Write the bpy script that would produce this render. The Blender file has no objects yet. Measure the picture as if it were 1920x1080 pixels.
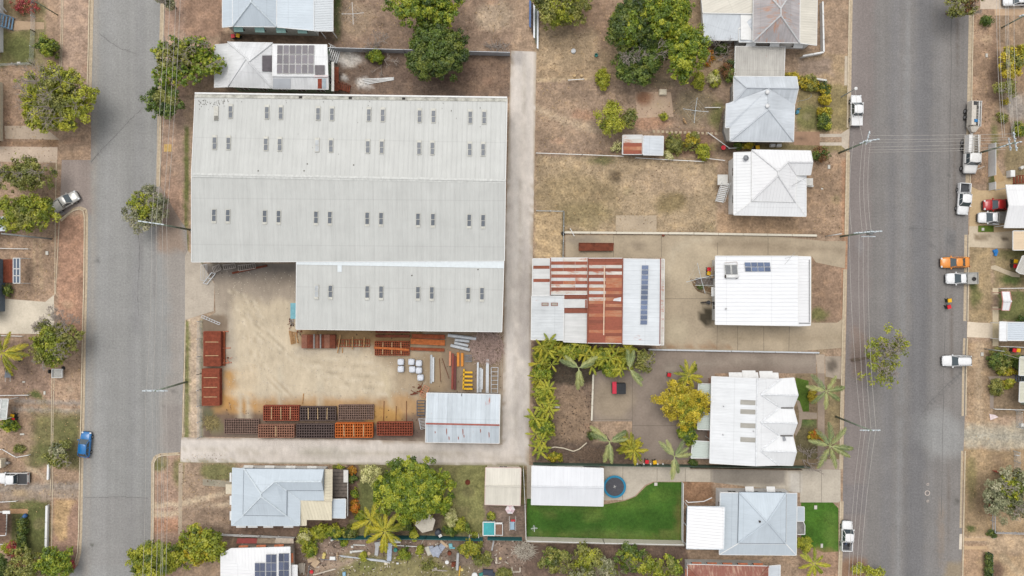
import bpy, bmesh, math, random
import numpy as np
from mathutils import Vector, Matrix
random.seed(7); RNG = np.random.default_rng(11)
SC = bpy.context.scene; COL = SC.collection
S = .09; HC = 115.0            # metres per photo pixel on the ground, flying height
# ---------------------------------------------------------------- camera, sky, sun, exposure
cam = bpy.data.cameras.new('camera'); cam.sensor_width = 36; cam.lens = 36*HC/(1920*S)
cam.clip_start = 1; cam.clip_end = 5000
co = bpy.data.objects.new('camera', cam); COL.objects.link(co); co.location = (0, 0, HC); SC.camera = co
SUN_EL = math.radians(70); SUN_AZ = math.radians(-20)      # azimuth from +y, clockwise
w = bpy.data.worlds.new('World'); SC.world = w; w.use_nodes = True
nt = w.node_tree; nt.nodes.clear()
sky = nt.nodes.new('ShaderNodeTexSky'); sky.sky_type = 'NISHITA'; sky.sun_disc = False
sky.sun_elevation = SUN_EL; sky.sun_rotation = SUN_AZ; sky.air_density = 1.0; sky.dust_density = 2.0
hs = nt.nodes.new('ShaderNodeHueSaturation'); hs.inputs['Saturation'].default_value = .12
bg = nt.nodes.new('ShaderNodeBackground'); bg.inputs['Strength'].default_value = .15
wo = nt.nodes.new('ShaderNodeOutputWorld')
nt.links.new(sky.outputs[0], hs.inputs['Color']); nt.links.new(hs.outputs[0], bg.inputs[0]); nt.links.new(bg.outputs[0], wo.inputs[0])
sl = bpy.data.lights.new('sun', 'SUN'); sl.energy = 1.0; sl.angle = math.radians(38); sl.color = (1, .95, .88)
so = bpy.data.objects.new('sun', sl); COL.objects.link(so)
sd = Vector((math.sin(SUN_AZ)*math.cos(SUN_EL), math.cos(SUN_AZ)*math.cos(SUN_EL), math.sin(SUN_EL)))
so.rotation_euler = sd.to_track_quat('Z', 'Y').to_euler(); so.location = sd*200
vs = SC.view_settings; vs.view_transform = 'Standard'; vs.look = 'None'; vs.exposure = .8; vs.gamma = 1
# ---------------------------------------------------------------- helpers
def P(px, py, h=0.):
    k = S*(HC-h)/HC
    return Vector(((px-960)*k, (540-py)*k, h))
def lin(c): c /= 255; return c/12.92 if c <= .04045 else ((c+.055)/1.055)**2.4
def C(r, g, b, k=.6): return (lin(r)*k, lin(g)*k, lin(b)*k)
def mix(a, b, t): return tuple(x*(1-t)+y*t for x, y in zip(a, b))
MATS = {}
class NB:
    """small node helper"""
    def __init__(s, name):
        s.m = bpy.data.materials.new(name); s.m.use_nodes = True; s.t = s.m.node_tree
        s.b = s.t.nodes['Principled BSDF']
    def n(s, typ, **kw):
        o = s.t.nodes.new('ShaderNode'+typ)
        for k, v in kw.items():
            if k.startswith('i_'): o.inputs[int(k[2:]) if k[2:].isdigit() else k[2:]].default_value = v
            else: setattr(o, k, v)
        return o
    def l(s, a, b): s.t.links.new(a, b)
    def math(s, op, a, b=0., c=0.):
        o = s.n('Math', operation=op)
        for i, x in enumerate((a, b, c)):
            if hasattr(x, 'is_output'): s.l(x, o.inputs[i])
            else: o.inputs[i].default_value = x
        return o.outputs[0]
    def noise(s, vec, scale, detail=3, rough=.55):
        o = s.n('TexNoise'); o.inputs['Scale'].default_value = scale; o.inputs['Detail'].default_value = detail
        o.inputs['Roughness'].default_value = rough
        if vec is not None: s.l(vec, o.inputs['Vector'])
        return o.outputs['Fac']
    def mr(s, v, a, b, c, d):
        o = s.n('MapRange'); s.l(v, o.inputs[0])
        for i, x in enumerate((a, b, c, d)): o.inputs[i+1].default_value = x
        return o.outputs[0]
    def mixc(s, f, a, b, mode='MIX'):
        o = s.n('Mix', data_type='RGBA', blend_type=mode)
        for sock, x in ((o.inputs[0], f), (o.inputs[6], a), (o.inputs[7], b)):
            if hasattr(x, 'is_output'): s.l(x, sock)
            else: sock.default_value = x if isinstance(x, float) else (*x, 1)
        return o.outputs[2]
    def pos(s): return s.n('NewGeometry').outputs['Position']
    def scale(s, vec, x, y, z):
        o = s.n('Mapping'); s.l(vec, o.inputs[0]); o.inputs['Scale'].default_value = (x, y, z); return o.outputs[0]
    def bump(s, h, st, d=.05):
        o = s.n('Bump'); o.inputs['Strength'].default_value = st; o.inputs['Distance'].default_value = d
        s.l(h, o.inputs['Height']); s.l(o.outputs[0], s.b.inputs['Normal'])
def mat(name, rgb=None, rough=.75, metal=0., var=.12, scale=2.5, bump=0., spec=.3):
    if name in MATS: return MATS[name]
    q = NB(name); p = q.pos()
    n1 = q.noise(p, scale, 4); n2 = q.noise(p, scale*7, 2)
    f = q.math('ADD', q.math('MULTIPLY', n1, .65), q.math('MULTIPLY', n2, .35))
    v = q.mr(f, .3, .7, 1-var*2, 1+var*2)
    c = q.mixc(1., rgb, v, 'MULTIPLY')
    q.l(c, q.b.inputs['Base Color']); q.b.inputs['Roughness'].default_value = rough; q.b.inputs['Metallic'].default_value = metal
    q.b.inputs['Specular IOR Level'].default_value = spec
    if bump: q.bump(n2, bump)
    MATS[name] = q.m; return q.m
def roofmat(name, rgb, rib=.76, ribs=.5, var=.05, rust=0., rustc=(.20, .055, .025), dirt=.12, rough=.45, seed=0.):
    """sheet-metal roofing: ribs and sheets follow the UV of each slope"""
    if name in MATS: return MATS[name]
    q = NB(name); uv = q.n('UVMap').outputs[0]; sx = q.n('SeparateXYZ'); q.l(uv, sx.inputs[0]); u = sx.outputs[0]; v = sx.outputs[1]
    p = q.pos()
    sheet = q.math('FLOOR', q.math('DIVIDE', u, .78))
    wn = q.n('TexWhiteNoise', noise_dimensions='1D'); q.l(q.math('ADD', sheet, seed), wn.inputs['W'])
    tone = q.mr(wn.outputs[0], 0, 1, 1-var, 1+var)
    streak = q.noise(q.scale(uv, 2.2, .16, 1), 1.6, 4, .6); blot = q.noise(p, .35, 5, .6)
    tone = q.math('MULTIPLY', tone, q.mr(streak, .3, .75, 1+dirt*.3, 1-dirt)); tone = q.math('MULTIPLY', tone, q.mr(blot, .3, .75, 1+dirt*.4, 1-dirt))
    lap = q.mr(q.math('ABSOLUTE', q.math('SUBTRACT', q.math('FRACT', q.math('DIVIDE', v, 7.3)), .5)), .487, .495, 1, .9)
    tone = q.math('MULTIPLY', tone, lap); col = q.mixc(1., rgb, tone, 'MULTIPLY')
    if rust > 0:
        rn = q.noise(q.scale(uv, 3.2, .5, 1), 1.1, 6, .68)
        rn2 = q.noise(p, .45, 3)
        rf = q.math('ADD', q.math('MULTIPLY', rn, .62), q.math('MULTIPLY', rn2, .38))
        m = q.mr(rf, .62-rust*.3, .68-rust*.3+.03, 0, 1)
        rc = q.mixc(q.noise(p, 3.5, 4), rustc, tuple(x*1.7 for x in rustc))
        col = q.mixc(q.math('MULTIPLY', m, .92), col, rc)
    q.l(col, q.b.inputs['Base Color']); q.b.inputs['Roughness'].default_value = rough; q.b.inputs['Specular IOR Level'].default_value = .35
    fr = q.math('FRACT', q.math('DIVIDE', u, rib)); rid = q.math('ABSOLUTE', q.math('SUBTRACT', fr, .5))
    h = q.mr(rid, .36, .46, 0, 1)
    q.bump(h, ribs, .05)
    MATS[name] = q.m; return q.m
def leafmat(name, cols, trans=.25):
    if name in MATS: return MATS[name]
    q = NB(name); a = q.n('Attribute', attribute_name='tint').outputs['Fac']
    r = q.n('ValToRGB'); q.l(a, r.inputs[0]); el = r.color_ramp.elements
    while len(el) < len(cols): el.new(.5)
    for i, c in enumerate(cols): el[i].position = i/(len(cols)-1); el[i].color = (*c, 1)
    q.t.nodes.remove(q.b); d = q.n('BsdfDiffuse'); tr = q.n('BsdfTranslucent'); g = q.n('BsdfGlossy'); g.inputs['Roughness'].default_value = .5
    q.l(r.outputs[0], d.inputs[0]); q.l(r.outputs[0], tr.inputs[0])
    mx = q.n('MixShader'); mx.inputs[0].default_value = trans; q.l(d.outputs[0], mx.inputs[1]); q.l(tr.outputs[0], mx.inputs[2])
    m2 = q.n('MixShader'); m2.inputs[0].default_value = .035; q.l(mx.outputs[0], m2.inputs[1]); q.l(g.outputs[0], m2.inputs[2])
    q.l(m2.outputs[0], q.t.nodes['Material Output'].inputs[0])
    MATS[name] = q.m; return q.m
def glass(name='window_glass', rgb=(.02, .025, .03), rough=.08):
    if name in MATS: return MATS[name]
    q = NB(name); q.b.inputs['Base Color'].default_value = (*rgb, 1); q.b.inputs['Roughness'].default_value = rough
    q.b.inputs['Specular IOR Level'].default_value = .7
    MATS[name] = q.m; return q.m
def tag(o, label, cat, group=None):
    o['label'] = label; o['category'] = cat
    if group: o['group'] = group
    return o
ORG = {}
def thing(name, label, cat, loc, group=None, rz=0.):
    o = bpy.data.objects.new(name, None); COL.objects.link(o); o.location = loc; o.rotation_euler = (0, 0, rz)
    o.empty_display_size = .3; ORG[o.name] = Vector(loc); return tag(o, label, cat, group)
class MB:
    def __init__(s): s.v = []; s.f = []
    def add(s, vs, fs):
        b = len(s.v); s.v += [tuple(x) for x in vs]; s.f += [tuple(b+i for i in f) for f in fs]; return s
    HX = [(0, 3, 2, 1), (4, 5, 6, 7), (0, 1, 5, 4), (1, 2, 6, 5), (2, 3, 7, 6), (3, 0, 4, 7)]
    def hexa(s, p): return s.add(p, MB.HX)
    def box(s, x, y, z, sx, sy, sz, rz=0.):
        c, n = math.cos(rz), math.sin(rz); q = []
        for dz in (-.5, .5):
            for dx, dy in ((-.5, -.5), (.5, -.5), (.5, .5), (-.5, .5)):
                a, b = dx*sx, dy*sy; q.append((x+a*c-b*n, y+a*n+b*c, z+dz*sz))
        return s.hexa(q)
    def beam(s, p, q, w, h=None):
        p, q = Vector(p), Vector(q); h = h or w; d = (q-p)
        if d.length < 1e-6: return s
        d.normalize(); sd_ = d.cross(Vector((0, 0, 1)))
        if sd_.length < 1e-3: sd_ = Vector((1, 0, 0))
        sd_.normalize(); up = sd_.cross(d)
        r = []
        for b in (-.5, .5):
            r += [p-sd_*w/2+up*h*b, p+sd_*w/2+up*h*b, q+sd_*w/2+up*h*b, q-sd_*w/2+up*h*b]
        return s.hexa(r)
    def tube(s, p, q, r0, r1=None, n=6, cap=True):
        p, q = Vector(p), Vector(q); r1 = r0 if r1 is None else r1; d = (q-p)
        if d.length < 1e-6: return s
        d.normalize(); a = d.cross(Vector((0, 0, 1)))
        if a.length < 1e-3: a = Vector((1, 0, 0))
        a.normalize(); b = d.cross(a); vs = []
        for o, r in ((p, r0), (q, r1)):
            for i in range(n):
                t = 2*math.pi*i/n; vs.append(o+a*math.cos(t)*r+b*math.sin(t)*r)
        fs = [(i, (i+1) % n, n+(i+1) % n, n+i) for i in range(n)]
        if cap: fs += [tuple(range(n-1, -1, -1)), tuple(range(n, 2*n))]
        return s.add(vs, fs)
    def path(s, pts, r, n=6):
        for a, b in zip(pts, pts[1:]): s.tube(a, b, r, r, n)
        return s
    def cyl(s, c, r, h, n=16, r1=None):
        c = Vector(c); return s.tube(c, c+Vector((0, 0, h)), r, r if r1 is None else r1, n)
    def prism(s, pts, z0, z1):
        n = len(pts); ar = sum(pts[i][0]*pts[(i+1) % n][1]-pts[(i+1) % n][0]*pts[i][1] for i in range(n))
        if ar < 0: pts = pts[::-1]
        vs = [(p[0], p[1], z0) for p in pts]+[(p[0], p[1], z1) for p in pts]
        return s.add(vs, [tuple(range(n-1, -1, -1)), tuple(range(n, 2*n))]+[(i, (i+1) % n, n+(i+1) % n, n+i) for i in range(n)])
    def lathe(s, c, prof, n=16, cap=True):
        vs = []; m = len(prof)
        for r, z in prof:
            for i in range(n):
                t = 2*math.pi*i/n; vs.append((c[0]+r*math.cos(t), c[1]+r*math.sin(t), c[2]+z))
        fs = [(j*n+i, j*n+(i+1) % n, (j+1)*n+(i+1) % n, (j+1)*n+i) for j in range(m-1) for i in range(n)]
        return s.add(vs, fs+([tuple(range(n-1, -1, -1)), tuple((m-1)*n+i for i in range(n))] if cap else [(j*0+(m-1)*n+i, (m-1)*n+(i+1) % n, (i+1) % n, i) for j in (0,) for i in range(n)]))
    def build(s, name, m, parent=None, smooth=False, local=False):
        me = bpy.data.meshes.new(name); vs = np.array(s.v, float)
        if parent is None:
            o0 = Vector(((vs[:, 0].min()+vs[:, 0].max())/2, (vs[:, 1].min()+vs[:, 1].max())/2, vs[:, 2].min()))
            vs = vs-np.array(o0)
        elif not local:
            vs = vs-np.array(wloc(parent))
        me.from_pydata(vs.tolist(), [], s.f); me.validate()
        if m: me.materials.append(m)
        if smooth: me.polygons.foreach_set('use_smooth', [True]*len(me.polygons))
        o = bpy.data.objects.new(name, me); COL.objects.link(o)
        if parent is None: o.location = o0
        else: o.parent = parent
        return o
def wloc(o):
    v = Vector((0, 0, 0))
    while o is not None: v += o.location; o = o.parent
    return v
def copy_tree(o, parent=None):
    c = o.copy(); COL.objects.link(c); c.parent = parent
    for ch in o.children: copy_tree(ch, c)
    return c
def meshobj(name, me, m, parent=None, loc=(0, 0, 0)):
    if m and not me.materials: me.materials.append(m)
    o = bpy.data.objects.new(name, me); COL.objects.link(o); o.location = loc; o.parent = parent; return o
# value noise for painting earth and grass colours
_NT = RNG.random((256, 256))
def vnoise(x, y, s):
    x = x/s; y = y/s; xi = np.floor(x).astype(int); yi = np.floor(y).astype(int); fx = x-xi; fy = y-yi
    fx = fx*fx*(3-2*fx); fy = fy*fy*(3-2*fy); g = lambda a, b: _NT[a & 255, b & 255]
    return (g(xi, yi)*(1-fx)+g(xi+1, yi)*fx)*(1-fy)+(g(xi, yi+1)*(1-fx)+g(xi+1, yi+1)*fx)*fy
def fbm(x, y, s): return .5*vnoise(x, y, s)+.3*vnoise(x+37, y+11, s/2.3)+.2*vnoise(x+71, y+53, s/5.1)
def sdist(x, y, poly):
    d = np.full(x.shape, 1e9); ins = np.zeros(x.shape, bool); n = len(poly)
    for i in range(n):
        ax, ay = poly[i]; bx, by = poly[(i+1) % n]; ex, ey = bx-ax, by-ay
        t = np.clip(((x-ax)*ex+(y-ay)*ey)/(ex*ex+ey*ey+1e-9), 0, 1)
        d = np.minimum(d, np.hypot(x-ax-t*ex, y-ay-t*ey))
        if ay != by:
            c = ((ay > y) != (by > y)) & (x < (bx-ax)*(y-ay)/(by-ay)+ax); ins ^= c
    return np.where(ins, d, -d)
def pdist(x, y, pts):
    d = np.full(x.shape, 1e9)
    for (ax, ay), (bx, by) in zip(pts, pts[1:]):
        ex, ey = bx-ax, by-ay; t = np.clip(((x-ax)*ex+(y-ay)*ey)/(ex*ex+ey*ey+1e-9), 0, 1)
        d = np.minimum(d, np.hypot(x-ax-t*ex, y-ay-t*ey))
    return d
def paint(x, y, base, feats):
    """x,y: photo-plane pixels. feats: ('p',poly,col,soft,amp,alpha) area | ('l',pts,width,col,soft,amp,alpha) band | ('e',cx,cy,rx,ry,col,soft,amp,alpha)"""
    c = np.empty((len(x), 3)); c[:] = base
    for f in feats:
        if f[0] == 'p': _, poly, col, soft, amp, al = f; q = np.array(poly); mg = soft+amp
        elif f[0] == 'l': _, pts, wd, col, soft, amp, al = f; q = np.array(pts); mg = wd+soft+amp
        else: _, cx, cy, rx, ry, col, soft, amp, al = f; q = np.array([(cx-rx, cy-ry), (cx+rx, cy+ry)]); mg = soft+amp
        k = np.nonzero((x > q[:, 0].min()-mg) & (x < q[:, 0].max()+mg) & (y > q[:, 1].min()-mg) & (y < q[:, 1].max()+mg))[0]
        if not len(k): continue
        X, Y = x[k], y[k]
        if f[0] == 'p': d = sdist(X, Y, poly)
        elif f[0] == 'l': d = wd/2-pdist(X, Y, pts)
        else: d = (1-np.hypot((X-cx)/rx, (Y-cy)/ry))*min(rx, ry)
        d = d+(fbm(X+len(q)*13, Y, max(6, amp*2.2))-.5)*2*amp
        m = np.clip((d+soft)/(2*soft+1e-6), 0, 1); m = (m*m*(3-2*m)*al)[:, None]
        c[k] = c[k]*(1-m)+np.array(col)*m
    return c
def setcol(me, cols):
    a = me.color_attributes.new('Col', 'FLOAT_COLOR', 'POINT'); buf = np.ones((len(cols), 4), np.float32); buf[:, :3] = cols
    a.data.foreach_set('color', buf.ravel())
# ---------------------------------------------------------------- ground, roads, paving
def surfmat(name, kind):
    if name in MATS: return MATS[name]
    q = NB(name); p = q.pos(); col = q.n('Attribute', attribute_name='Col').outputs['Color']
    if kind == 'grass':
        hsv = q.n('HueSaturation'); hsv.inputs['Saturation'].default_value = .82; q.l(col, hsv.inputs['Color']); col = hsv.outputs[0]
        a = q.noise(p, .15, 5, .65); b = q.noise(p, .75, 6, .72); c = q.noise(p, 2.8, 3, .75)
        v = q.math('MULTIPLY', q.math('MULTIPLY', q.mr(a, .3, .7, .74, 1.24), q.mr(b, .3, .7, .66, 1.34)), q.mr(c, .32, .68, .72, 1.3))
        col = q.mixc(1., col, v, 'MULTIPLY')
        h = q.math('MULTIPLY', q.mr(q.noise(p, .6, 3), .5, .75, 0, 1), .55)
        col = q.mixc(h, col, q.mixc(1., col, (1.3, 1.24, 1.12), 'MULTIPLY'))
        sp = q.mr(q.noise(p, 2.6, 4, .8), .62, .7, 0, 1)
        col = q.mixc(q.math('MULTIPLY', sp, .45), col, q.mixc(1., col, (.5, .5, .5), 'MULTIPLY'))
        q.bump(c, .6, .08); rough = .95
    elif kind == 'lawn':
        a = q.noise(p, .3, 4, .6); b = q.noise(p, 2.2, 4, .7); c = q.noise(p, 8, 3, .7)
        f = q.math('ADD', q.math('ADD', q.math('MULTIPLY', a, .35), q.math('MULTIPLY', b, .35)), q.math('MULTIPLY', c, .3))
        col = q.mixc(1., col, q.mr(f, .36, .64, .55, 1.5), 'MULTIPLY')
        col = q.mixc(q.math('MULTIPLY', q.mr(q.noise(p, .5, 4), .5, .7, 0, 1), .4), col, q.mixc(1., col, (1.3, 1.12, .9), 'MULTIPLY'))
        q.bump(c, .7, .06); rough = .95
    elif kind == 'concrete':
        a = q.noise(p, .25, 5, .65); b = q.noise(p, 3, 4, .6)
        f = q.math('ADD', q.math('MULTIPLY', a, .65), q.math('MULTIPLY', b, .35))
        col = q.mixc(1., col, q.mr(f, .32, .68, .76, 1.22), 'MULTIPLY')
        st = q.mr(q.noise(p, .9, 5, .7), .6, .72, 0, 1)
        col = q.mixc(q.math('MULTIPLY', st, .28), col, q.mixc(1., col, (.6, .56, .5), 'MULTIPLY'))
        q.bump(b, .15, .02); rough = .9
    elif kind == 'dirt':
        a = q.noise(p, .3, 5, .65); b = q.noise(q.scale(p, 1, .35, 1), 1.2, 5, .65); c = q.noise(p, 6, 3)
        f = q.math('ADD', q.math('ADD', q.math('MULTIPLY', a, .4), q.math('MULTIPLY', b, .4)), q.math('MULTIPLY', c, .2))
        col = q.mixc(1., col, q.mr(f, .33, .67, .76, 1.22), 'MULTIPLY'); q.bump(b, .3, .05); rough = .95
    else:
        s = q.noise(q.scale(p, 1, .02, 1), .55, 4, .6); b = q.noise(p, .35, 5, .6); c = q.noise(p, 6, 3, .7)
        f = q.math('ADD', q.math('ADD', q.math('MULTIPLY', s, .45), q.math('MULTIPLY', b, .25)), q.math('MULTIPLY', c, .3))
        col = q.mixc(1., col, q.mr(f, .34, .66, .8, 1.2), 'MULTIPLY'); col = q.mixc(1., col, q.mr(q.noise(p, 3.2, 3, .85), .3, .7, .8, 1.2), 'MULTIPLY'); q.bump(c, .25, .02); rough = .88
    q.l(col, q.b.inputs['Base Color']); q.b.inputs['Roughness'].default_value = rough; q.b.inputs['Specular IOR Level'].default_value = .15
    MATS[name] = q.m; return q.m
G_GRASS = surfmat('dry_grass_and_earth', 'grass'); G_LAWN = surfmat('mown_lawn', 'lawn'); G_CONC = surfmat('weathered_concrete', 'concrete')
G_DIRT = surfmat('yard_dirt', 'dirt'); G_ASPH = surfmat('worn_asphalt', 'asphalt')
def sheet(name, poly, z, m, base, feats=(), d=.9, kind='structure'):
    bm = bmesh.new(); f = bm.faces.new([bm.verts.new(P(x, y, 0)) for x, y in poly])
    if f.normal.z < 0 or True:
        bm.normal_update()
        if f.normal.z < 0: f.normal_flip()
    xs = [v.co.x for v in bm.verts]; ys = [v.co.y for v in bm.verts]
    for ax, lo, hi in ((0, min(xs), max(xs)), (1, min(ys), max(ys))):
        n = int((hi-lo)/d)
        for i in range(1, n+1):
            c = lo+(hi-lo)*i/(n+1); co_ = [0, 0, 0]; no = [0, 0, 0]; co_[ax] = c; no[ax] = 1
            bmesh.ops.bisect_plane(bm, geom=bm.verts[:]+bm.edges[:]+bm.faces[:], plane_co=co_, plane_no=no)
    me = bpy.data.meshes.new(name); bm.to_mesh(me); bm.free()
    v = np.empty(len(me.vertices)*3); me.vertices.foreach_get('co', v); v = v.reshape(-1, 3)
    setcol(me, paint(v[:, 0]/S+960, 540-v[:, 1]/S, base, feats))
    o = meshobj(name, me, m, None, (0, 0, z)); o['kind'] = kind; return o
DRY = C(172, 142, 112); STRAW = C(188, 160, 120); BRN = C(142, 110, 85); RED = C(178, 128, 92); DKB = C(112, 90, 74)
GRN = C(98, 104, 48); GRN2 = C(126, 122, 66); SAND = C(214, 196, 164); ORG_ = C(190, 142, 74); GREY = C(160, 148, 136); TAN = C(196, 172, 138)
GR = []
def A(poly, col, soft=4, amp=6, al=1.): GR.append(('p', poly, col, soft, amp, al))
def B(pts, wd, col, soft=3, amp=3, al=1.): GR.append(('l', pts, wd, col, soft, amp, al))
def EL(cx, cy, rx, ry, col, soft=8, amp=8, al=1.): GR.append(('e', cx, cy, rx, ry, col, soft, amp, al))
def rect(a, b, c, d): return [(a, b), (c, b), (c, d), (a, d)]
# left-hand verges and yards
A(rect(-200, -200, 172, 1300), C(170, 138, 108)); A(rect(113, -100, 172, 175), C(182, 150, 124)); A(rect(108, 405, 158, 640), C(176, 130, 98))
A(rect(0, 55, 66, 122), GRN2, 4, 8); EL(40, 95, 26, 22, GRN, 6, 10, .8); EL(35, 12, 40, 25, C(140, 120, 80)); EL(75, 60, 12, 70, GRN2, 5, 8, .7)
A(rect(0, 262, 108, 274), C(150, 115, 80)); EL(40, 220, 60, 45, C(160, 128, 100), 10, 12); A(rect(5, 200, 24, 300), BRN, 4, 6, .7)
B([(75, 450), (78, 540)], 5, STRAW, 2, 2, .6); B([(64, 450), (66, 540)], 4, STRAW, 2, 2, .6)
A(rect(0, 640, 100, 745), C(150, 120, 98), 6, 10); B([(30, 752), (155, 756)], 8, GREY, 3, 3, .8); B([(28, 767), (155, 772)], 8, GREY, 3, 3, .8)
A(rect(60, 775, 150, 872), GRN2, 14, 18, .9); EL(75, 850, 30, 22, GRN, 9, 12, .7); EL(128, 810, 26, 36, GRN, 12, 14, .5); EL(68, 740, 12, 8, GRN, 4, 6)
A(rect(0, 905, 148, 942), C(168, 146, 124), 6, 6); B([(0, 917), (150, 910)], 10, GREY, 4, 4, .7); EL(38, 925, 14, 7, STRAW, 4, 4)
B([(55, 880), (80, 890), (92, 905)], 8, TAN, 4, 4, .7); A(rect(98, 935, 152, 1060), C(168, 130, 104), 4, 6)
A([(104, 938), (144, 938), (134, 950), (126, 975), (125, 1010), (112, 1015), (103, 1000), (100, 960)], C(200, 160, 102), 4, 3)
A(rect(20, 940, 92, 1040), GRN2, 4, 6); EL(60, 990, 34, 48, GRN, 8, 12, .85); A(rect(0, 958, 20, 1020), BRN)
# right verge of the left street
A(rect(302, -100, 350, 60), C(176, 140, 114)); A(rect(345, -100, 420, 70), C(165, 128, 100)); A(rect(298, 60, 345, 360), C(172, 140, 114)); EL(330, 160, 40, 20, BRN, 8, 8, .6)
EL(325, 400, 22, 60, C(178, 140, 112), 8, 8); B([(350, 240), (349, 470)], 8, C(110, 112, 52), 3, 4); EL(370, 507, 14, 18, C(92, 110, 44), 4, 4)
A(rect(340, 590, 382, 830), C(198, 172, 142), 4, 3); B([(351, 605), (350, 820)], 9, C(128, 128, 66), 3, 3); B([(379, 600), (378, 820)], 9, C(150, 140, 110), 3, 5)
A(rect(286, 852, 338, 1300), C(172, 138, 112), 3, 4); EL(300, 868, 14, 16, GRN2, 5, 5); EL(335, 885, 10, 30, GRN2, 5, 6, .8); A(rect(345, 868, 436, 1000), C(168, 140, 112), 4, 4); EL(410, 885, 36, 18, C(124, 120, 68), 6, 6)
B([(286, 948), (340, 945), (430, 922)], 9, C(206, 182, 148), 4, 4, .85); B([(286, 966), (340, 962), (432, 944)], 9, C(206, 182, 148), 4, 4, .85); A(rect(286, 972, 338, 1000), RED, 5, 5)
A(rect(338, 950, 440, 1010), C(164, 136, 110), 5, 5)
# houses at the top
A(rect(410, 60, 650, 95), C(126, 100, 78)); A(rect(625, -60, 960, 92), C(150, 122, 98)); EL(633, 25, 8, 45, C(96, 108, 50), 4, 5); EL(665, 35, 35, 35, C(168, 142, 112), 10, 10, .8); EL(930, 30, 35, 30, C(170, 146, 118), 10, 10)
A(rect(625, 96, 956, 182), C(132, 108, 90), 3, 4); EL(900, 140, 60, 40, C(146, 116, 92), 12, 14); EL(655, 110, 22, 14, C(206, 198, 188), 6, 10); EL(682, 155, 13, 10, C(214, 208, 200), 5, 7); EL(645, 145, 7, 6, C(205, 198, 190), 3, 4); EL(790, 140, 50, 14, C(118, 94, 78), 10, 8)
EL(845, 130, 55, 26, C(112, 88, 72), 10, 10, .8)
# yards between the lane and the right-hand street
A(rect(1004, -60, 1350, 150), C(166, 138, 102), 4, 6); EL(1120, 40, 60, 60, C(150, 118, 92), 14, 16, .8); EL(1065, 90, 60, 40, C(178, 150, 112), 12, 14)
A(rect(1004, 150, 1360, 290), C(160, 132, 106), 4, 6); EL(1050, 220, 50, 50, C(172, 142, 112), 14, 16); B([(1005, 150), (1110, 147)], 6, STRAW, 2, 3); EL(1095, 215, 20, 10, RED, 5, 8, .6); EL(1220, 230, 40, 14, RED, 6, 8, .7); EL(1235, 155, 35, 10, C(130, 112, 84), 6, 6)
EL(1300, 200, 45, 35, C(140, 124, 92), 12, 14, .8); EL(1345, 215, 15, 25, GRN2, 6, 8); A(rect(1240, 245, 1340, 300), C(140, 106, 80), 6, 6); B([(1005, 205), (1080, 235), (1150, 245)], 14, TAN, 5, 6, .5)
A(rect(1004, 292, 1345, 436), C(176, 150, 112), 4, 6); EL(1080, 370, 70, 45, C(160, 136, 92), 16, 20, .8); EL(1240, 340, 70, 30, C(182, 154, 118), 14, 18); EL(1130, 300, 30, 8, C(126, 118, 72), 5, 6); EL(1260, 380, 30, 20, C(150, 128, 82), 8, 10); EL(1155, 330, 12, 10, C(120, 100, 72), 5, 5)
EL(1100, 405, 60, 25, C(146, 128, 82), 10, 12, .7); B([(1100, 285), (1340, 300)], 8, BRN, 3, 4, .6)
A(rect(1003, 397, 1055, 484), C(202, 170, 120), 3, 3); B([(1056, 397), (1055, 484)], 4, C(120, 108, 80), 2, 3)
A(rect(1345, 400, 1590, 440), C(184, 148, 108), 4, 5); EL(1560, 430, 22, 12, C(140, 105, 72), 5, 6); A(rect(1495, 100, 1596, 250), C(178, 148, 108), 3, 4); A(rect(1495, 108, 1560, 140), C(150, 128, 112), 6, 8, .8)
A(rect(1495, 160, 1592, 246), C(150, 132, 82), 4, 6); EL(1515, 220, 25, 25, C(128, 124, 66), 8, 10); A(rect(1330, 268, 1590, 284), C(140, 124, 78), 4, 5); A(rect(1500, 290, 1585, 440), C(166, 134, 102), 4, 6); A(rect(1340, 270, 1420, 290), C(120, 98, 74), 4, 4)
A(rect(1520, 480, 1584, 605), C(156, 124, 96), 2, 2); EL(1535, 590, 20, 12, GRN2, 5, 6); A(rect(1578, 300, 1594, 620), C(176, 126, 84), 3, 3, .8)
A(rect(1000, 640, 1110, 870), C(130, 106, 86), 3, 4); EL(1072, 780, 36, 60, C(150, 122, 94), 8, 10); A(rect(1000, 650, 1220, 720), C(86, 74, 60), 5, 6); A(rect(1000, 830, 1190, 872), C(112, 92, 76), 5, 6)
A(rect(1490, 700, 1580, 880), C(140, 118, 84), 3, 4); EL(1565, 760, 14, 40, C(150, 130, 86), 5, 6); A(rect(1500, 1030, 1576, 1200), C(168, 132, 102), 4, 5)
A(rect(1280, 900, 1336, 945), C(156, 114, 76), 3, 4)
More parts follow.
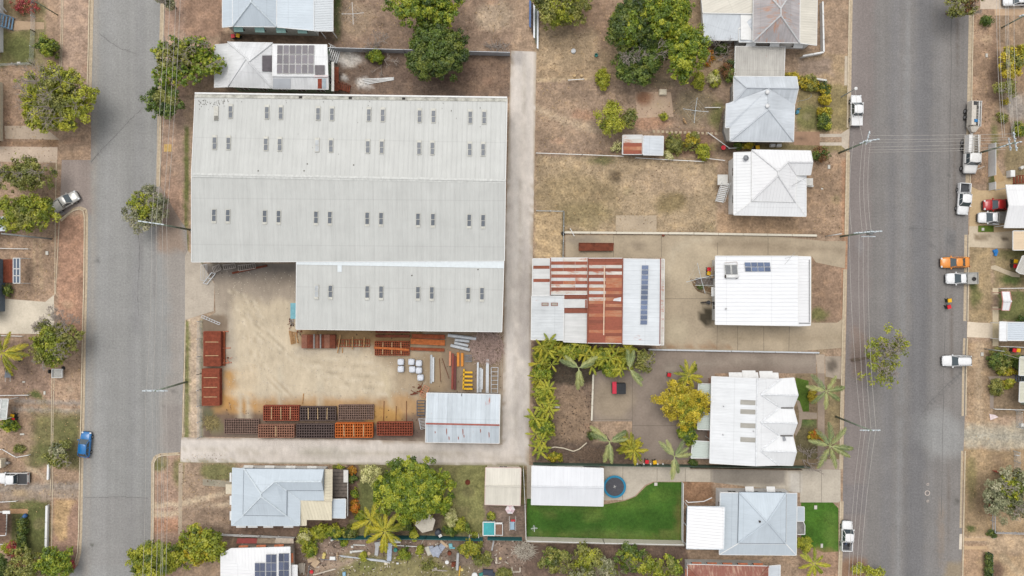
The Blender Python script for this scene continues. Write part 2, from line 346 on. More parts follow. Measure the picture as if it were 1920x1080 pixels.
# backyards at the bottom
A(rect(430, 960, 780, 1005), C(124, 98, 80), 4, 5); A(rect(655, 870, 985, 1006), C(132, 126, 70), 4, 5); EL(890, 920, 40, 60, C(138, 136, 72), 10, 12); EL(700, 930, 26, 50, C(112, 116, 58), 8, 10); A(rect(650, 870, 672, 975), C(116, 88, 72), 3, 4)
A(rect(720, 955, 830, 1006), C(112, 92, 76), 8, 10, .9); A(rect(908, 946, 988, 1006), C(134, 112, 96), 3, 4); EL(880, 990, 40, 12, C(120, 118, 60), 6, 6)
A(rect(440, 1000, 560, 1060), C(120, 98, 80)); A(rect(555, 1006, 990, 1300), C(140, 116, 98), 3, 4); EL(760, 1070, 130, 28, C(140, 132, 76), 10, 14, .9); B([(560, 1080), (640, 1058), (668, 1048)], 10, C(176, 150, 124), 4, 4); EL(690, 1058, 22, 12, C(122, 122, 60), 6, 8); EL(850, 1040, 40, 22, C(126, 108, 92), 8, 12)
A(rect(985, 1018, 1290, 1300), C(120, 96, 80), 3, 5)
# right-hand side of the right street
A(rect(1817, -100, 2100, 30), C(176, 140, 108)); A(rect(1818, 25, 1868, 345), C(170, 136, 104), 3, 4); A(rect(1868, 25, 2100, 300), C(160, 130, 98)); EL(1866, 120, 10, 60, BRN, 5, 6, .7); EL(1905, 200, 25, 25, GREY, 10, 12); EL(1864, 265, 6, 40, GRN2, 4, 5); EL(1862, 345, 8, 25, GRN, 4, 5)
A(rect(1885, 275, 2100, 335), C(148, 128, 88)); A(rect(1817, 462, 1860, 605), C(170, 144, 100), 3, 4); EL(1830, 555, 12, 20, GRN2, 5, 6); A(rect(1862, 465, 2100, 540), C(150, 130, 88)); EL(1895, 525, 20, 12, C(92, 108, 44), 6, 8); EL(1900, 475, 22, 10, GRN2, 6, 8); A(rect(1872, 545, 2100, 602), C(110, 112, 56), 3, 4)
EL(1825, 535, 8, 8, GRN, 3, 4); A(rect(1813, 640, 1860, 800), C(168, 138, 102), 3, 4); B([(1838, 650), (1836, 800)], 14, C(190, 162, 126), 6, 6, .7); A(rect(1860, 640, 2100, 780), C(140, 116, 86)); A(rect(1808, 795, 2100, 842), C(184, 170, 144), 9, 10); B([(1810, 815), (2000, 825)], 16, C(176, 170, 152), 8, 8, .7)
A(rect(1806, 842, 2100, 1005), C(172, 142, 100), 4, 6); EL(1822, 900, 10, 50, C(140, 124, 74), 6, 8); B([(1806, 1010), (1900, 1012), (2000, 1012)], 7, C(200, 168, 128), 3, 3); A(rect(1850, 1005, 2100, 1036), C(196, 164, 124), 3, 4); A(rect(1803, 1020, 1850, 1300), C(180, 144, 106), 3, 5); A(rect(1858, 1040, 2100, 1300), C(182, 150, 108), 4, 6); EL(1870, 1070, 14, 16, C(120, 92, 70), 5, 6); EL(1820, 992, 9, 6, GRN, 3, 4); B([(1880, 1045), (1925, 1085)], 10, STRAW, 4, 5)
# scattered dry blotches and tufts everywhere
for i in range(420):
    x, y = random.uniform(-60, 1980), random.uniform(-60, 1140); r = random.uniform(3, 13)
    EL(x, y, r, r*random.uniform(.5, 1), random.choice([STRAW, BRN, DKB, GRN2, TAN, RED]), 3, 6, random.uniform(.12, .4))
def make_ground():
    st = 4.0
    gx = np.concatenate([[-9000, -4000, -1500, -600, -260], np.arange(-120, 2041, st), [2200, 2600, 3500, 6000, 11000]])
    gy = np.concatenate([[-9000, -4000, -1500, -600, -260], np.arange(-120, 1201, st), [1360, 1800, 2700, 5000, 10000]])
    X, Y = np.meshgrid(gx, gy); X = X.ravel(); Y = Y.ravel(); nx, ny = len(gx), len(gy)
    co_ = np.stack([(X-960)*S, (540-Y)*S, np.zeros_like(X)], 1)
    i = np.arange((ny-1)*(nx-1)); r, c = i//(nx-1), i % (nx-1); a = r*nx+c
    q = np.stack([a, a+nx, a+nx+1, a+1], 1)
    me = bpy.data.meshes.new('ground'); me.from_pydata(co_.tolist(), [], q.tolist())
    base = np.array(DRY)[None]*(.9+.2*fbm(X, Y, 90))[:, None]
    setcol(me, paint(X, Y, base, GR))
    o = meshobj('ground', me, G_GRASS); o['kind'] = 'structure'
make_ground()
# ---- roads
AS1 = C(155, 154, 151); AS1b = C(150, 146, 142); AS2 = C(136, 132, 129)
RL = [(178, -260), (176, 0), (172, 165), (170, 300), (116, 300), (112, 405), (140, 396), (152, 391), (163, 398), (165, 420), (163, 520), (160, 620), (158, 720), (155, 830), (153, 950), (152, 1035), (146, 1060), (130, 1078), (126, 1300),
      (281, 1300), (283, 1080), (285, 1000), (286, 870), (292, 856), (304, 851), (338, 848), (341, 820), (343, 720), (347, 600), (372, 592), (378, 520), (352, 470), (350, 430), (330, 400), (314, 372), (296, 340), (298, 230), (300, 120), (302, 0), (306, -260)]
fr = [('p', rect(108, 240, 172, 402), C(160, 146, 138), 5, 6, .9), ('p', [(300, 430), (350, 430), (378, 520), (372, 592), (347, 600), (340, 850), (300, 850), (300, 760), (320, 700), (318, 560)], C(166, 158, 150), 10, 8, .8),
      ('p', rect(296, 340, 345, 470), C(166, 146, 130), 8, 8, .9), ('p', rect(310, 760, 340, 850), C(154, 146, 140), 6, 6, .8), ('l', [(182, -260), (178, 200), (172, 600), (160, 1100)], 10, C(170, 162, 152), 6, 4, .6),
      ('l', [(248, 420), (262, 460), (258, 520), (256, 620)], 9, C(130, 128, 128), 6, 8, .6), ('l', [(262, 380), (264, 480)], 5, C(136, 132, 130), 4, 6, .5), ('l', [(290, 420), (288, 560)], 5, C(140, 136, 134), 3, 4, .5),
      ('l', [(205, 0), (190, 1100)], 14, C(166, 165, 163), 10, 8, .5), ('l', [(265, 0), (245, 1100)], 14, C(150, 149, 148), 10, 8, .5), ('l', [(160, 933), (286, 933)], 6, C(146, 143, 140), 3, 3, .5), ('p', rect(150, 935, 286, 1060), C(150, 147, 144), 4, 6, .5),
      ('l', [(170, 305), (215, 255), (270, 200)], 1.6, C(128, 125, 122), 1.5, 1, .7), ('l', [(190, 65), (225, 90), (260, 103)], 1.5, C(140, 137, 135), 1.5, 1, .6), ('e', 183, 488, 4, 4, C(110, 108, 106), 2, 1, .8), ('e', 325, 732, 5, 3, C(120, 116, 112), 2, 1, .8), ('e', 308, 761, 2, 3, C(95, 92, 90), 1.5, 1, .8), ('e', 172, 1022, 2, 3, C(90, 90, 80), 1.5, 1, .8), ('e', 286, 282, 3, 2, C(110, 110, 105), 2, 1, .7)]
sheet('road', RL, .006, G_ASPH, AS1, fr, .5)
RR = [(1601, -260), (1598, 0), (1592, 290), (1588, 540), (1581, 880), (1578, 1080), (1574, 1300), (1800, 1300), (1803, 1080), (1806, 860), (1812, 700), (1814, 540), (1817, 290), (1820, 0), (1823, -260)]
def rl(x, dy=0): return [(x+4, -260), (x, 0), (x-10, 540), (x-20, 1080), (x-25, 1300)]
fr = [('p', rl(1595)+rl(1640)[::-1], C(140, 130, 126), 10, 8, .8), ('p', rl(1782)+rl(1830)[::-1], C(142, 137, 133), 8, 6, .7), ('l', rl(1703), 9, C(152, 152, 152), 6, 5, .55), ('l', rl(1680), 20, C(124, 123, 125), 10, 8, .5), ('l', rl(1735), 34, C(116, 116, 119), 10, 8, .6), ('l', rl(1762), 9, C(140, 138, 137), 6, 5, .5),
      ('l', rl(1796), 2.5, C(118, 108, 100), 2, 2, .6), ('p', rect(1770, 428, 1792, 475), C(128, 127, 127), 3, 3, .6), ('e', 1780, 450, 12, 14, C(105, 104, 104), 4, 9, .5), ('e', 1745, 460, 8, 3, C(90, 88, 88), 2, 3, .6), ('e', 1793, 938, 3, 7, C(84, 82, 76), 2, 2, .8), ('e', 1773, 803, 3, 4, C(104, 92, 88), 2, 2, .7), ('e', 1777, 327, 3, 4, C(90, 90, 88), 2, 2, .7),
      ('p', [(1735, 770), (1790, 780), (1806, 800), (1806, 850), (1745, 850), (1725, 810)], C(160, 160, 158), 18, 14, .75), ('l', [(1720, 785), (1760, 740), (1812, 690)], 1.6, C(100, 100, 100), 1.2, 1, .5), ('e', 1610, 660, 14, 45, C(150, 126, 110), 8, 10, .5), ('p', rect(1572, 1050, 1625, 1120), C(150, 118, 94), 10, 12, .9), ('p', rect(1770, 1055, 1804, 1120), C(158, 140, 112), 8, 12, .7), ('e', 1765, 1000, 6, 60, C(160, 136, 110), 5, 6, .3), ('p', rect(1582, 910, 1625, 965), C(124, 121, 122), 3, 3, .5), ('e', 1613, 460, 5, 16, C(152, 150, 150), 3, 3, .5), ('l', [(1704, 428), (1765, 432)], 1.4, C(105, 105, 105), 1, 1, .6)]
sheet('road', RR, .006, G_ASPH, AS2, fr, .5)
LN = [(958, 95), (1006, 97), (1000, 440), (996, 640), (992, 873), (640, 871), (338, 867), (340, 820), (640, 823), (940, 832), (944, 640), (948, 440)]
sheet('lane', LN, .008, G_DIRT, C(224, 214, 204), [('l', [(972, 100), (966, 480), (955, 830)], 7, C(224, 216, 208), 4, 5, .8), ('l', [(982, 100), (976, 480), (965, 830)], 4, C(186, 178, 166), 3, 5, .7), ('l', [(345, 845), (660, 848), (980, 855)], 5, C(190, 180, 164), 3, 6, .7), ('l', [(992, 100), (986, 480), (975, 850)], 7, C(212, 204, 196), 4, 5, .7), ('l', [(345, 832), (660, 838), (980, 845)], 7, C(216, 207, 198), 4, 5, .7), ('l', [(345, 856), (660, 858), (980, 864)], 8, C(212, 202, 192), 4, 5, .7), ('e', 985, 560, 14, 120, C(192, 184, 178), 6, 12, .6), ('e', 970, 110, 16, 14, C(178, 172, 168), 6, 8, .7), ('e', 620, 848, 50, 10, C(190, 184, 170), 6, 8, .5), ('e', 978, 775, 14, 70, C(196, 188, 182), 8, 10, .5)]+[('l', q, 3.5, c_, 2, 4, .75) for q, c_ in (([(958, 95), (948, 440), (941, 832)], C(160, 142, 118)), ([(1006, 97), (1000, 440), (992, 873)], C(166, 146, 118)), ([(992, 873), (640, 871), (338, 867)], C(140, 132, 96)), ([(340, 820), (640, 823), (940, 832)], C(156, 136, 114)))], .7)
# ---- the builder's yard beside the warehouse
YD = [(378, 494), (556, 494), (556, 618), (943, 624), (940, 832), (640, 823), (381, 819), (380, 600), (404, 586), (402, 530)]
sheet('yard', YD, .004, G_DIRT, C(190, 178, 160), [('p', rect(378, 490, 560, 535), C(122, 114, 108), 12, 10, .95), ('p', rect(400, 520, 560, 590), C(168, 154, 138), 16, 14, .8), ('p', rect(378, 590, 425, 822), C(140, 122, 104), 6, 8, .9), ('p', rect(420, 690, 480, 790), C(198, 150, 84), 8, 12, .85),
      ('p', rect(400, 740, 800, 800), C(190, 146, 92), 9, 14, .75), ('p', rect(380, 775, 800, 830), C(122, 104, 92), 6, 8, .9), ('p', rect(536, 612, 800, 650), C(150, 118, 78), 6, 8, .9), ('p', rect(800, 618, 945, 740), C(150, 130, 108), 8, 10, .9), ('p', rect(680, 655, 830, 740), C(176, 154, 124), 10, 12, .7),
      ('p', [(440, 560), (550, 570), (560, 660), (690, 668), (740, 700), (740, 735), (660, 745), (440, 740)], C(212, 196, 170), 14, 16, .9), ('l', [(450, 745), (450, 785)], 9, C(205, 192, 170), 4, 4, .8), ('l', [(465, 745), (466, 790)], 9, C(205, 192, 170), 4, 4, .8), ('l', [(525, 690), (525, 760)], 9, C(206, 194, 172), 4, 4, .7), ('l', [(600, 690), (600, 770)], 9, C(206, 194, 172), 4, 4, .7), ('l', [(720, 700), (735, 770)], 9, C(206, 190, 160), 5, 4, .7),
      ('e', 720, 780, 40, 18, C(192, 148, 84), 6, 8, .8), ('e', 730, 812, 60, 12, C(110, 92, 84), 5, 6, .8), ('e', 405, 800, 16, 16, C(132, 126, 92), 5, 8, .8), ('e', 390, 775, 12, 12, C(110, 112, 84), 5, 6, .8)]+[('l', [(430+i*7, 545+i*2), (450+i*9, 590+i*5), (490+i*12, 640+i*7), (560+i*10, 668+i*9), (700+i*4, 680+i*10)], 2.2, C(180, 166, 142) if i % 2 else C(224, 210, 186), 1.2, 2.5, .62) for i in range(7)]+[('l', [(470+i*5, 560), (455+i*6, 620), (470+i*7, 690), (520+i*9, 735+i*2)], 2, C(178, 160, 132) if i % 2 else C(222, 208, 186), 1.2, 2, .5) for i in range(5)], .6)
for a_ in ([(170, 305), (190, 282), (215, 256), (240, 228), (270, 200)], [(185, 62), (205, 78), (228, 92), (262, 103)], [(1720, 786), (1745, 752), (1775, 722), (1812, 690)], [(1704, 428), (1735, 429), (1768, 433)], [(1786, -40), (1780, 300), (1770, 700), (1764, 1000)], [(1605, 908), (1640, 909)], [(158, 933), (220, 932), (284, 934)], [(250, 390), (258, 430), (262, 470), (258, 540), (260, 600)]):
    mb = MB(); pv = None
    for i_ in range(len(a_)-1):
        for j_ in range(9):
            f_ = j_/9; p_ = P(a_[i_][0]*(1-f_)+a_[i_+1][0]*f_+random.gauss(0, .5), a_[i_][1]*(1-f_)+a_[i_+1][1]*f_+random.gauss(0, .5), .007)
            if pv is not None: mb.beam(pv, p_, random.uniform(.03, .09), .008)
            pv = p_
    o = mb.build('road_crack', mat('crack_tar', C(112, 110, 108), .9)); o['kind'] = 'structure'
sheet('driveway', [(347, 480), (352, 470), (378, 494), (402, 532), (401, 583), (378, 590), (347, 600)], .012, G_CONC, C(196, 184, 168), (), 1.)
# ---- concrete, lawns and paths
def conc(poly, col=C(196, 186, 172), z=.010, feats=(), name='driveway', d=1.2, m=None): return sheet(name, poly, z, m or G_CONC, col, feats, d)
conc([(27, 39), (83, 42), (83, 55), (27, 56)], C(190, 164, 136), name='path'); conc([(8, 236), (80, 236), (112, 262), (10, 260)], C(190, 172, 152)); conc([(-60, 274), (108, 276), (107, 305), (-60, 302)], C(206, 186, 166))
conc([(-60, 560), (8, 560), (85, 566), (101, 553), (102, 600), (100, 626), (-60, 626)], C(222, 210, 190))
conc([(1060, 441), (1300, 441), (1440, 442), (1548, 452), (1586, 452), (1584, 503), (1530, 492), (1522, 480), (1522, 605), (1570, 605), (1584, 594), (1580, 652), (1480, 660), (1240, 654), (1242, 484), (1060, 482)], C(186, 170, 146), .012,
     [('e', 1300, 500, 60, 45, C(200, 184, 158), 12, 12, .8), ('l', [(1250, 520), (1262, 470), (1300, 450), (1350, 446)], 10, C(206, 192, 168), 6, 5, .7), ('e', 1325, 593, 15, 16, C(66, 60, 48), 2, 3, .95), ('l', [(1345, 455), (1580, 470)], 12, C(150, 134, 114), 8, 8, .7), ('l', [(1345, 630), (1580, 634)], 14, C(170, 154, 130), 8, 8, .7), ('l', [(1250, 648), (1370, 648)], 7, C(150, 106, 70), 3, 6, .8), ('e', 1270, 620, 25, 30, C(196, 182, 156), 8, 8, .7), ('e', 1195, 462, 18, 4, C(110, 96, 84), 3, 5, .7), ('e', 1090, 450, 26, 8, C(150, 138, 124), 6, 6, .8), ('l', [(1240, 442), (1240, 484)], 6, C(160, 144, 122), 5, 4, .5)], d=.8)
conc([(1155, 404), (1231, 404), (1231, 437), (1154, 437)], C(190, 172, 148), name='slab')
conc([(1190, 172), (1258, 173), (1263, 219), (1195, 221)], C(198, 172, 148), name='slab', feats=[('e', 1205, 185, 16, 14, C(150, 104, 76), 5, 8, .8), ('e', 1235, 196, 16, 8, C(200, 178, 150), 5, 6, .7)], d=.6)
conc([(1222, 656), (1530, 664), (1530, 700), (1340, 700), (1335, 862), (1186, 862), (1185, 790), (1110, 790), (1112, 700), (1140, 690)], C(152, 138, 126), .012, [('e', 1150, 750, 36, 40, C(170, 154, 132), 12, 10, .8), ('l', [(1250, 690), (1400, 675), (1528, 680)], 12, C(172, 160, 146), 6, 6, .6), ('l', [(1370, 664), (1371, 700)], 1.6, C(200, 194, 186), 1, .3, .9)], d=.8)
conc([(1133, 874), (1560, 880), (1576, 880), (1576, 942), (1500, 942), (1500, 924), (1334, 904), (1280, 903), (1225, 903), (1210, 909), (1190, 930), (1172, 937), (1132, 938)], C(196, 186, 170), .012, [('p', rect(1334, 876, 1470, 908), C(150, 142, 132), 1, 1, .9), ('p', rect(1478, 884, 1500, 925), C(210, 206, 200), 1, 1, .5)], d=.7)
conc([(988, 872), (1000, 872), (1000, 935), (988, 935)], C(186, 176, 160), .016, name='path'); conc([(986, 1009), (1283, 1015), (1283, 1024), (986, 1017)], C(212, 204, 190), .016, name='path')
sheet('lawn', [(988, 934), (1132, 946), (1172, 939), (1192, 931), (1212, 911), (1227, 904), (1279, 904), (1277, 1016), (987, 1010)], .014, G_LAWN, C(70, 106, 40), [('e', 1070, 985, 60, 30, C(58, 92, 34), 14, 14, .8), ('e', 1220, 980, 50, 30, C(60, 94, 34), 14, 12, .8), ('e', 1060, 950, 60, 8, C(92, 118, 56), 6, 6, .7), ('e', 1140, 1000, 80, 8, C(98, 118, 60), 6, 6, .6), ('e', 1000, 1000, 14, 8, C(88, 112, 60), 6, 6, .7), ('e', 1272, 970, 6, 45, C(112, 104, 62), 4, 6, .7), ('e', 1190, 945, 30, 12, C(96, 124, 52), 8, 8, .6), ('e', 1110, 965, 22, 12, C(104, 122, 58), 6, 10, .6), ('e', 1240, 930, 26, 14, C(92, 120, 50), 6, 10, .6), ('e', 1030, 965, 16, 10, C(112, 120, 64), 5, 8, .5), ('e', 1255, 1000, 14, 8, C(116, 116, 66), 4, 8, .5), ('l', [(1000, 1000), (1130, 1006), (1270, 1010)], 6, C(108, 116, 62), 4, 6, .6), ('l', [(1135, 948), (1175, 942), (1215, 912)], 5, C(104, 118, 58), 3, 5, .5)], .6)
sheet('lawn', [(1502, 942), (1561, 942), (1572, 953), (1572, 1034), (1545, 1036), (1502, 1020)], .014, G_LAWN, C(74, 112, 40), [('e', 1560, 1000, 14, 36, C(100, 128, 58), 8, 8, .8), ('e', 1545, 1034, 26, 8, C(140, 124, 84), 5, 6, .9)], .6)
sheet('lawn', [(1492, 708), (1516, 714), (1517, 771), (1506, 772), (1499, 752), (1492, 750)], .014, G_LAWN, C(86, 110, 44), (), .8)
sheet('lawn', [(1500, 787), (1531, 787), (1532, 860), (1492, 862), (1490, 815)], .014, G_GRASS, C(120, 110, 72), [('e', 1515, 790, 14, 6, C(88, 112, 46), 4, 4, 1)], .8)
conc([(1492, 748), (1499, 752), (1505, 772), (1517, 773), (1532, 774), (1532, 785), (1504, 786), (1502, 800), (1492, 818), (1490, 812), (1498, 790), (1498, 772)], C(170, 154, 138), .018, name='path', d=.8)
conc([(1533, 700), (1546, 700), (1546, 862), (1533, 862)], C(168, 150, 134), .016, name='path'); conc([(1529, 664), (1546, 665), (1546, 700), (1533, 700)], C(188, 172, 154), .018, name='path'); conc([(1547, 668), (1580, 668), (1580, 712), (1548, 706)], C(178, 164, 148), .014, [('e', 1560, 685, 9, 14, C(112, 102, 92), 2, 4, .9)], d=.6)
conc([(1536, 861), (1576, 861), (1576, 881), (1536, 880)], C(176, 160, 144), .016)
conc([(1488, 247), (1537, 247), (1537, 273), (1488, 272)], C(172, 140, 116), .012, [('e', 1500, 262, 10, 5, C(120, 100, 84), 3, 4, .8)], d=.7)
for a, b in ((251, 257), (267, 273)): conc([(1537, a), (1578, a), (1578, b), (1537, b)], C(206, 194, 178), .014, name='path')
conc([(1578, 250), (1593, 240), (1590, 284), (1578, 274)], C(208, 194, 176), .016); conc([(1584, 105), (1596, 105), (1594, 160), (1583, 160)], C(204, 190, 170), .014, name='path')
conc([(1590, 160), (1598, 0), (1575, -60), (1600, -60)], C(196, 182, 166), .010)
# right-hand side
conc([(1838, -60), (2050, -60), (2050, 18), (1838, 17)], C(214, 196, 176), .010); conc([(1865, 17), (2050, 18), (2050, 30), (1865, 29)], C(208, 178, 148), .014)
conc([(1820, 349), (1836, 357), (1866, 357), (1866, 330), (2050, 330), (2050, 440), (1864, 440), (1863, 422), (1833, 422), (1833, 440), (1817, 440)], C(204, 178, 140), .012, [('e', 1850, 365, 12, 5, C(216, 192, 154), 4, 4, .8)], d=.8)
conc([(1817, 424), (1833, 424), (1833, 436), (1862, 436), (1900, 433), (1900, 466), (1817, 463)], C(206, 190, 166), .016, [('e', 1840, 444, 16, 4, C(130, 112, 88), 2, 4, .8), ('e', 1884, 446, 6, 5, C(80, 66, 54), 2, 3, .9)], d=.6)
sheet('lawn', [(1834, 423), (1863, 423), (1863, 435), (1834, 435)], .016, G_LAWN, C(92, 112, 44), (), .6)
conc([(1858, 499), (1866, 497), (1886, 506), (1912, 514), (1912, 520), (1898, 519), (1870, 508), (1858, 504)], C(206, 190, 164), .014, name='path', d=.8)
conc([(1814, 603), (1835, 605), (1861, 606), (1861, 634), (1813, 632)], C(226, 210, 188), .012); 
for y0, y1 in ((540, 552), (575, 604), (635, 649)): conc([(1861, y0), (1872, y0), (1872, y1), (1861, y1)], C(218, 202, 172), .014, name='path')
conc([(1861, 604), (1875, 604), (1875, 635), (1861, 635)], C(222, 204, 168), .014, name='path'); conc([(1853, 706), (1910, 703), (1910, 712), (1856, 713)], C(170, 154, 138), .012, name='path'); conc([(1856, 715), (1863, 715), (1863, 766), (1856, 766)], C(160, 146, 134), .014, name='path')
for y0, y1 in ((1009, 1014), (1024, 1030)): conc([(1808, y0), (1850, y0), (1850, y1), (1808, y1)], C(206, 176, 140), .012, name='path')
conc([(1799, 1001), (1804, 1001), (1803, 1030), (1798, 1030)], C(226, 214, 196), .016, name='path'); conc([(1858, 302), (1866, 302), (1885, 338), (1866, 344)], C(196, 166, 126), .016, name='path')
conc([(335, 868), (343, 868), (341, 1002), (334, 1002)], C(190, 172, 150), .012, name='path'); conc([(380, 898), (434, 902), (433, 914), (380, 910)], C(168, 158, 140), .014, [('e', 400, 905, 16, 4, C(140, 138, 120), 3, 4, .7)], name='path', d=.6)
conc([(18, 954), (52, 954), (52, 963), (20, 963)], C(196, 156, 118), .012, name='path')
# ---- kerbs: raised concrete edge plus gutter channel, one run each
def kerb(pts, wd=.16, h=.13, m=None):
    mb = MB(); q = [P(*p) for p in pts]
    for a, b in zip(q, q[1:]):
        n = max(1, int((b-a).length/3.0))
        for i in range(n):
            u, v = a.lerp(b, i/n), a.lerp(b, (i+1)/n-.012/n); mb.beam(u+Vector((0, 0, h/2)), v+Vector((0, 0, h/2)), wd, h)
    o = mb.build('kerb', m or mat('kerb_concrete', C(214, 198, 172), .9, 0, .12)); o['kind'] = 'structure'
def gutter(pts, wd=.4):
    mb = MB(); q = [P(*p) for p in pts]
    for a, b in zip(q, q[1:]): mb.beam(a+Vector((0, 0, .008)), b+Vector((0, 0, .008)), wd, .02)
    o = mb.build('gutter_channel', mat('gutter_concrete', C(196, 178, 152), .9, 0, .16)); o['kind'] = 'structure'
K1 = [(168, -100), (168, 0), (166, 100), (164, 172)]; kerb(K1); gutter([(x+4.5, y) for x, y in K1], .55)
K2 = [(110, 414), (125, 403), (140, 394), (150, 392), (157, 396), (159, 408), (158, 520), (155, 640), (153, 760), (150, 880), (148, 1000), (146, 1036), (142, 1052), (132, 1068)]; kerb(K2); gutter([(x+4 if y > 395 else x, y-3 if y < 410 else y) for x, y in K2], .4)
K3 = [(309, -100), (308, 0), (305, 110), (302, 230), (300, 350)]; kerb(K3); gutter([(x-4, y) for x, y in K3], .55)
K4 = [(338, 852), (304, 854), (294, 858), (289, 868), (288, 1000), (286, 1100)]; kerb(K4); gutter([(x-3, y-2) for x, y in K4], .4)
kerb([(348, 600), (346, 720), (343, 812)], .14, .1)
kerb([(116, -100), (115, 60), (112, 130)], .1, .06); kerb([(119, -100), (118, 60), (115, 132)], .1, .06); kerb([(106, 300), (104, 410), (103, 555)], .1, .06); kerb([(112, 402), (108, 480), (104, 552)], .1, .05); kerb([(98, 706), (97, 744), (96, 890), (94, 930)], .1, .06); kerb([(102, 706), (100, 760), (99, 900), (97, 1030)], .1, .05)
K5 = [(1593, -100), (1592, 0), (1588, 240)]; kerb(K5); gutter([(x+4, y) for x, y in K5], .5)
K6 = [(1587, 285), (1584, 440)]; kerb(K6); gutter([(x+4, y) for x, y in K6], .5)
K7 = [(1582, 505), (1579, 640), (1576, 760), (1574, 880)]; kerb(K7); gutter([(x+4, y) for x, y in K7], .4)
K8 = [(1575, 940), (1573, 1040), (1571, 1100)]; kerb(K8); gutter([(x+4, y) for x, y in K8], .5, )
K9 = [(1826, -60), (1824, 40), (1820, 250), (1818, 350)]; kerb(K9); gutter([(x-4.5, y) for x, y in K9], .6)
K10 = [(1816, 440), (1814, 602)]; kerb(K10); gutter([(x-5, y) for x, y in K10], .5); K11 = [(1813, 634), (1811, 700), (1810, 780)]; kerb(K11); gutter([(x-5, y) for x, y in K11], .4)
K12 = [(1809, 845), (1806, 990), (1804, 1100)]; kerb(K12); gutter([(x-5, y) for x, y in K12[:2]], .35)
# concrete joints cut into the bigger slabs, as thin dark strips of filler
jm = mat('joint_filler', C(112, 102, 90), .95)
def joint(pts, z=.018):
    mb = MB(); q = [P(*p)+Vector((0, 0, z)) for p in pts]
    for a, b in zip(q, q[1:]): mb.beam(a, b, .05, .012)
    o = mb.build('slab_joint', jm); o['kind'] = 'structure'
for a in ([(1345, 610), (1344, 655)], [(1383, 612), (1383, 658)], [(1432, 612), (1432, 658)], [(1480, 612), (1479, 658)], [(1186, 706), (1185, 862)], [(1186, 798), (1300, 798)], [(1112, 786), (1186, 787)], [(1345, 455), (1345, 478)], [(1440, 446), (1440, 478)], [(1168, 876), (1167, 938)], [(1232, 877), (1232, 902)], [(1285, 878), (1285, 903)], [(1333, 878), (1333, 905)], [(1500, 881), (1500, 925)], [(1540, 882), (1540, 942)], [(1240, 444), (1240, 482)], [(1150, 443), (1150, 482)], [(1241, 560), (1341, 560)]): joint(a)
# ---------------------------------------------------------------- building helpers
EYE = Vector((0, 0, HC))
def plane_of(pts):
    n = Vector((0, 0, 0)); k = len(pts)
    for i in range(k): a, b = pts[i], pts[(i+1) % k]; n += Vector(((a.y-b.y)*(a.z+b.z), (a.z-b.z)*(a.x+b.x), (a.x-b.x)*(a.y+b.y)))
    n.normalize()
    if n.z < 0: n = -n
    return (pts[0].copy(), n)
def hit(pl, px, py):
    d = P(px, py)-EYE; t = (pl[0]-EYE).dot(pl[1])/d.dot(pl[1]); return EYE+d*t
def roof(parent, V, F, m, t=.1, caps=(), name='roof', gut=True, capm=None, gutm=None):
    pts = [P(*v) for v in V]; pls = []; org = wloc(parent) if parent else Vector((0, 0, 0))
    vs = list(pts)+[p-Vector((0, 0, t)) for p in pts]; n = len(pts); fs = []; cnt = {}
    for f in F:
        pl = plane_of([pts[i] for i in f]); pls.append(pl); f = list(f)
        a = sum(pts[f[i]].x*pts[f[(i+1) % len(f)]].y-pts[f[(i+1) % len(f)]].x*pts[f[i]].y for i in range(len(f)))
        if a < 0: f = f[::-1]
        fs.append(f)
        for i in range(len(f)): e = (f[i], f[(i+1) % len(f)]); cnt[tuple(sorted(e))] = cnt.get(tuple(sorted(e)), [])+[e]
    top = len(fs); fs2 = fs+[[i+n for i in f[::-1]] for f in fs]; bd = [v[0] for v in cnt.values() if len(v) == 1]
    fs2 += [[b, a, a+n, b+n] for a, b in bd]
    me = bpy.data.meshes.new(name); me.from_pydata([tuple(v-org) for v in vs], [], [tuple(f) for f in fs2]); me.materials.append(m)
    uv = me.uv_layers.new(name='UVMap'); data = [0.]*(len(me.loops)*2)
    for pi, po in enumerate(me.polygons):
        nn = po.normal if po.normal.z >= 0 else -po.normal
        if pi < top: nn = pls[pi][1]
        e = Vector((0, 0, 1)).cross(nn); e = Vector((1, 0, 0)) if e.length < .01 else e.normalized(); g = nn.cross(e)
        for li in po.loop_indices:
            v = me.vertices[me.loops[li].vertex_index].co+org; data[2*li] = v.dot(e); data[2*li+1] = v.dot(g)
    uv.data.foreach_set('uv', data)
    o = meshobj(name, me, None, parent)
    capm = capm or m
    for a, b in caps:
        u = Vector((0, 0, .05)); q = MB().tube(pts[a]+u*.5, pts[b]+u*.5, .14, .14, 6); c = q.build('ridge_cap', capm, o)
        if not c.data.uv_layers: c.data.uv_layers.new(name='UVMap')
    if gut:
        g = MB(); zmin = min(p.z for p in pts)
        for a, b in bd:
            A_, B_ = pts[a], pts[b]
            if abs(A_.z-B_.z) < .25: g.beam(A_-Vector((0, 0, .08)), B_-Vector((0, 0, .08)), .16, .14)
            else: g.beam(A_-Vector((0, 0, .03)), B_-Vector((0, 0, .03)), .1, .16)
        if g.v: g.build('gutter', gutm or WHT, o)
    return o, pls
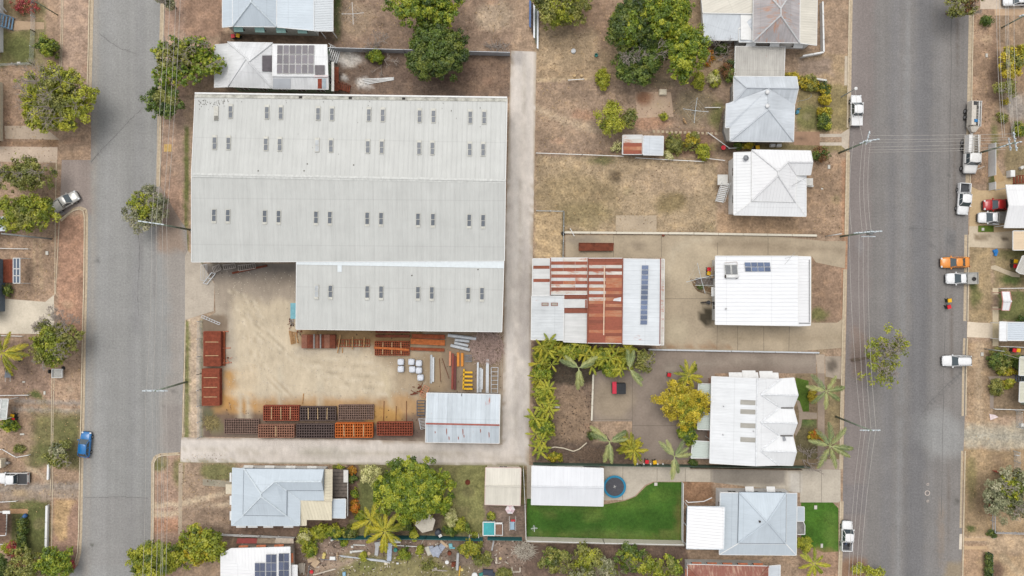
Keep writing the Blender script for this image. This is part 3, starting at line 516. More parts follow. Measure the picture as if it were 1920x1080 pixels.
def on(pl, quad, off=.02, t=.05):
    """slab lying on a roof plane; quad in photo pixels"""
    mb = MB(); n = pl[1]; q = [hit(pl, x, y) for x, y in quad]
    a = sum(q[i].x*q[(i+1) % len(q)].y-q[(i+1) % len(q)].x*q[i].y for i in range(len(q)))
    if a < 0: q = q[::-1]
    k = len(q); mb.add([p+n*off for p in q]+[p+n*(off+t) for p in q], [tuple(range(k-1, -1, -1)), tuple(range(k, 2*k))]+[(i, (i+1) % k, k+(i+1) % k, k+i) for i in range(k)]); return mb
def slab(parent, pl, quad, m, name, off=.02, t=.05): return on(pl, quad, off, t).build(name, m, parent)
def qr(x0, y0, x1, y1): return [(x0, y0), (x1, y0), (x1, y1), (x0, y1)]
def offset_poly(p, d):
    n = len(p); ar = sum(p[i].x*p[(i+1) % n].y-p[(i+1) % n].x*p[i].y for i in range(n))
    if ar < 0: p = p[::-1]
    r = []
    for i in range(n):
        a, b, c = p[i-1], p[i], p[(i+1) % n]; d1 = (b-a).normalized(); d2 = (c-b).normalized()
        n1 = Vector((-d1.y, d1.x)); n2 = Vector((-d2.y, d2.x)); k = n1+n2; r.append(b+k*(d/max(.3, 1+n1.dot(n2))))
    return r
def window(parent, a, b, f, z0, w_=1.3, h_=1.2, hood=None, hm=None, fm=None):
    d = (b-a).normalized(); nn = Vector((d.y, -d.x)); c = a.lerp(b, f)
    def q(mb, w2, h2, t, zc): p = c+nn*t*.5; mb.box(p.x, p.y, zc, w2, t, h2, math.atan2(d.y, d.x))
    zc = z0+h_/2; fr_ = MB(); q(fr_, w_+.16, h_+.16, .1, zc); fo = fr_.build('window', fm or WHT, parent)
    g = MB(); q(g, w_, h_, .13, zc); g.build('pane', glass(), fo)
    bar = MB(); q(bar, .05, h_, .16, zc); bar.build('glazing_bar', fm or WHT, fo)
    if hood:
        x = c+nn*.05; y = c+nn*hood; e = Vector((d.x, d.y, 0))*(w_/2+.15); zt = z0+h_+.45; hb = MB()
        A_ = Vector((x.x, x.y, zt)); B_ = Vector((y.x, y.y, zt-.45)); u = Vector((0, 0, .05))
        hb.hexa([A_-e, A_+e, B_+e, B_-e, A_-e+u, A_+e+u, B_+e+u, B_-e+u]); hb.build('hood', hm or WHT, fo)
def walls(parent, eave, he, m, inset=.45, z0=0., wins=3.4, wz=None, hood=None, hm=None, skip=(), name='wall', low=None):
    pts = [Vector((p.x, p.y)) for p in (P(x, y, he) for x, y in eave)]; q = offset_poly(pts, inset)
    MB().prism([(v.x, v.y) for v in q], z0, he-.12).build(name, m, parent)
    if low:  # darker base storey with a slightly smaller plan
        r = offset_poly(q, .12); MB().prism([(v.x, v.y) for v in r], 0, z0).build('base_wall', low, parent)
    n = len(q); wz = wz if wz is not None else max(z0+.8, he-2.2)
    for i in range(n):
        a, b = q[i], q[(i+1) % n]; mid = (a+b)/2; d = (b-a); L = d.length
        if L < 2.5 or i in skip or not wins: continue
        nn = Vector((d.y, -d.x)).normalized()
        if nn.dot(-mid) < 0: continue
        k = max(1, int(L/wins))
        for j in range(k): window(parent, a, b, (j+.5)/k, wz, 1.25, 1.15, hood, hm)
    return q
def stairs(parent, a, b, wd, z1, n=9, m=None, name='step', rail=True, side=1):
    """treads climbing from ground point a to point b (world xy), each its own piece"""
    a = Vector(a); b = Vector(b); d = (b-a); ang = math.atan2(d.y, d.x); L = d.length/n
    for i in range(n):
        p = a+d*((i+.5)/n); z = z1*(i+1)/n; MB().box(p.x, p.y, z-.03, L*.72, wd, .06, ang).build(name, m or WHT, parent)
    pn = Vector((-d.y, d.x)).normalized()
    for s_ in (-1, 1):
        o = pn*wd/2*s_; mb = MB(); mb.beam((a.x+o.x, a.y+o.y, .1), (b.x+o.x, b.y+o.y, z1), .06, .2)
        if rail:
            mb.beam((a.x+o.x, a.y+o.y, 1.0), (b.x+o.x, b.y+o.y, z1+.9), .06, .06)
            for i in range(0, n+1, 2): p = a+d*(i/n)+o; mb.beam((p.x, p.y, z1*i/n), (p.x, p.y, z1*i/n+.9), .05)
        mb.build('stringer', m or WHT, parent)
SOLF = mat('panel_frame', C(214, 214, 210), .4, .6); SOLC = glass('solar_cells', (.028, .034, .05), .16)
def solmat(name, ca, cb):
    if name in MATS: return MATS[name]
    q = NB(name); p = q.pos(); b = q.n('TexBrick'); b.offset = 0; q.l(p, b.inputs[0]); b.inputs['Scale'].default_value = 1
    b.inputs['Brick Width'].default_value = .16; b.inputs['Row Height'].default_value = .16; b.inputs['Mortar Size'].default_value = .012
    b.inputs[1].default_value = (*ca, 1); b.inputs[2].default_value = (*cb, 1); b.inputs[3].default_value = (*mix(ca, (.5, .5, .55), .35), 1)
    oi = q.n('ObjectInfo').outputs['Random']
    q.l(q.mixc(1., b.outputs[0], q.mr(oi, 0, 1, .75, 1.3), 'MULTIPLY'), q.b.inputs['Base Color']); q.b.inputs['Roughness'].default_value = .3; q.b.inputs['Specular IOR Level'].default_value = .3
    MATS[name] = q.m; return q.m
SOL1 = solmat('solar_cells_grey', C(96, 86, 88), C(84, 82, 94)); SOL2 = solmat('solar_cells_blue', C(58, 84, 122), C(70, 92, 128)); SOL3 = solmat('solar_cells_navy', C(40, 54, 84), C(44, 60, 92))
def panel(parent, pl, quad, m, off=.1):
    f = slab(parent, pl, quad, SOLF, 'solar_panel', off, .05); cx = sum(x for x, y in quad)/4; cy = sum(y for x, y in quad)/4
    slab(f, pl, [(cx+(x-cx)*.94, cy+(y-cy)*.96) for x, y in quad], m, 'cell_sheet', off+.05, .012)
WHT = mat('white_paint', C(240, 240, 238), .55, 0, .05); OFFW = mat('offwhite_boards', C(222, 220, 214), .7, 0, .08); CREAM = mat('cream_paint', C(226, 214, 190), .7, 0, .08); GREENW = mat('green_boards', C(126, 142, 118), .8, 0, .15); TURQ = mat('turquoise_hood', C(160, 200, 192), .6, 0, .08)
DARK = mat('dark_void', C(70, 62, 56), .9); TIMB = mat('weathered_timber', C(150, 132, 112), .9, 0, .2); TIMR = mat('red_brown_timber', C(140, 74, 50), .8, 0, .2); DECK = mat('grey_decking', C(118, 108, 100), .85, 0, .18); CONCW = mat('grey_blocks', C(150, 146, 142), .85, 0, .15)
RW = roofmat('white_roofing', C(243, 244, 245), .5, .35, .02, 0, dirt=.07); RWH = roofmat('bright_white_roofing', C(243, 243, 244), .52, .6, .015, 0, dirt=.04); RBL = roofmat('pale_blue_roofing', C(206, 217, 226), .4, .3, .025, 0, dirt=.07)
RGR = roofmat('warehouse_sheeting', C(202, 203, 199), .76, .45, .03, 0, dirt=.08); RG2 = roofmat('silver_grey_roofing', C(214, 220, 226), .5, .4, .05, 0, dirt=.14); ROLD = roofmat('weathered_galvanised_roofing', C(240, 241, 242), .5, .4, .05, .02, dirt=.15); RCR = roofmat('cream_roofing', C(228, 222, 208), .4, .45, .04, 0, dirt=.1)
RPT = roofmat('patchy_rust_roofing', C(190, 184, 184), .45, .4, .06, .3, (.23, .13, .09), .2); RRU = roofmat('deep_rust_roofing', C(190, 150, 128), .45, .4, .08, .7, (.12, .035, .022), .25); RYS = roofmat('yard_shed_roofing', C(203, 212, 219), .78, .5, .10, .03, dirt=.12); RGB = roofmat('grey_beige_roofing', C(206, 202, 194), .35, .7, .05, .01, dirt=.2)
RCRM = roofmat('pale_cream_ribbed', C(232, 222, 196), .5, .8, .03, 0, dirt=.08); RGN = roofmat('pale_green_awning', C(206, 216, 208), .3, .7, .03, 0, dirt=.08)
def bld(name, label, x, y, cat='house', group=None): return thing(name, label, cat, P(x, y, 0), group)
# ---------------------------------------------------------------- the warehouse
wh = bld('warehouse', 'huge pale grey metal warehouse with rows of dark paired skylights', 650, 400, 'warehouse')
E1, RD = 6.2, 7.9
V = [(366, 177, E1), (951, 185, E1), (948, 339, RD), (359, 327, RD), (359, 491, E1), (946, 489, E1)]
wr, wp = roof(wh, V, [(0, 1, 2, 3), (3, 2, 5, 4)], RGR, .14)
# ridge cap as a broad flashing with a step
for y0, y1, nm in ((-3, 1.5, 'ridge_flashing'), (1.5, 5, 'ridge_flashing')): slab(wr, wp[0 if y1 < 2 else 1], [(360, 327+y0), (948, 339+y0), (948, 339+y1), (360, 327+y1)], mat('ridge_metal', C(206, 207, 203), .5), nm, .03, .06)
V2 = [(556, 484, 6.05), (945, 491, 6.05), (941, 622, 5.4), (555, 617, 5.4)]
wr2, wp2 = roof(wh, V2, [(0, 1, 2, 3)], RGR, .14, name='annex_roof')
PALE = mat('new_pale_flashing', C(226, 233, 236), .45, 0, .04)
slab(wr2, wp2[0], [(556, 483), (945, 490), (945, 503), (556, 496)], PALE, 'flashing', .02, .05); slab(wr2, wp2[0], [(633, 497), (641, 497), (641, 510), (633, 510)], PALE, 'flashing', .02, .05)
WALLG = mat('warehouse_cladding', C(196, 198, 196), .6, 0, .06)
walls(wh, [(366, 177), (951, 185), (946, 489), (359, 491)], E1, WALLG, .25, wins=0); walls(wh, [(558, 492), (945, 492), (941, 622), (555, 617)], 5.4, WALLG, .25, wins=0, name='annex_wall')
# box gutter along the upper edge with mould stains and droppers
gm = mat('mouldy_gutter', C(186, 184, 174), .8, 0, .3, 1.2)
slab(wr, wp[0], [(366, 176.5), (951, 184.5), (951, 191), (366, 183)], gm, 'box_gutter', .03, .05); slab(wr, wp[0], [(366, 174), (951, 182), (951, 184.6), (366, 176.6)], WHT, 'gutter_edge', .03, .16)
for x in (564, 657, 757): slab(wr, wp[0], qr(x-3, 178+x*.0137-5, x+3, 180+x*.0137-3), mat('black_stain', C(60, 58, 56), .9), 'gutter_outlet', .1, .04)
SKP = mat('skylight_sheet', C(104, 110, 118), .35, 0, .12, 1.5); SKF = mat('skylight_flange', C(208, 206, 196), .6); SKO = mat('skylight_faded', C(186, 190, 192), .5)
def skyl(pl, x, y, up, r, L=27, w2=4.2, pm=None, par=None):
    f = slab(par, pl, [(x-w2, y-L/2), (x+w2, y-L/2), (x+w2-.4, y+L/2), (x-w2-.4, y+L/2)], SKF, 'skylight', .02, .14)
    a = y-L/2+(4.5 if up else 1.2); b = a+L-5.7; m2 = (a+b)/2
    for u, v in ((a, m2-.5), (m2+.5, b)): slab(f, pl, [(x-w2+.9, u), (x+w2-.9, u), (x+w2-1.2, v), (x-w2+.6, v)], pm or SKP, 'pane', .16, .03)
for row, (xs, y0, sl_, up, pl) in enumerate([((433, 501, 527, 597, 623, 692, 718, 787, 813, 882, 908), 207.5, .0237, True, wp[0]), ((403, 429, 499, 525, 595, 621, 690, 716, 786, 811, 881, 906), 266.5, .026, True, wp[0]), ((402, 428, 497, 523, 593, 619, 689, 715, 784, 812, 880, 906), 404.5, .021, False, wp[1]), ((594, 620, 689, 715, 784, 810, 878, 904), 544, .016, False, wp2[0])]):
    for x in xs:
        skyl(pl, x, y0+(x-366)*sl_*.95, up, row, pm=SKO if (row == 1 and x == 595) or (row == 3 and x == 594) else None, par=wr2 if row == 3 else wr)
skyl(wp[0], 406, 213, True, 0, 26, 4.2, SKF, wr); slab(wr, wp[0], qr(402.5, 218, 409.5, 226), mat('skylight_dirty', C(130, 128, 120), .6), 'skylight_patch', .2, .02)
# soot, leaf and lichen marks lying on the sheeting: thin curled debris pieces
deb = mat('roof_litter', C(96, 92, 84), .9, 0, .3)
for i in range(70):
    x = 372+abs(random.gauss(0, 40)) if i < 48 else random.uniform(366, 945); y = 186+abs(random.gauss(0, 9)) if i < 60 else random.uniform(190, 325); x = min(x, 900)
    l = random.uniform(.8, 3.2); q = [(x, y), (x+random.uniform(.4, 1.2), y+.3), (x+random.uniform(-.3, .9), y+l), (x-.4, y+l*.7)]
    slab(wr, wp[0], q, deb, 'leaf_litter', .02, .015)
for x, y in ((576, 307), (570, 320), (663, 309), (484, 320), (896, 505), (772, 516)): slab(wr, wp[0] if y < 330 else wp2[0], [(x-1.2, y), (x+1, y-1), (x+1.6, y+1), (x-.5, y+1.8)], deb, 'leaf_litter', .02, .03)
# teal side door canopy on the annex
MB().box(*(P(550, 583, 2.6)), .95, 2.6, .1).build('door_canopy', mat('teal_metal', C(120, 178, 190), .5), wh)
# ---------------------------------------------------------------- house above the warehouse with turquoise hoods
t1 = bld('house', 'pale grey hip-roofed house with turquoise window hoods at the top edge', 520, 5)
roof(t1, [(417, -70, 3.9), (436, -70, 4.3), (436.7, 49.5, 4.3), (417, 51.5, 3.9)], [(0, 1, 2, 3)], RBL, .1, name='verandah_roof')
o, pl = roof(t1, [(436, -70, 4.4), (518, -70, 4.4), (518, 50, 4.4), (436.5, 49, 4.4), (471, 3.5, 6.4), (471, -30, 6.4)], [(3, 2, 4), (2, 1, 5, 4), (0, 3, 4, 5), (1, 0, 5)], RBL, .1, [(3, 4), (2, 4), (4, 5)], capm=mat('pale_capping', C(214, 224, 230), .5))
o, pl2 = roof(t1, [(519.5, -70, 4.35), (588, -70, 4.1), (588, 57.5, 4.1), (519.5, 51, 4.35)], [(0, 1, 2, 3)], RBL, .1, name='rear_roof')
roof(t1, [(588.5, -70, 4.0), (624, -70, 3.7), (624, 58.5, 3.7), (588.5, 58, 4.0)], [(0, 1, 2, 3)], roofmat('patio_roofing', C(216, 222, 226), .28, .9, .02, 0, dirt=.05), .08, name='patio_roof')
walls(t1, [(420, -68), (588, -68), (588, 54), (420, 50)], 4, OFFW, .3, wins=3.0, hood=.75, hm=TURQ, wz=1.9)
for x in (600, 622): MB().beam(P(x, 57, 3.6), Vector((P(x, 57, 3.6).x, P(x, 57, 3.6).y, 0)), .1).build('post', WHT, t1)
# ---------------------------------------------------------------- house with the brownish solar array
t2 = bld('house', 'old white-roofed house with a large solar array, tucked against the warehouse', 515, 135)
roof(t2, [(403, 84, 3.1), (427.5, 82, 3.5), (427.5, 163, 3.5), (402, 164, 3.1)], [(0, 1, 2, 3)], ROLD, .1, name='lean_to_roof')
o, pl = roof(t2, [(427.5, 79, 3.8), (511, 80.5, 3.8), (510, 165, 3.8), (427.5, 162, 3.8), (462, 109, 5.5), (466, 116, 5.5)], [(0, 1, 5, 4), (1, 2, 5), (2, 3, 4, 5), (3, 0, 4)], ROLD, .1, [(0, 4), (3, 4), (1, 5), (2, 5), (4, 5)])
g0 = mat('dull_grey_panel', C(104, 98, 102), .5); slab(o, pl[1], qr(491.5, 104.5, 510, 134), g0, 'collector_panel', .08, .08)
o2, pl2 = roof(t2, [(511, 83, 3.9), (613, 84, 3.9), (615, 143.5, 4.6), (511, 143, 4.6), (511, 166, 3.8), (616, 167, 3.8)], [(0, 1, 2, 3), (3, 2, 5, 4)], ROLD, .1, [(3, 2)], name='rear_roof')
for i in range(6):
    for j in range(3): x = 520.3+i*11.7; y = 85.4+j*18.1; panel(t2, pl2[0], [(x-j*.3, y), (x+10.9-j*.3, y), (x+10.6-j*.3, y+17), (x-.3-j*.3, y+17)], SOL1)
slab(o2, pl2[0], qr(591, 123, 609, 140), g0, 'collector_panel', .08, .08); slab(o2, pl2[0], [(589, 141.8), (615, 142), (615, 145), (589, 145)], mat('faded_red_flashing', C(212, 136, 132), .6), 'flashing', .05, .04)
slab(o2, pl2[1], qr(596, 147.5, 603.5, 166), mat('rust_sheet', C(158, 78, 58), .8, 0, .25), 'roof_sheet', .02, .04); slab(o2, pl2[1], qr(604.5, 147.5, 611, 165.5), mat('bluish_sheet', C(186, 200, 208), .6), 'roof_sheet', .02, .04); slab(o2, pl2[1], qr(512, 147, 545, 166), roofmat('dull_sheets', C(206, 210, 216), .5, .4, .05), 'roof_sheet', .02, .03)
walls(t2, [(430, 82), (613, 84), (616, 166), (430, 162)], 3.7, GREENW, .2, wins=2.8, wz=1.5)
ls = P(619, 170, 0); stairs(t2, (P(636, 108).x, P(636, 108).y), (P(620, 103).x, P(620, 103).y), 2.2, 1.6, 6, WHT)
MB().beam(P(624, 116, 3.4), P(624, 171, 3.4), .42, .12).build('verge_board', OFFW, t2)
st = thing('timber_stair', 'red-brown timber stair and landing behind the solar-array house', 'stairs', P(642, 160))
stairs(st, (P(657, 168).x, P(657, 168).y), (P(632, 163).x, P(632, 163).y), 1.1, 1.4, 8, TIMR); MB().box(*P(630, 148, 1.4), .9, 4.0, .08).build('landing', TIMR, st)
# ---------------------------------------------------------------- top right: rust-streaked house with carport
r1 = bld('house', 'rust-streaked hip-roofed house with pale skillion additions beside the big mango trees', 1430, 30)
roof(r1, [(1313, -40, 3.3), (1440, -40, 3.9), (1438, 0, 3.9), (1413, 26, 3.6), (1318, 24.5, 3.2)], [(0, 1, 2, 3, 4)], RCR, .1, name='rear_roof'); roof(r1, [(1318, 26, 3.1), (1412, 27, 3.4), (1384, 55, 3.1), (1384, 75, 2.9), (1321, 75, 2.9)], [(0, 1, 2, 3, 4)], RG2, .1, name='skillion_roof'); roof(r1, [(1385.5, 55, 3.2), (1410, 31, 3.5), (1411.5, 78.5, 3.3), (1386, 78.5, 3.1)], [(0, 1, 2, 3)], RG2, .1, name='infill_roof')
o, pl = roof(r1, [(1413, -40, 4.0), (1500, -40, 4.0), (1499, 80, 4.0), (1412, 78.5, 4.0), (1464, 16, 6.2), (1464, 29, 6.2)], [(0, 1, 4), (1, 2, 5, 4), (2, 3, 5), (3, 0, 4, 5)], RPT, .1, [(0, 4), (1, 4), (2, 5), (3, 5), (4, 5)], capm=mat('grey_capping', C(206, 206, 206), .6))
roof(r1, [(1500.5, -50, 3.9), (1533, -50, 3.4), (1531, 85, 3.4), (1500, 81, 3.9)], [(0, 1, 2, 3)], RCR, .1, name='verandah_roof')
walls(r1, [(1386, -40), (1529, -40), (1527, 82), (1386, 77)], 3.5, WHT, .3, wins=3.8, wz=1.2, hood=.7); walls(r1, [(1318, -40), (1384, -40), (1384, 74), (1322, 74)], 2.9, OFFW, .3, wins=3.5, wz=1.0, name='rear_wall')
cp = bld('carport', 'low beige corrugated carport between the rusty house and the silver house', 1425, 115, 'carport')
roof(cp, [(1379, 87, 2.5), (1472, 88, 2.5), (1470, 143, 2.3), (1377.5, 142, 2.3)], [(0, 1, 2, 3)], RGB, .07)
for x, y in ((1382, 91), (1468, 92), (1382, 139), (1466, 140), (1425, 140)): p = P(x, y, 2.3); MB().beam((p.x, p.y, 0), p, .1).build('post', WHT, cp)
# ---------------------------------------------------------------- silver house
r2 = bld('house', 'silver-grey hip-roofed house with two round roof vents', 1430, 205)
SV = RG2
o, pl = roof(r2, [(1376, 143.3, 4.3), (1493.7, 144, 4.3), (1497, 165.5, 5.6), (1490.7, 194.5, 4.3), (1376, 193, 4.3), (1400, 164.4, 5.6)], [(0, 1, 2, 5), (5, 2, 3, 4), (4, 0, 5)], SV, .1, [(5, 2), (5, 0), (5, 4)], name='roof')
o2, pl2 = roof(r2, [(1362, 194.4, 4.15), (1490, 195.5, 4.15), (1487.8, 265.5, 4.15), (1369, 264.5, 4.15), (1369, 239, 4.15), (1360.5, 239, 4.15), (1441, 166, 5.75), (1441, 205, 5.75)], [(0, 1, 6), (1, 2, 7, 6), (2, 3, 7), (3, 4, 5, 0, 6, 7)], SV, .1, [(6, 7), (2, 7), (3, 7)], name='main_roof')
VENT = mat('vent_cap', C(236, 236, 236), .5)
for x, y in ((1437.5, 174), (1437.5, 199.5)): p = hit(pl2[3], x, y); MB().lathe(p, [(.12, -.2), (.12, .25), (.34, .3), (.34, .42), (.1, .52)], 14).build('roof_vent', VENT, r2, True)
walls(r2, [(1378, 145), (1491, 146), (1487, 264), (1370, 262), (1363, 238), (1363, 196), (1378, 195)], 4.1, OFFW, .35, wins=3.6, wz=2.2, low=CONCW, z0=1.3)
stairs(r2, (P(1353, 246).x, P(1353, 246).y), (P(1356, 209).x, P(1356, 209).y), 1.1, 2.0, 11, TIMB); 
for x in (1448, 1460): MB().box(*P(x, 273, 1.0), .75, .45, .7).build('air_conditioner', VENT, r2)
# ---------------------------------------------------------------- bright white house
r3 = bld('house', 'bright white hip-roofed house with a white side stair', 1440, 345)
o, pl = roof(r3, [(1410, 281, 5.2), (1520, 283, 5.2), (1524, 304.3, 6.2), (1520, 327.5, 5.2), (1493, 328, 5.2), (1491, 378, 5.2), (1410, 376.5, 5.2), (1459, 321, 6.9), (1459, 329, 6.9), (1477, 304, 6.2)], [(0, 1, 2, 9, 7), (9, 2, 3, 4), (4, 5, 8, 7, 9), (5, 6, 8), (6, 0, 7, 8)], RWH, .1, [(0, 7), (7, 8), (8, 5), (8, 6), (9, 2), (7, 9), (9, 4)])
for F_ in ([(1376, 286, 4.4), (1409.5, 285, 5.0), (1409.5, 377, 5.0), (1376, 402.6, 4.4)], [(1376, 402.8, 4.4), (1409.5, 377.2, 5.0), (1491.5, 378.5, 5.0), (1511.5, 405.6, 4.4)], [(1511.5, 405.4, 4.4), (1491.7, 378, 5.0), (1493.5, 329, 5.0), (1511.5, 329, 4.4)]): roof(r3, F_, [(0, 1, 2, 3)], roofmat('white_skirt_roofing', C(240, 241, 242), .5, .6, .02, 0, dirt=.05), .08, name='verandah_roof')
walls(r3, [(1379, 289), (1518, 286), (1518, 325), (1509, 330), (1509, 402), (1379, 400)], 4.5, WHT, .3, wins=3.6, wz=2.4)
stairs(r3, (P(1348, 379).x, P(1348, 379).y), (P(1354, 345).x, P(1354, 345).y), 1.3, 1.7, 11, WHT); MB().box(*P(1355, 337, 1.75), 1.7, 1.7, .1).build('landing', OFFW, r3)
p = hit(plane_of([P(1376, 286, 4.4), P(1409, 285, 5.0), P(1409, 377, 5.0)]), 1397, 297); ds = MB().lathe((p.x, p.y, p.z+.3), [(.05, -.3), (.06, 0), (.42, .12), (.45, .16)], 16); ds.build('satellite_dish', mat('dish_grey', C(150, 152, 156), .5), r3, True)
MB().box(*P(1518, 341, 1.1), 1.1, 1.2, .1).build('porch_landing', OFFW, r3); MB().box(*P(1519, 349, .6), 1.1, .3, .1).build('porch_step', OFFW, r3)
an = MB(); q = P(1497, 341, 5); an.beam(q+Vector((0, 0, -1.2)), q+Vector((0, 0, 1)), .05); an.beam(q+Vector((-1.5, -.8, 1)), q+Vector((.6, .4, 1)), .04)
for i in range(6): an.beam(q+Vector((-1.4+i*.35, -.9+i*.22, 1)), q+Vector((-1.15+i*.35, -.45+i*.1, 1)), .03)
an.build('antenna', mat('antenna_metal', C(170, 170, 170), .5, .5), r3)
# ---------------------------------------------------------------- rusty industrial shed row
rs = bld('shed', 'long workshop shed of rust-red and white corrugated bays beside the lane', 1120, 565, 'shed')
RST = [roofmat('sheet_rust_red', C(158, 92, 68), .11, .5, .1, .7, (.17, .05, .03), .25, .8), roofmat('sheet_white_rusty', C(230, 224, 214), .11, .5, .05, .34, (.24, .085, .045), .2, .7), roofmat('sheet_white', C(226, 226, 224), .11, .5, .05, .08, (.3, .12, .06), .14, .6), roofmat('sheet_deep_rust', C(118, 58, 44), .11, .5, .1, .95, (.13, .042, .026), .2, .85), roofmat('sheet_orange_rust', C(206, 150, 116), .11, .5, .1, .6, (.22, .075, .038), .25, .8)]
def quadroof(nm, q, m, **k): return roof(rs, q, [(0, 1, 2, 3)], m, .08, name=nm, **k)
def uvd(o):
    me = o.data; uv = me.uv_layers.new(name='UVMap'); d = []
    for l in me.loops: v = me.vertices[l.vertex_index].co+wloc(o); d += [v.y, v.x]
    uv.data.foreach_set('uv', d)
def sheets(par, pl, x0, x1, y0, y1, cols, rows, pick, slant=0.):
    for c in range(cols):
        for r in range(rows):
            a = x0+(x1-x0)*c/cols; b = x0+(x1-x0)*(c+1)/cols; u = y0+(y1-y0)*r/rows; v = y0+(y1-y0)*(r+1)/rows
            k = pick(c, r); ji = random.uniform(-.25, .25)
            o = slab(par, pl, [(a+.15+ji, u+.12), (b-.1+ji, u+.12), (b-.1+ji-slant, v+.25), (a+.15+ji-slant, v+.25)], RST[k], 'roof_sheet', .015+.02*(r % 2), .03); uvd(o)
oa, pa = quadroof('bay_roof', [(999, 485, 3.6), (1031, 485, 3.9), (1031, 554, 3.9), (998, 554, 3.6)], RST[2]); sheets(oa, pa[0], 1000, 1031, 485.5, 553.5, 1, 11, lambda c, r: random.choice([0, 4]) if r in (2, 6) else random.choice([1, 2, 2] if r > 6 else [2]), .1)
ob, pb = quadroof('bay_roof', [(1032.5, 483.5, 3.8), (1102, 483.5, 4.2), (1101, 552, 4.2), (1032, 552, 3.8)], RST[1]); sheets(ob, pb[0], 1033.5, 1101, 484, 551, 3, 11, lambda c, r: random.choice([0, 0, 0, 4]) if r in (1, 3, 5, 7) else (3 if r == 9 else random.choice([1, 2, 1])), .1)
oc, pc = quadroof('bay_roof', [(997, 555, 3.5), (1057, 555, 3.9), (1056, 638, 3.9), (996, 637, 3.5)], roofmat('shed_grey_roofing', C(214, 218, 220), .5, .35, .04, .03, dirt=.16))
for x in (1015.5, 1033): f = slab(oc, pc[0], qr(x, 567.5, x+13, 573.5), mat('dull_red_frame', C(150, 98, 86), .8), 'skylight', .03, .06); slab(f, pc[0], qr(x+1.3, 568.5, x+11.7, 572.5), mat('grimy_glass', C(166, 160, 148), .4), 'pane', .09, .02)
od, pd = quadroof('bay_roof', [(1057.5, 553, 3.7), (1102, 553, 4.0), (1101, 643, 4.0), (1056.5, 641, 3.7)], RST[2])
for y0, y1, k in ((551.5, 560.5, 3), (561, 577, 2), (577.5, 587, 3)): uvd(slab(od, pd[0], [(1058, y0), (1101, y0), (1101, y1), (1058, y1)], RST[k], 'roof_sheet', .05 if k == 3 else .25, .08))
sheets(od, pd[0], 1058.5, 1100.5, 588, 641.5, 1, 9, lambda c, r: 2, .3); slab(od, pd[0], [(1097, 562), (1100, 562), (1100, 577), (1097, 577)], RST[0], 'flashing', .35, .03)
oe, pe = quadroof('bay_roof', [(1103, 484, 4.4), (1167, 484, 4.0), (1166, 644, 4.0), (1101.5, 643, 4.4)], RST[0])
sheets(oe, pe[0], 1104, 1166, 484.5, 642.5, 2, 26, lambda c, r: (3 if r in (0,) else (random.choice([0, 0, 3, 4]) if r % 2 else (random.choice([1, 1, 2]) if r < 13 and (c == 0 or r < 6) else random.choice([4, 4, 0])))), .08)
slab(oe, pe[0], [(1132, 500), (1134, 500), (1132.6, 628), (1130.6, 628)], mat('pale_batten', C(226, 196, 170), .7), 'batten', .1, .05); slab(oe, pe[0], [(1151, 560), (1164, 557), (1164, 565), (1149, 564)], mat('bare_metal_patch', C(222, 222, 224), .5), 'patch', .1, .03)
of_, pf = quadroof('bay_roof', [(1168.5, 485, 3.9), (1238, 486, 4.3), (1237, 647.5, 4.3), (1167.5, 645, 3.9)], roofmat('shed_silver_roofing', C(222, 227, 231), .76, .4, .03, .01, dirt=.1))
for i in range(12): y = 497.4+i*9.35; x = 1202.6-i*.22; panel(rs, pf[0], [(x, y), (x+13.6, y), (x+13.4, y+8.2), (x-.2, y+8.2)], SOL2)
quadroof('bay_roof', [(1239.3, 485.5, 4.25), (1245.5, 486, 4.0), (1244.3, 647, 4.0), (1238.3, 647, 4.25)], RST[1])
for x in (1032, 1102.5, 1167.8, 1238.6): slab(rs, pe[0] if x < 1160 else pf[0], [(x-.8, 484), (x+.8, 484), (x+.3-1.2, 645), (x-1.3-1.2, 645)] if x > 1100 else [(x-.8, 484), (x+.8, 484), (x+.5, 553), (x-1.1, 553)], RST[3], 'valley_flashing', .14, .06)
walls(rs, [(1000, 487), (1244, 488), (1242, 645), (998, 636)], 3.4, mat('shed_cladding', C(150, 140, 132), .8, 0, .2), .2, wins=0)
# ---------------------------------------------------------------- white office house on the concrete apron
r4 = bld('house', 'flat bright white metal-roofed building on the concrete apron with solar hot water', 1430, 545)
o, pl = roof(r4, [(1341.6, 480, 3.7), (1496, 480, 4.1), (1496, 611, 4.1), (1341.6, 608.5, 3.7)], [(0, 1, 2, 3)], roofmat('bright_white_deck', C(245, 246, 248), .62, .8, .012, 0, dirt=.03), .12)
MATS['bright_white_deck'].name = 'bright_white_deck'
o2, pl2 = roof(r4, [(1496.6, 481, 3.9), (1520, 481.5, 3.7), (1519.6, 610, 3.7), (1496.6, 611, 3.9)], [(0, 1, 2, 3)], RWH, .1, name='verandah_roof')
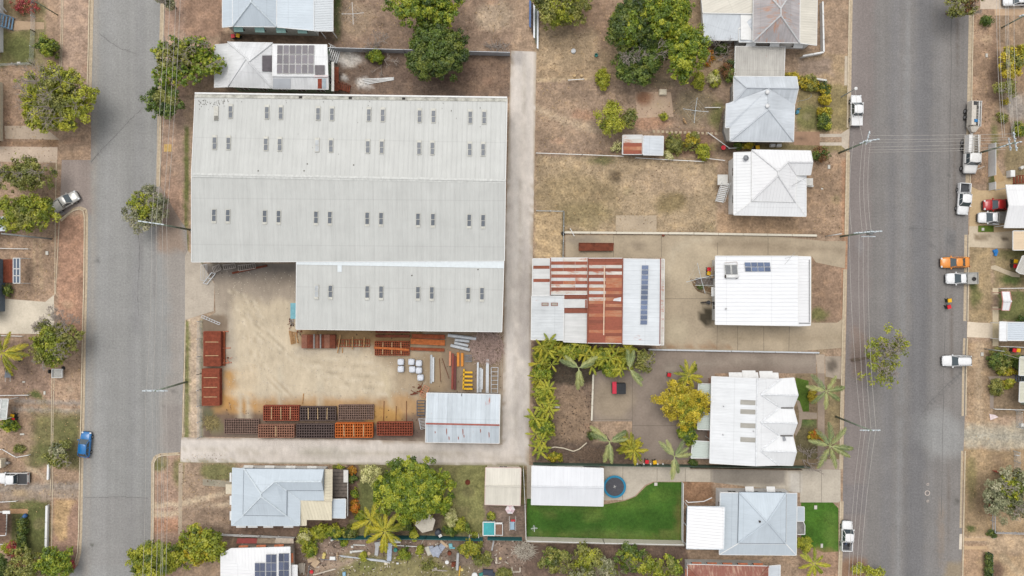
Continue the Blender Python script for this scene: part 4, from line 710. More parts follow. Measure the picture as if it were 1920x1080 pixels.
# the ribs of this deck run across the slope
for oo in (o, o2):
    d = [0.]*(2*len(oo.data.loops))
    for l in oo.data.loops: v = oo.data.vertices[l.vertex_index].co; d[2*l.index] = v.y; d[2*l.index+1] = v.x
    oo.data.uv_layers[0].data.foreach_set('uv', d)
slab(o2, pl2[0], qr(1516.5, 487, 1518, 604), mat('lead_flashing', C(150, 150, 150), .6), 'flashing', .03, .04); slab(o2, pl2[0], qr(1498, 605, 1519, 607), mat('lead_flashing'), 'flashing', .03, .04)
for i in range(4):
    for j in range(2): x = 1395.2+i*12.1+j*.9; y = 492+j*9; panel(r4, pl[0], [(x, y), (x+11.6, y), (x+12.4, y+8.1), (x+.9, y+8.1)], SOL2)
hw = thing('solar_water_heater', 'solar hot water unit with white tank on the white apron building', 'water heater', hit(pl[0], 1370, 510))
for i in range(2): f = slab(hw, pl[0], [(1357.4+i*12.6, 496), (1369.2+i*12.6, 496), (1370.4+i*12.6, 515.5), (1359+i*12.6, 515.5)], SOLF, 'collector', .15, .08); slab(f, pl[0], [(1358.4+i*12.6, 497), (1368.4+i*12.6, 497), (1369.6+i*12.6, 514.6), (1359.9+i*12.6, 514.6)], mat('collector_grey', C(128, 130, 132), .35), 'absorber', .23, .015)
a, b = hit(pl[0], 1359.5, 518.4), hit(pl[0], 1383, 518.4); u = Vector((0, 0, .35)); MB().tube(a+u, b+u, .27, .27, 14).build('tank', WHT, hw, True); MB().tube(a+u-Vector((.12, 0, 0)), a+u, .28, .28, 14).build('end_cap', DARK, hw)
MB().path([hit(pl[0], 1357, 493)+u*.6, hit(pl[0], 1381, 491)+u*.6, hit(pl[0], 1382, 500)+u*.6], .03, 5).build('pipe', mat('copper_pipe', C(170, 140, 120), .5), hw)
MB().path([hit(pl[0], 1383, 521)+u, hit(pl[0], 1379, 523)+u*.3], .04, 5).build('pipe', DARK, hw)
MB().lathe(hit(pl[0], 1360, 578.6), [(.06, -.1), (.06, .4), (.16, .42), (.16, .5)], 10).build('flue', mat('flue_metal', C(180, 180, 180), .4, .5), r4)
an = MB(); q = hit(pl[0], 1472, 484)+Vector((0, 0, .1)); an.beam(q, q+Vector((0, 0, 2)), .05); an.beam(q+Vector((-.9, -1.1, 2)), q+Vector((.7, .8, 2)), .04); an.build('antenna', mat('antenna_metal'), r4)
walls(r4, [(1343, 482), (1518, 483), (1517, 608), (1343, 606)], 3.6, OFFW, .35, wins=4, wz=1.1)
MB().box(*P(1338, 547, 2.2), .75, 1.5, .1).build('window_awning', WHT, r4); MB().box(*P(1336, 511, 2.1), .5, 1.9, .1).build('window_awning', TIMB, r4)
# ---------------------------------------------------------------- triple-gabled house
r5 = bld('house', 'white triple-gabled house with four grey roof skylights', 1410, 790)
EV, RG, GG = 3.9, 5.4, 4.9
o, pl = roof(r5, [(1334.6, 706, EV), (1420, 709, RG), (1417.5, 873.5, RG), (1331, 868.5, EV)], [(0, 1, 2, 3)], roofmat('white_rear_roofing', C(236, 238, 240), .5, .35, .03, 0, dirt=.09), .1)
xs = [(1465, 710.5), (1462.4, 764), (1461.5, 816.5), (1460, 872)]
V = [(1420, 709, RG), (1417.5, 873.5, RG)]+[(x, y, EV+.1) for x, y in xs]; ap = [(1426, 739.5), (1426, 792), (1425, 845)]
V += [(x, y, RG-.12) for x, y in ap]   # 6,7,8 gable back apexes
lo = [(1489, 708.7), (1487.4, 764.5), (1486.5, 817), (1486.5, 872.6)]; V += [(x, y, EV-.05) for x, y in lo]      # 9..12
pk = [(1496.5, 741), (1495, 793.3), (1493.5, 847.5)]; V += [(x, y, RG-.35) for x, y in pk]         # 13..15
F_ = [(0, 2, 6, 3, 7, 4, 8, 5, 1)]; F_ = [(0, 2, 6), (0, 6, 1), (6, 3, 7), (6, 7, 1), (7, 4, 8), (7, 8, 1), (8, 5, 1)]
for g in range(3): F_ += [(2+g, 9+g, 13+g, 6+g), (6+g, 13+g, 10+g, 3+g)]
o2, pl2 = roof(r5, V, F_, RW, .1, [(0, 1)]+[(6+g, 13+g) for g in range(3)]+[(2+g, 6+g) for g in range(3)]+[(6+g, 3+g) for g in range(3)], name='front_roof', capm=mat('white_capping', C(236, 238, 240), .5))
for a, b in ((1464, 1487), (1463, 1486)): 
    y = 764.8 if a == 1464 else 817; slab(o2, plane_of([P(1462, 764, EV+.05), P(1487, 764, EV), P(1487, 817, EV)]), qr(a, y-.9, b, y+.9), DARK, 'valley_gutter', .06, .08)
SKG = roofmat('fibreglass_skylight', C(182, 178, 168), .16, .5, .05, 0, dirt=.2)
for y in (749.5, 767, 793, 819.5): uvd(slab(o, pl[0], [(1388.3, y), (1416.5, y+1.2), (1416, y+10), (1388, y+8.8)], SKG, 'skylight', .03, .03))
for x, y in ((1356, 761.5), (1355, 815), (1412, 808)): MB().lathe(hit(pl[0], x, y), [(.07, -.1), (.07, .35), (.02, .4)], 8).build('vent_pipe', mat('flue_metal'), r5)
slab(o2, plane_of([P(1461, 817, EV), P(1486, 817, EV), P(1493, 847, RG-.2)]), [(1466, 819), (1471, 820), (1473, 827), (1468, 828)], mat('dish_grey'), 'satellite_dish', .25, .06)
walls(r5, [(1336, 709), (1487, 711), (1485, 870), (1333, 866)], 3.8, mat('brick_and_board', C(190, 150, 130), .8, 0, .15), .45, wins=0)
for x, y in ((1379, 704), (1404, 700.5), (1409, 704), (1436, 701.5), (1447, 704.5)):
    c = P(x, y, 2.6); MB().hexa([c+Vector(v) for v in ((-1.1, -.6, .25), (1.1, -.6, .25), (1.1, .5, -.1), (-1.1, .5, -.1), (-1.1, -.6, .3), (1.1, -.6, .3), (1.1, .5, -.05), (-1.1, .5, -.05))]).build('window_awning', WHT, r5)
for q in ([(1310, 719), (1333, 720), (1332.5, 755), (1308, 753)], [(1310, 772), (1332, 775), (1331.5, 806), (1308, 805)], [(1299, 826), (1331, 828), (1330, 859), (1296, 859)]): roof(r5, [(x, y, 2.6 if x < 1320 else 2.9) for x, y in q], [(0, 1, 2, 3)], RGN, .06, name='patio_awning')
for y in (760, 808, 824): p = P(1331, y, 2.6); MB().beam((p.x, p.y, 0), p, .09).build('post', WHT, r5)
# ---------------------------------------------------------------- blue-grey pyramid house by the green lawn
r6 = bld('house', 'blue-grey pyramid-roofed house with a white patio roof beside the green lawn', 1420, 980)
lowm = roofmat('bluegrey_skirt', C(196, 206, 214), .4, .35, .02, 0, dirt=.06)
o, pl = roof(r6, [(1386, 923, 4.7), (1474, 924.4, 4.7), (1473, 1019, 4.7), (1384, 1018.3, 4.7), (1438.7, 979, 6.6)], [(0, 1, 4), (1, 2, 4), (2, 3, 4), (3, 0, 4)], RBL, .12, [(i, 4) for i in range(4)], gutm=mat('slate_gutter', C(120, 128, 136), .5))
for q in ([(1350.7, 923.5, 4.0), (1386, 924, 4.55), (1384, 1019, 4.55), (1349, 1039.5, 4.0)], [(1349, 1039.8, 4.0), (1384, 1019.2, 4.55), (1473.4, 1020, 4.55), (1493, 1041, 4.0)], [(1493, 1040.8, 4.0), (1473.6, 1019.6, 4.55), (1474.6, 924.8, 4.55), (1494, 924.6, 4.0)]): roof(r6, q, [(0, 1, 2, 3)], lowm, .1, name='skirt_roof')
o, pl = roof(r6, [(1289.6, 949.5, 3.3), (1359, 950.3, 4.75), (1357, 1030, 4.75), (1287.4, 1029, 3.3)], [(0, 1, 2, 3)], roofmat('white_patio_roofing', C(251, 251, 252), .5, .9, .01, 0, dirt=.02), .1, name='patio_roof', gutm=mat('pale_blue_trim', C(214, 222, 228), .5))
d = [0.]*(2*len(o.data.loops))
for l in o.data.loops: v = o.data.vertices[l.vertex_index].co; d[2*l.index] = v.y; d[2*l.index+1] = v.x
o.data.uv_layers[0].data.foreach_set('uv', d)
walls(r6, [(1352, 924), (1493, 926), (1492, 1039), (1350, 1038)], 4.0, WHT, .35, wins=3.2, wz=2.0)
for x in (1405, 1445):
    c = P(x, 917, 2.9); MB().hexa([c+Vector(v) for v in ((-.7, -.4, .2), (.7, -.4, .2), (.7, .4, -.1), (-.7, .4, -.1), (-.7, -.4, .25), (.7, -.4, .25), (.7, .4, -.05), (-.7, .4, -.05))]).build('window_awning', WHT, r6)
for x, y in ((1292, 952), (1289, 1026), (1290, 990)): p = P(x, y, 3.2); MB().beam((p.x, p.y, 0), p, .12).build('post', WHT, r6)
MB().box(*P(1320, 990, .9), 6.0, 6.6, .12).build('patio_deck', mat('dark_grey_deck', C(104, 110, 116), .8), r6)
bl = MB()
for u, v in (((1286, 938), (1290, 942)), ((1290, 942), (1320, 940)), ((1320, 940), (1335, 933))): bl.beam(P(*u, 1.9), P(*v, 1.9), .12, .1)
bl.build('handrail', WHT, r6); roof(r6, [(1495, 950.5, 2.6), (1508, 951, 2.4), (1508, 977, 2.4), (1494.5, 977, 2.6)], [(0, 1, 2, 3)], lowm, .08, name='porch_roof')
MB().box(*P(1501, 989, .9), 1.2, 2.2, .12).build('porch_floor', CONCW, r6); rl_ = MB()
for u, v in (((1495, 977.5), (1506, 977.5)), ((1506, 977.5), (1509, 985)), ((1509, 985), (1509, 1002)), ((1509, 1002), (1495, 1002))): rl_.beam(P(*u, 2), P(*v, 2), .1, .1); rl_.beam(P(*u, 1.3), P(*v, 1.3), .08, .08)
rl_.build('handrail', WHT, r6); MB().lathe(hit(plane_of([P(1386, 923, 4.7), P(1384, 1018, 4.7), P(1438, 979, 6.6)]), 1423.5, 977), [(.1, -.2), (.1, .3), (.18, .32), (.05, .5)], 10).build('flue', DARK, r6)
# white gable shed by the trampoline, cream shed beside it
s1 = bld('shed', 'long white gabled garage beside the trampoline', 1064, 910, 'shed')
roof(s1, [(997, 874, 2.9), (1131.5, 878.5, 2.9), (1131.8, 914, 3.5), (996.5, 912, 3.5), (996, 946, 2.9), (1131, 949, 2.9)], [(0, 1, 2, 3), (3, 2, 5, 4)], roofmat('garage_white', C(232, 234, 238), .7, .3, .02, 0, dirt=.05), .1, [(3, 2)]); walls(s1, [(998, 875), (1130, 879), (1130, 948), (997, 945)], 2.8, WHT, .2, wins=0)
MB().box(*P(1068, 873, 1.2), 4.5, .08, 2.1).build('roller_door', OFFW, s1)
s2 = bld('shed', 'small cream gabled shed between the lane and the hexagonal umbrella', 943, 910, 'shed')
roof(s2, [(910.5, 877, 2.6), (977, 878, 2.6), (976.5, 912, 3.1), (909.5, 911, 3.1), (909, 946, 2.6), (975.5, 948, 2.6)], [(0, 1, 2, 3), (3, 2, 5, 4)], RCR, .1, [(3, 2)], gutm=mat('pink_gutter', C(224, 196, 190), .6)); walls(s2, [(911, 878), (976, 879), (975, 947), (910, 945)], 2.5, CREAM, .15, wins=3, wz=1)
s3 = bld('shed', 'silver corrugated yard shed with a rust-red ridge capping', 868, 784, 'shed')
o, pl = roof(s3, [(800, 737, 3.4), (938, 740, 3.4), (936.5, 797, 4.1), (798.5, 794, 4.1), (797.5, 829, 3.6), (936, 831, 3.6)], [(0, 1, 2, 3), (3, 2, 5, 4)], RYS, .08); slab(o, pl[0], [(798.5, 792.6), (936.5, 795.6), (936.5, 798.6), (798.5, 795.6)], mat('red_ridge_capping', C(164, 92, 78), .7), 'ridge_cap', .05, .06); walls(s3, [(801, 739), (936, 741), (935, 829), (799, 827)], 3.4, mat('shed_cladding'), .12, wins=0)
for x0, y0, l in ((836.5, 803, 13), (841, 818, 8), (858.5, 818, 7), (867, 804, 12), (900, 804, 8), (916, 810, 12), (815, 808, 5), (869, 815, 6)): slab(o, pl[1], [(x0, y0), (x0+1.6, y0+1), (x0+1.9, y0+l*.7), (x0+.8, y0+l), (x0+.2, y0+l*.5)], RST[0], 'rust_flake', .015, .012)
slab(o, pl[0], qr(865, 738, 866.2, 743), DARK, 'gap_strip', .02, .02)
s4 = bld('shed', 'tiny twin garden shed, one half rusted and one half grey', 1206, 272, 'shed')
o, pl = roof(s4, [(1168, 253.5, 2.1), (1204.5, 253.5, 2.3), (1203.5, 289, 2.3), (1167, 289, 2.1)], [(0, 1, 2, 3)], RPT, .06, name='rusty_roof'); sheets(o, pl[0], 1168.5, 1203.5, 254, 288.5, 1, 5, lambda c, r: [2, 1, 0, 4, 0][r]); roof(s4, [(1207, 255, 2.3), (1244, 255.5, 2.1), (1243, 291, 2.1), (1206, 290, 2.3)], [(0, 1, 2, 3)], RG2, .06, name='grey_roof'); walls(s4, [(1168, 254), (1243, 256), (1242, 290), (1168, 288)], 2.05, CONCW, .12, wins=0)
# ---------------------------------------------------------------- bottom left: blue house with cream rear
l1 = bld('house', 'pale blue hip-roofed house with cream rear roofs beside the lower lane', 530, 930)
SL = mat('slate_gutter')
o, pl = roof(l1, [(457.7, 879, 4.6), (607, 880, 4.6), (606, 919.5, 4.6), (537.5, 919.5, 4.6), (537, 967, 4.6), (456, 966, 4.6), (489.5, 925, 6.3), (489.5, 931, 6.3), (515, 903, 5.7), (603, 903, 5.7)], [(0, 1, 9, 8, 6), (1, 2, 9), (8, 9, 2, 3), (3, 4, 7, 6, 8), (4, 5, 7), (5, 0, 6, 7)], RBL, .12, [(0, 6), (6, 7), (7, 4), (7, 5), (6, 8), (8, 9), (8, 3)], gutm=SL, capm=mat('pale_capping'))
for q in ([(436, 877.5, 3.9), (457.5, 878.7, 4.45), (456, 966.6, 4.45), (434, 985, 3.9)], [(434, 985.3, 3.9), (456, 966.9, 4.45), (537.3, 967.8, 4.45), (561.5, 985.5, 3.9)], [(561.7, 985.3, 3.9), (537.6, 967.5, 4.45), (538, 920.3, 4.45), (562.5, 937.6, 3.9)], [(562.7, 937.4, 3.9), (538.3, 920.1, 4.45), (606, 920, 4.45), (607.5, 938, 3.9)]): roof(l1, q, [(0, 1, 2, 3)], RBL, .1, name='skirt_roof', gutm=mat('pale_capping'))
roof(l1, [(608, 880.5, 4.1), (622.5, 880.5, 3.7), (622, 940, 3.7), (608.3, 938.5, 4.1)], [(0, 1, 2, 3)], RCRM, .08, name='rear_roof', gutm=CREAM); o, pl = roof(l1, [(563, 939.5, 3.85), (621.8, 941, 3.65), (621.5, 974.5, 3.4), (574, 974, 3.5), (574, 985, 3.4), (563, 985, 3.4)], [(0, 1, 2, 3, 4, 5)], RCRM, .08, name='rear_roof', gutm=CREAM)
roof(l1, [(623, 936.5, 3.0), (648, 936, 2.8), (647.5, 971.5, 2.8), (622.8, 971, 3.0)], [(0, 1, 2, 3)], RBL, .08, name='porch_roof')
walls(l1, [(438, 880), (606, 882), (606, 936), (560, 940), (560, 983), (436, 983)], 3.9, OFFW, .35, wins=3.0, wz=1.8, hood=.8, hm=OFFW); walls(l1, [(563, 941), (620, 942), (620, 973), (563, 973)], 3.4, CREAM, .2, wins=0, name='rear_wall')
for i in range(8): MB().box(*P(638.5, 883+i*6.6, 1.3), 2.5, .52, .08).build('deck_board', DECK, l1)
MB().box(*P(638.5, 905, .65), 2.3, 4.8, 1.1).build('deck_frame', DARK, l1); MB().beam(P(652, 882, 2.2), P(652, 968, 2.2), .1, .1).build('handrail', OFFW, l1); MB().box(*P(648.5, 893, 2.5), .75, 2.0, .08).build('shade_panel', OFFW, l1)
MB().box(*P(429, 917, 1.6), 1.0, 1.6, .1).build('entry_roof', CREAM, l1)
for x in (452, 474, 503, 541): MB().box(*P(x, 987, 2.6), 1.6, .4, .08).build('window_hood', WHT, l1)
for y in (895, 938, 967): MB().box(*P(432.5, y, 2.6), .3, 1.5, .08).build('window_hood', WHT, l1)
l2 = bld('house', 'white-roofed house with navy solar panels at the bottom edge', 490, 1065)
o, pl = roof(l2, [(546, 1060, 3.4), (557, 1060, 3.2), (557, 1140, 3.2), (546, 1140, 3.4)], [(0, 1, 2, 3)], RWH, .1, name='side_roof')
o, pl = roof(l2, [(414, 1040, 3.95), (433, 1029, 3.95), (543.5, 1026, 3.95), (545, 1140, 3.95), (414, 1140, 3.95), (478, 1075, 4.6)], [(0, 1, 2, 5), (2, 3, 5), (3, 4, 5), (4, 0, 5)], RWH, .06, [], name='front_roof')
pl_ = pl[1]
for x0, y0, cols in ((478, 1055, 2), (499, 1039, 2), (522.7, 1037, 2)):
    for c in range(cols):
        for r in range(4):
            y = y0+r*16; 
            if y < 1100: panel(l2, pl_, qr(x0+c*9.9, y, x0+c*9.9+9.5, y+15.5), SOL3, .08)
walls(l2, [(434, 1032), (541, 1029), (543, 1135), (417, 1135)], 3.9, mat('pinkish_boards', C(206, 190, 176), .8, 0, .1), .3, wins=2.8, wz=2.0, hood=.8, hm=mat('rust_hood', C(188, 112, 76), .8, 0, .2))
for i, (x0, x1, m_) in enumerate([(445, 458, mat('dark_red_sheet', C(142, 50, 44), .6, 0, .15)), (459, 482, mat('dark_red_sheet')), (483, 505, TIMB), (506, 516, TIMB), (517, 550, mat('beige_sheet', C(196, 180, 162), .8, 0, .15))]):
    MB().hexa([P(x0, 1009, 1.7), P(x1, 1009.5, 1.7), P(x1+.5, 1019, 2.0), P(x0-2, 1019, 2.0)]+[P(a, b, c+.06) for a, b, c in ((x0, 1009, 1.7), (x1, 1009.5, 1.7), (x1+.5, 1019, 2.0), (x0-2, 1019, 2.0))]).build('lean_to_sheet', m_, l2)
# rusty roof at the bottom edge, right
rb = bld('house', 'house with a deep rust-red roof at the bottom edge below the patio', 1370, 1065)
roof(rb, [(1289, 1058.5, 3.4), (1441, 1062, 3.4), (1441, 1160, 3.4), (1290, 1160, 3.4), (1335, 1112, 5.2), (1400, 1112, 5.2)], [(0, 1, 5, 4), (1, 2, 5), (2, 3, 4, 5), (3, 0, 4)], RRU, .1, [(0, 4), (1, 5)]); roof(rb, [(1442, 1062, 3.2), (1463, 1060, 3.0), (1461, 1160, 3.0), (1441.5, 1160, 3.2)], [(0, 1, 2, 3)], RG2, .08, name='verandah_roof'); walls(rb, [(1291, 1061), (1440, 1063), (1440, 1150), (1292, 1150)], 3.3, OFFW, .2, wins=2.4, wz=1.6, hood=.6, hm=mat('rust_hood'))
# ---------------------------------------------------------------- houses cut by the left and right edges
e1 = bld('house', 'white house end with blue front stairs at the upper left edge', -30, 30)
roof(e1, [(-120, -30, 4), (-24, -30, 4), (-24, 86, 4), (-120, 86, 4), (-70, 28, 5.5)], [(0, 1, 4), (1, 2, 4), (2, 3, 4), (3, 0, 4)], RW, .1, [(i, 4) for i in range(4)]); walls(e1, [(-118, -28), (-26, -28), (-26, 84), (-118, 84)], 3.9, WHT, .1, wins=3, wz=2)
stairs(e1, (P(27, 46).x, P(27, 46).y), (P(1, 42).x, P(1, 42).y), 2.0, 1.9, 7, mat('blue_grey_steps', C(120, 152, 178), .7))
for i in range(2): MB().beam(P(0, 8+i*10, 1.9), P(12, 22+i*9, .3), .1, .2).build('brace', WHT, e1)
e2 = bld('house', 'narrow sliver of a white roof at the left edge below the fenced lawn', -20, 200); roof(e2, [(-120, 139, 3.3), (-18, 139, 3.3), (-18, 262, 3.3), (-120, 262, 3.3), (-70, 200, 4.6)], [(0, 1, 4), (1, 2, 4), (2, 3, 4), (3, 0, 4)], RCR, .1, []); walls(e2, [(-118, 141), (-18, 141), (-18, 260), (-118, 260)], 3.2, CREAM, .3, wins=3, wz=1.2)
e3 = bld('house', 'house edge with a timber deck and glazed pergola at the left', -10, 520); roof(e3, [(-120, 480, 3.2), (-14, 480, 3.2), (-14, 590, 3.2), (-120, 590, 3.2), (-70, 535, 4.4)], [(0, 1, 4), (1, 2, 4), (2, 3, 4), (3, 0, 4)], RBL, .1, []); walls(e3, [(-118, 482), (-14, 482), (-14, 588), (-118, 588)], 3.1, mat('slate_wall', C(110, 122, 134), .8), .25, wins=0)
for i in range(5): MB().box(*P(8+i*3.6, 508, .5), .3, 3.9, .08).build('deck_board', TIMR, e3)
pf_ = MB()
for x in (25, 31, 37.5): pf_.beam(P(x, 484, 2.4), P(x, 531, 2.4), .1, .1)
for y in (484, 504, 517, 531): pf_.beam(P(25, y, 2.4), P(37.5, y, 2.4), .1, .1)
for x, y in ((25, 484), (37.5, 484), (25, 531), (37.5, 531)): p = P(x, y, 2.4); pf_.beam((p.x, p.y, 0), p, .1)
pf_.build('pergola_frame', WHT, e3)
for x0, x1 in ((25.6, 30.4), (31.6, 36.9)):
    for y0, y1 in ((485, 503), (505, 516), (518, 530)): MB().hexa([P(x0, y0, 2.38), P(x1, y0, 2.38), P(x1, y1, 2.38), P(x0, y1, 2.38), P(x0, y0, 2.41), P(x1, y0, 2.41), P(x1, y1, 2.41), P(x0, y1, 2.41)]).build('pane', glass('tinted_pane', (.05, .07, .1), .15), e3)
e4 = bld('carport', 'white-framed glazed carport at the left edge beside the bins', 5, 770, 'carport'); fr_ = MB()
for x in (-10, 3, 16): fr_.beam(P(x, 748, 2.3), P(x-4, 786, 2.3), .1, .1)
for y in (748, 767, 786): fr_.beam(P(-12, y, 2.3), P(16-(y-748)*.1, y, 2.3), .1, .1)
for x, y in ((15, 749), (12, 785)): p = P(x, y, 2.3); fr_.beam((p.x, p.y, 0), p, .1)
fr_.build('frame', WHT, e4); roof(e4, [(-12, 749, 2.25), (15, 749, 2.25), (12, 785, 2.25), (-14, 785, 2.25)], [(0, 1, 2, 3)], mat('translucent_sheet', C(196, 200, 196), .4), .03, gut=False)
e5 = bld('house', 'house porch with brown tiled strips at the lower left edge', 2, 985); roof(e5, [(-80, 960, 3), (12, 960, 2.6), (10, 1004, 2.6), (-80, 1004, 3)], [(0, 1, 2, 3)], mat('brown_boards', C(128, 100, 84), .8), .1)
pe5 = plane_of([P(-80, 960, 3), P(12, 960, 2.6), P(10, 1004, 2.6)])
for i in range(7): slab(e5, pe5, [(-20, 961+i*5.6), (12, 961+i*5.6), (11.5, 965+i*5.6), (-20, 965+i*5.6)], mat('brown_tiles', C(104, 78, 66), .85, 0, .2), 'roof_tile_row', .02, .06)
MB().box(*P(12, 960.5, 2.8), 1.2, .5, .1).build('gutter_head', WHT, e5)
w1 = bld('house', 'white gable-roofed house at the right edge sheltering the red ute', 1910, 385); roof(w1, [(1886, 347, 2.9), (1990, 347, 2.9), (1990, 386, 4.0), (1892, 385.5, 4.0), (1883, 426.5, 2.9), (1990, 427, 2.9)], [(0, 1, 2, 3), (3, 2, 5, 4)], RWH, .1, []); walls(w1, [(1940, 349), (1988, 349), (1988, 425), (1940, 425)], 2.9, OFFW, .2, wins=0)
for y in (352, 422): p = P(1889, y, 2.9); MB().beam((p.x, p.y, 0), p, .1).build('post', WHT, w1)
stw = thing('front_stair', 'brown timber steps at the right edge above the white gable roof', 'stairs', P(1908, 338)); stairs(stw, (P(1898, 338).x, P(1898, 338).y), (P(1930, 337).x, P(1930, 337).y), 1.2, 1.5, 8, TIMR)
w2 = bld('house', 'cream-roofed garage at the right edge below the white gable house', 1915, 450); roof(w2, [(1900, 433, 2.9), (1990, 433, 3.2), (1990, 469, 3.2), (1900, 469, 2.9)], [(0, 1, 2, 3)], roofmat('peach_roofing', C(232, 208, 176), .5, .4, .03, 0, dirt=.06), .1); walls(w2, [(1928, 434), (1988, 434), (1988, 468), (1928, 468)], 2.8, CREAM, .1, wins=0)
w3 = bld('house', 'weathered verandah roof corner at the right edge near the curved path', 1918, 500); roof(w3, [(1918, 480, 3), (1990, 470, 3), (1990, 530, 3), (1912, 512, 2.8), (1906, 508, 2.8)], [(0, 1, 2, 3, 4)], RGB, .1); walls(w3, [(1945, 482), (1988, 474), (1988, 524), (1945, 514)], 2.7, OFFW, .15, wins=0)
w4 = bld('gatehouse', 'little white lychgate roof with pink trim over the front path', 1884, 564, 'gatehouse'); roof(w4, [(1878, 547, 2.3), (1893.5, 547, 2.3), (1896.5, 565, 2.8), (1880.5, 565, 2.8), (1878.5, 581.5, 2.3), (1892.5, 582, 2.3)], [(0, 1, 2, 3), (3, 2, 5, 4)], RWH, .08, [(3, 2)], gutm=mat('pink_trim', C(214, 150, 138), .6))
for x, y in ((1880, 549), (1892, 549), (1880, 580), (1891, 580)): p = P(x, y, 2.3); MB().beam((p.x, p.y, 0), p, .12).build('post', mat('pink_trim'), w4)
w5 = bld('carport', 'pale blue ribbed carport roof at the right edge over a cream driveway', 1905, 620, 'carport'); roof(w5, [(1875, 603.5, 2.5), (1889, 604, 2.6), (1888.5, 639, 2.6), (1874.5, 638.5, 2.5)], [(0, 1, 2, 3)], RW, .1, name='front_roof'); roof(w5, [(1889.5, 604, 2.7), (1990, 605, 3.0), (1990, 639, 3.0), (1889, 638.5, 2.7)], [(0, 1, 2, 3)], roofmat('pale_blue_ribbed', C(214, 222, 230), .35, .8, .03, 0, dirt=.05), .1)
for y in (606, 636): p = P(1877, y, 2.5); MB().beam((p.x, p.y, 0), p, .1).build('post', WHT, w5)
w6 = bld('house', 'pale olive house roof at the right edge beside the hedges', 1918, 710); 
for y0, y1 in ((669, 704), (716, 754)): roof(w6, [(1913, y0, 3), (1990, y0, 3.4), (1990, y1, 3.4), (1911.5, y1, 3)], [(0, 1, 2, 3)], roofmat('olive_cream_roofing', C(214, 212, 194), .5, .4, .03, 0, dirt=.1), .1)
walls(w6, [(1938, 668), (1988, 668), (1988, 764), (1938, 764)], 2.9, mat('sage_wall', C(168, 176, 160), .8), .05, wins=0); stairs(w6, (P(1902, 709).x, P(1902, 709).y), (P(1914, 709).x, P(1914, 709).y), 1.0, 1.0, 4, mat('slate_wall'))
w7 = bld('house', 'white house corner at the upper left edge beneath the broad tree', -10, 430); roof(w7, [(-80, 405, 3), (10, 407, 3), (10, 432, 3), (-80, 436, 3)], [(0, 1, 2, 3)], RBL, .08); walls(w7, [(-78, 407), (-14, 408), (-14, 431), (-78, 434)], 2.9, OFFW, .1, wins=0)
# ---------------------------------------------------------------- vegetation
def LC(*a): return [C(*c, .85) for c in a]
LM = {'lime': leafmat('leaves_lime', LC((78, 92, 28), (150, 156, 40), (196, 192, 66))), 'olive': leafmat('leaves_olive', LC((74, 82, 38), (124, 128, 58), (168, 164, 84))), 'green': leafmat('leaves_green', LC((44, 66, 26), (84, 106, 38), (132, 146, 58))),
      'mango': leafmat('leaves_mango', LC((50, 74, 22), (112, 134, 32), (182, 182, 52))), 'dark': leafmat('leaves_dark', LC((38, 56, 24), (76, 96, 34), (128, 136, 52))), 'gold': leafmat('leaves_gold', LC((112, 100, 28), (176, 160, 40), (222, 198, 58))), 'grey': leafmat('leaves_greygreen', LC((92, 98, 72), (136, 138, 100), (184, 178, 146))),
      'pale': leafmat('leaves_pale', LC((140, 146, 84), (190, 188, 120), (226, 218, 168))), 'red': leafmat('leaves_red', LC((120, 40, 50), (178, 66, 70), (150, 130, 80))), 'rust': leafmat('leaves_rust', LC((90, 66, 40), (140, 96, 60), (110, 116, 60))), 'bloom': leafmat('leaves_orange_bloom', LC((110, 110, 40), (190, 140, 40), (214, 110, 36))),
      'jac': leafmat('leaves_feathery', LC((70, 88, 24), (132, 142, 36), (182, 180, 56))), 'cane': leafmat('leaves_golden_cane', LC((62, 76, 22), (130, 136, 36), (200, 186, 56))), 'blue': leafmat('leaves_bluegreen_frond', LC((104, 120, 84), (138, 150, 100), (178, 180, 118))), 'palm': leafmat('leaves_palm', LC((86, 104, 30), (140, 152, 44), (196, 188, 66)))}
BARK = mat('bark', C(128, 112, 98), .95, 0, .2, 3); DEADW = mat('dead_wood', C(172, 160, 150), .95, 0, .15, 3)
def leafmesh(name, pts, nrm, size, tint, m, parent, asp=.55, curl=0.):
    n = len(pts); r = RNG.normal(size=(n, 3)); t = np.cross(nrm, r); t /= np.linalg.norm(t, axis=1)[:, None]+1e-9; b = np.cross(nrm, t)
    L = (size*(.65+.7*RNG.random(n)))[:, None]; W = L*asp
    v = np.stack([pts-t*L*.5, pts+b*W*.5, pts+t*L*.5-nrm*L*.12, pts-b*W*.5], 1).reshape(-1, 3)
    v -= np.array(wloc(parent))
    me = bpy.data.meshes.new(name); me.vertices.add(4*n); me.vertices.foreach_set('co', v.ravel()); me.loops.add(4*n); me.loops.foreach_set('vertex_index', np.arange(4*n, dtype=np.int32))
    me.polygons.add(n); me.polygons.foreach_set('loop_start', np.arange(0, 4*n, 4, dtype=np.int32)); me.update()
    a = me.attributes.new('tint', 'FLOAT', 'FACE'); a.data.foreach_set('value', np.clip(tint, 0, 1).astype(np.float32))
    return meshobj(name, me, m, parent)
TRI = [0]
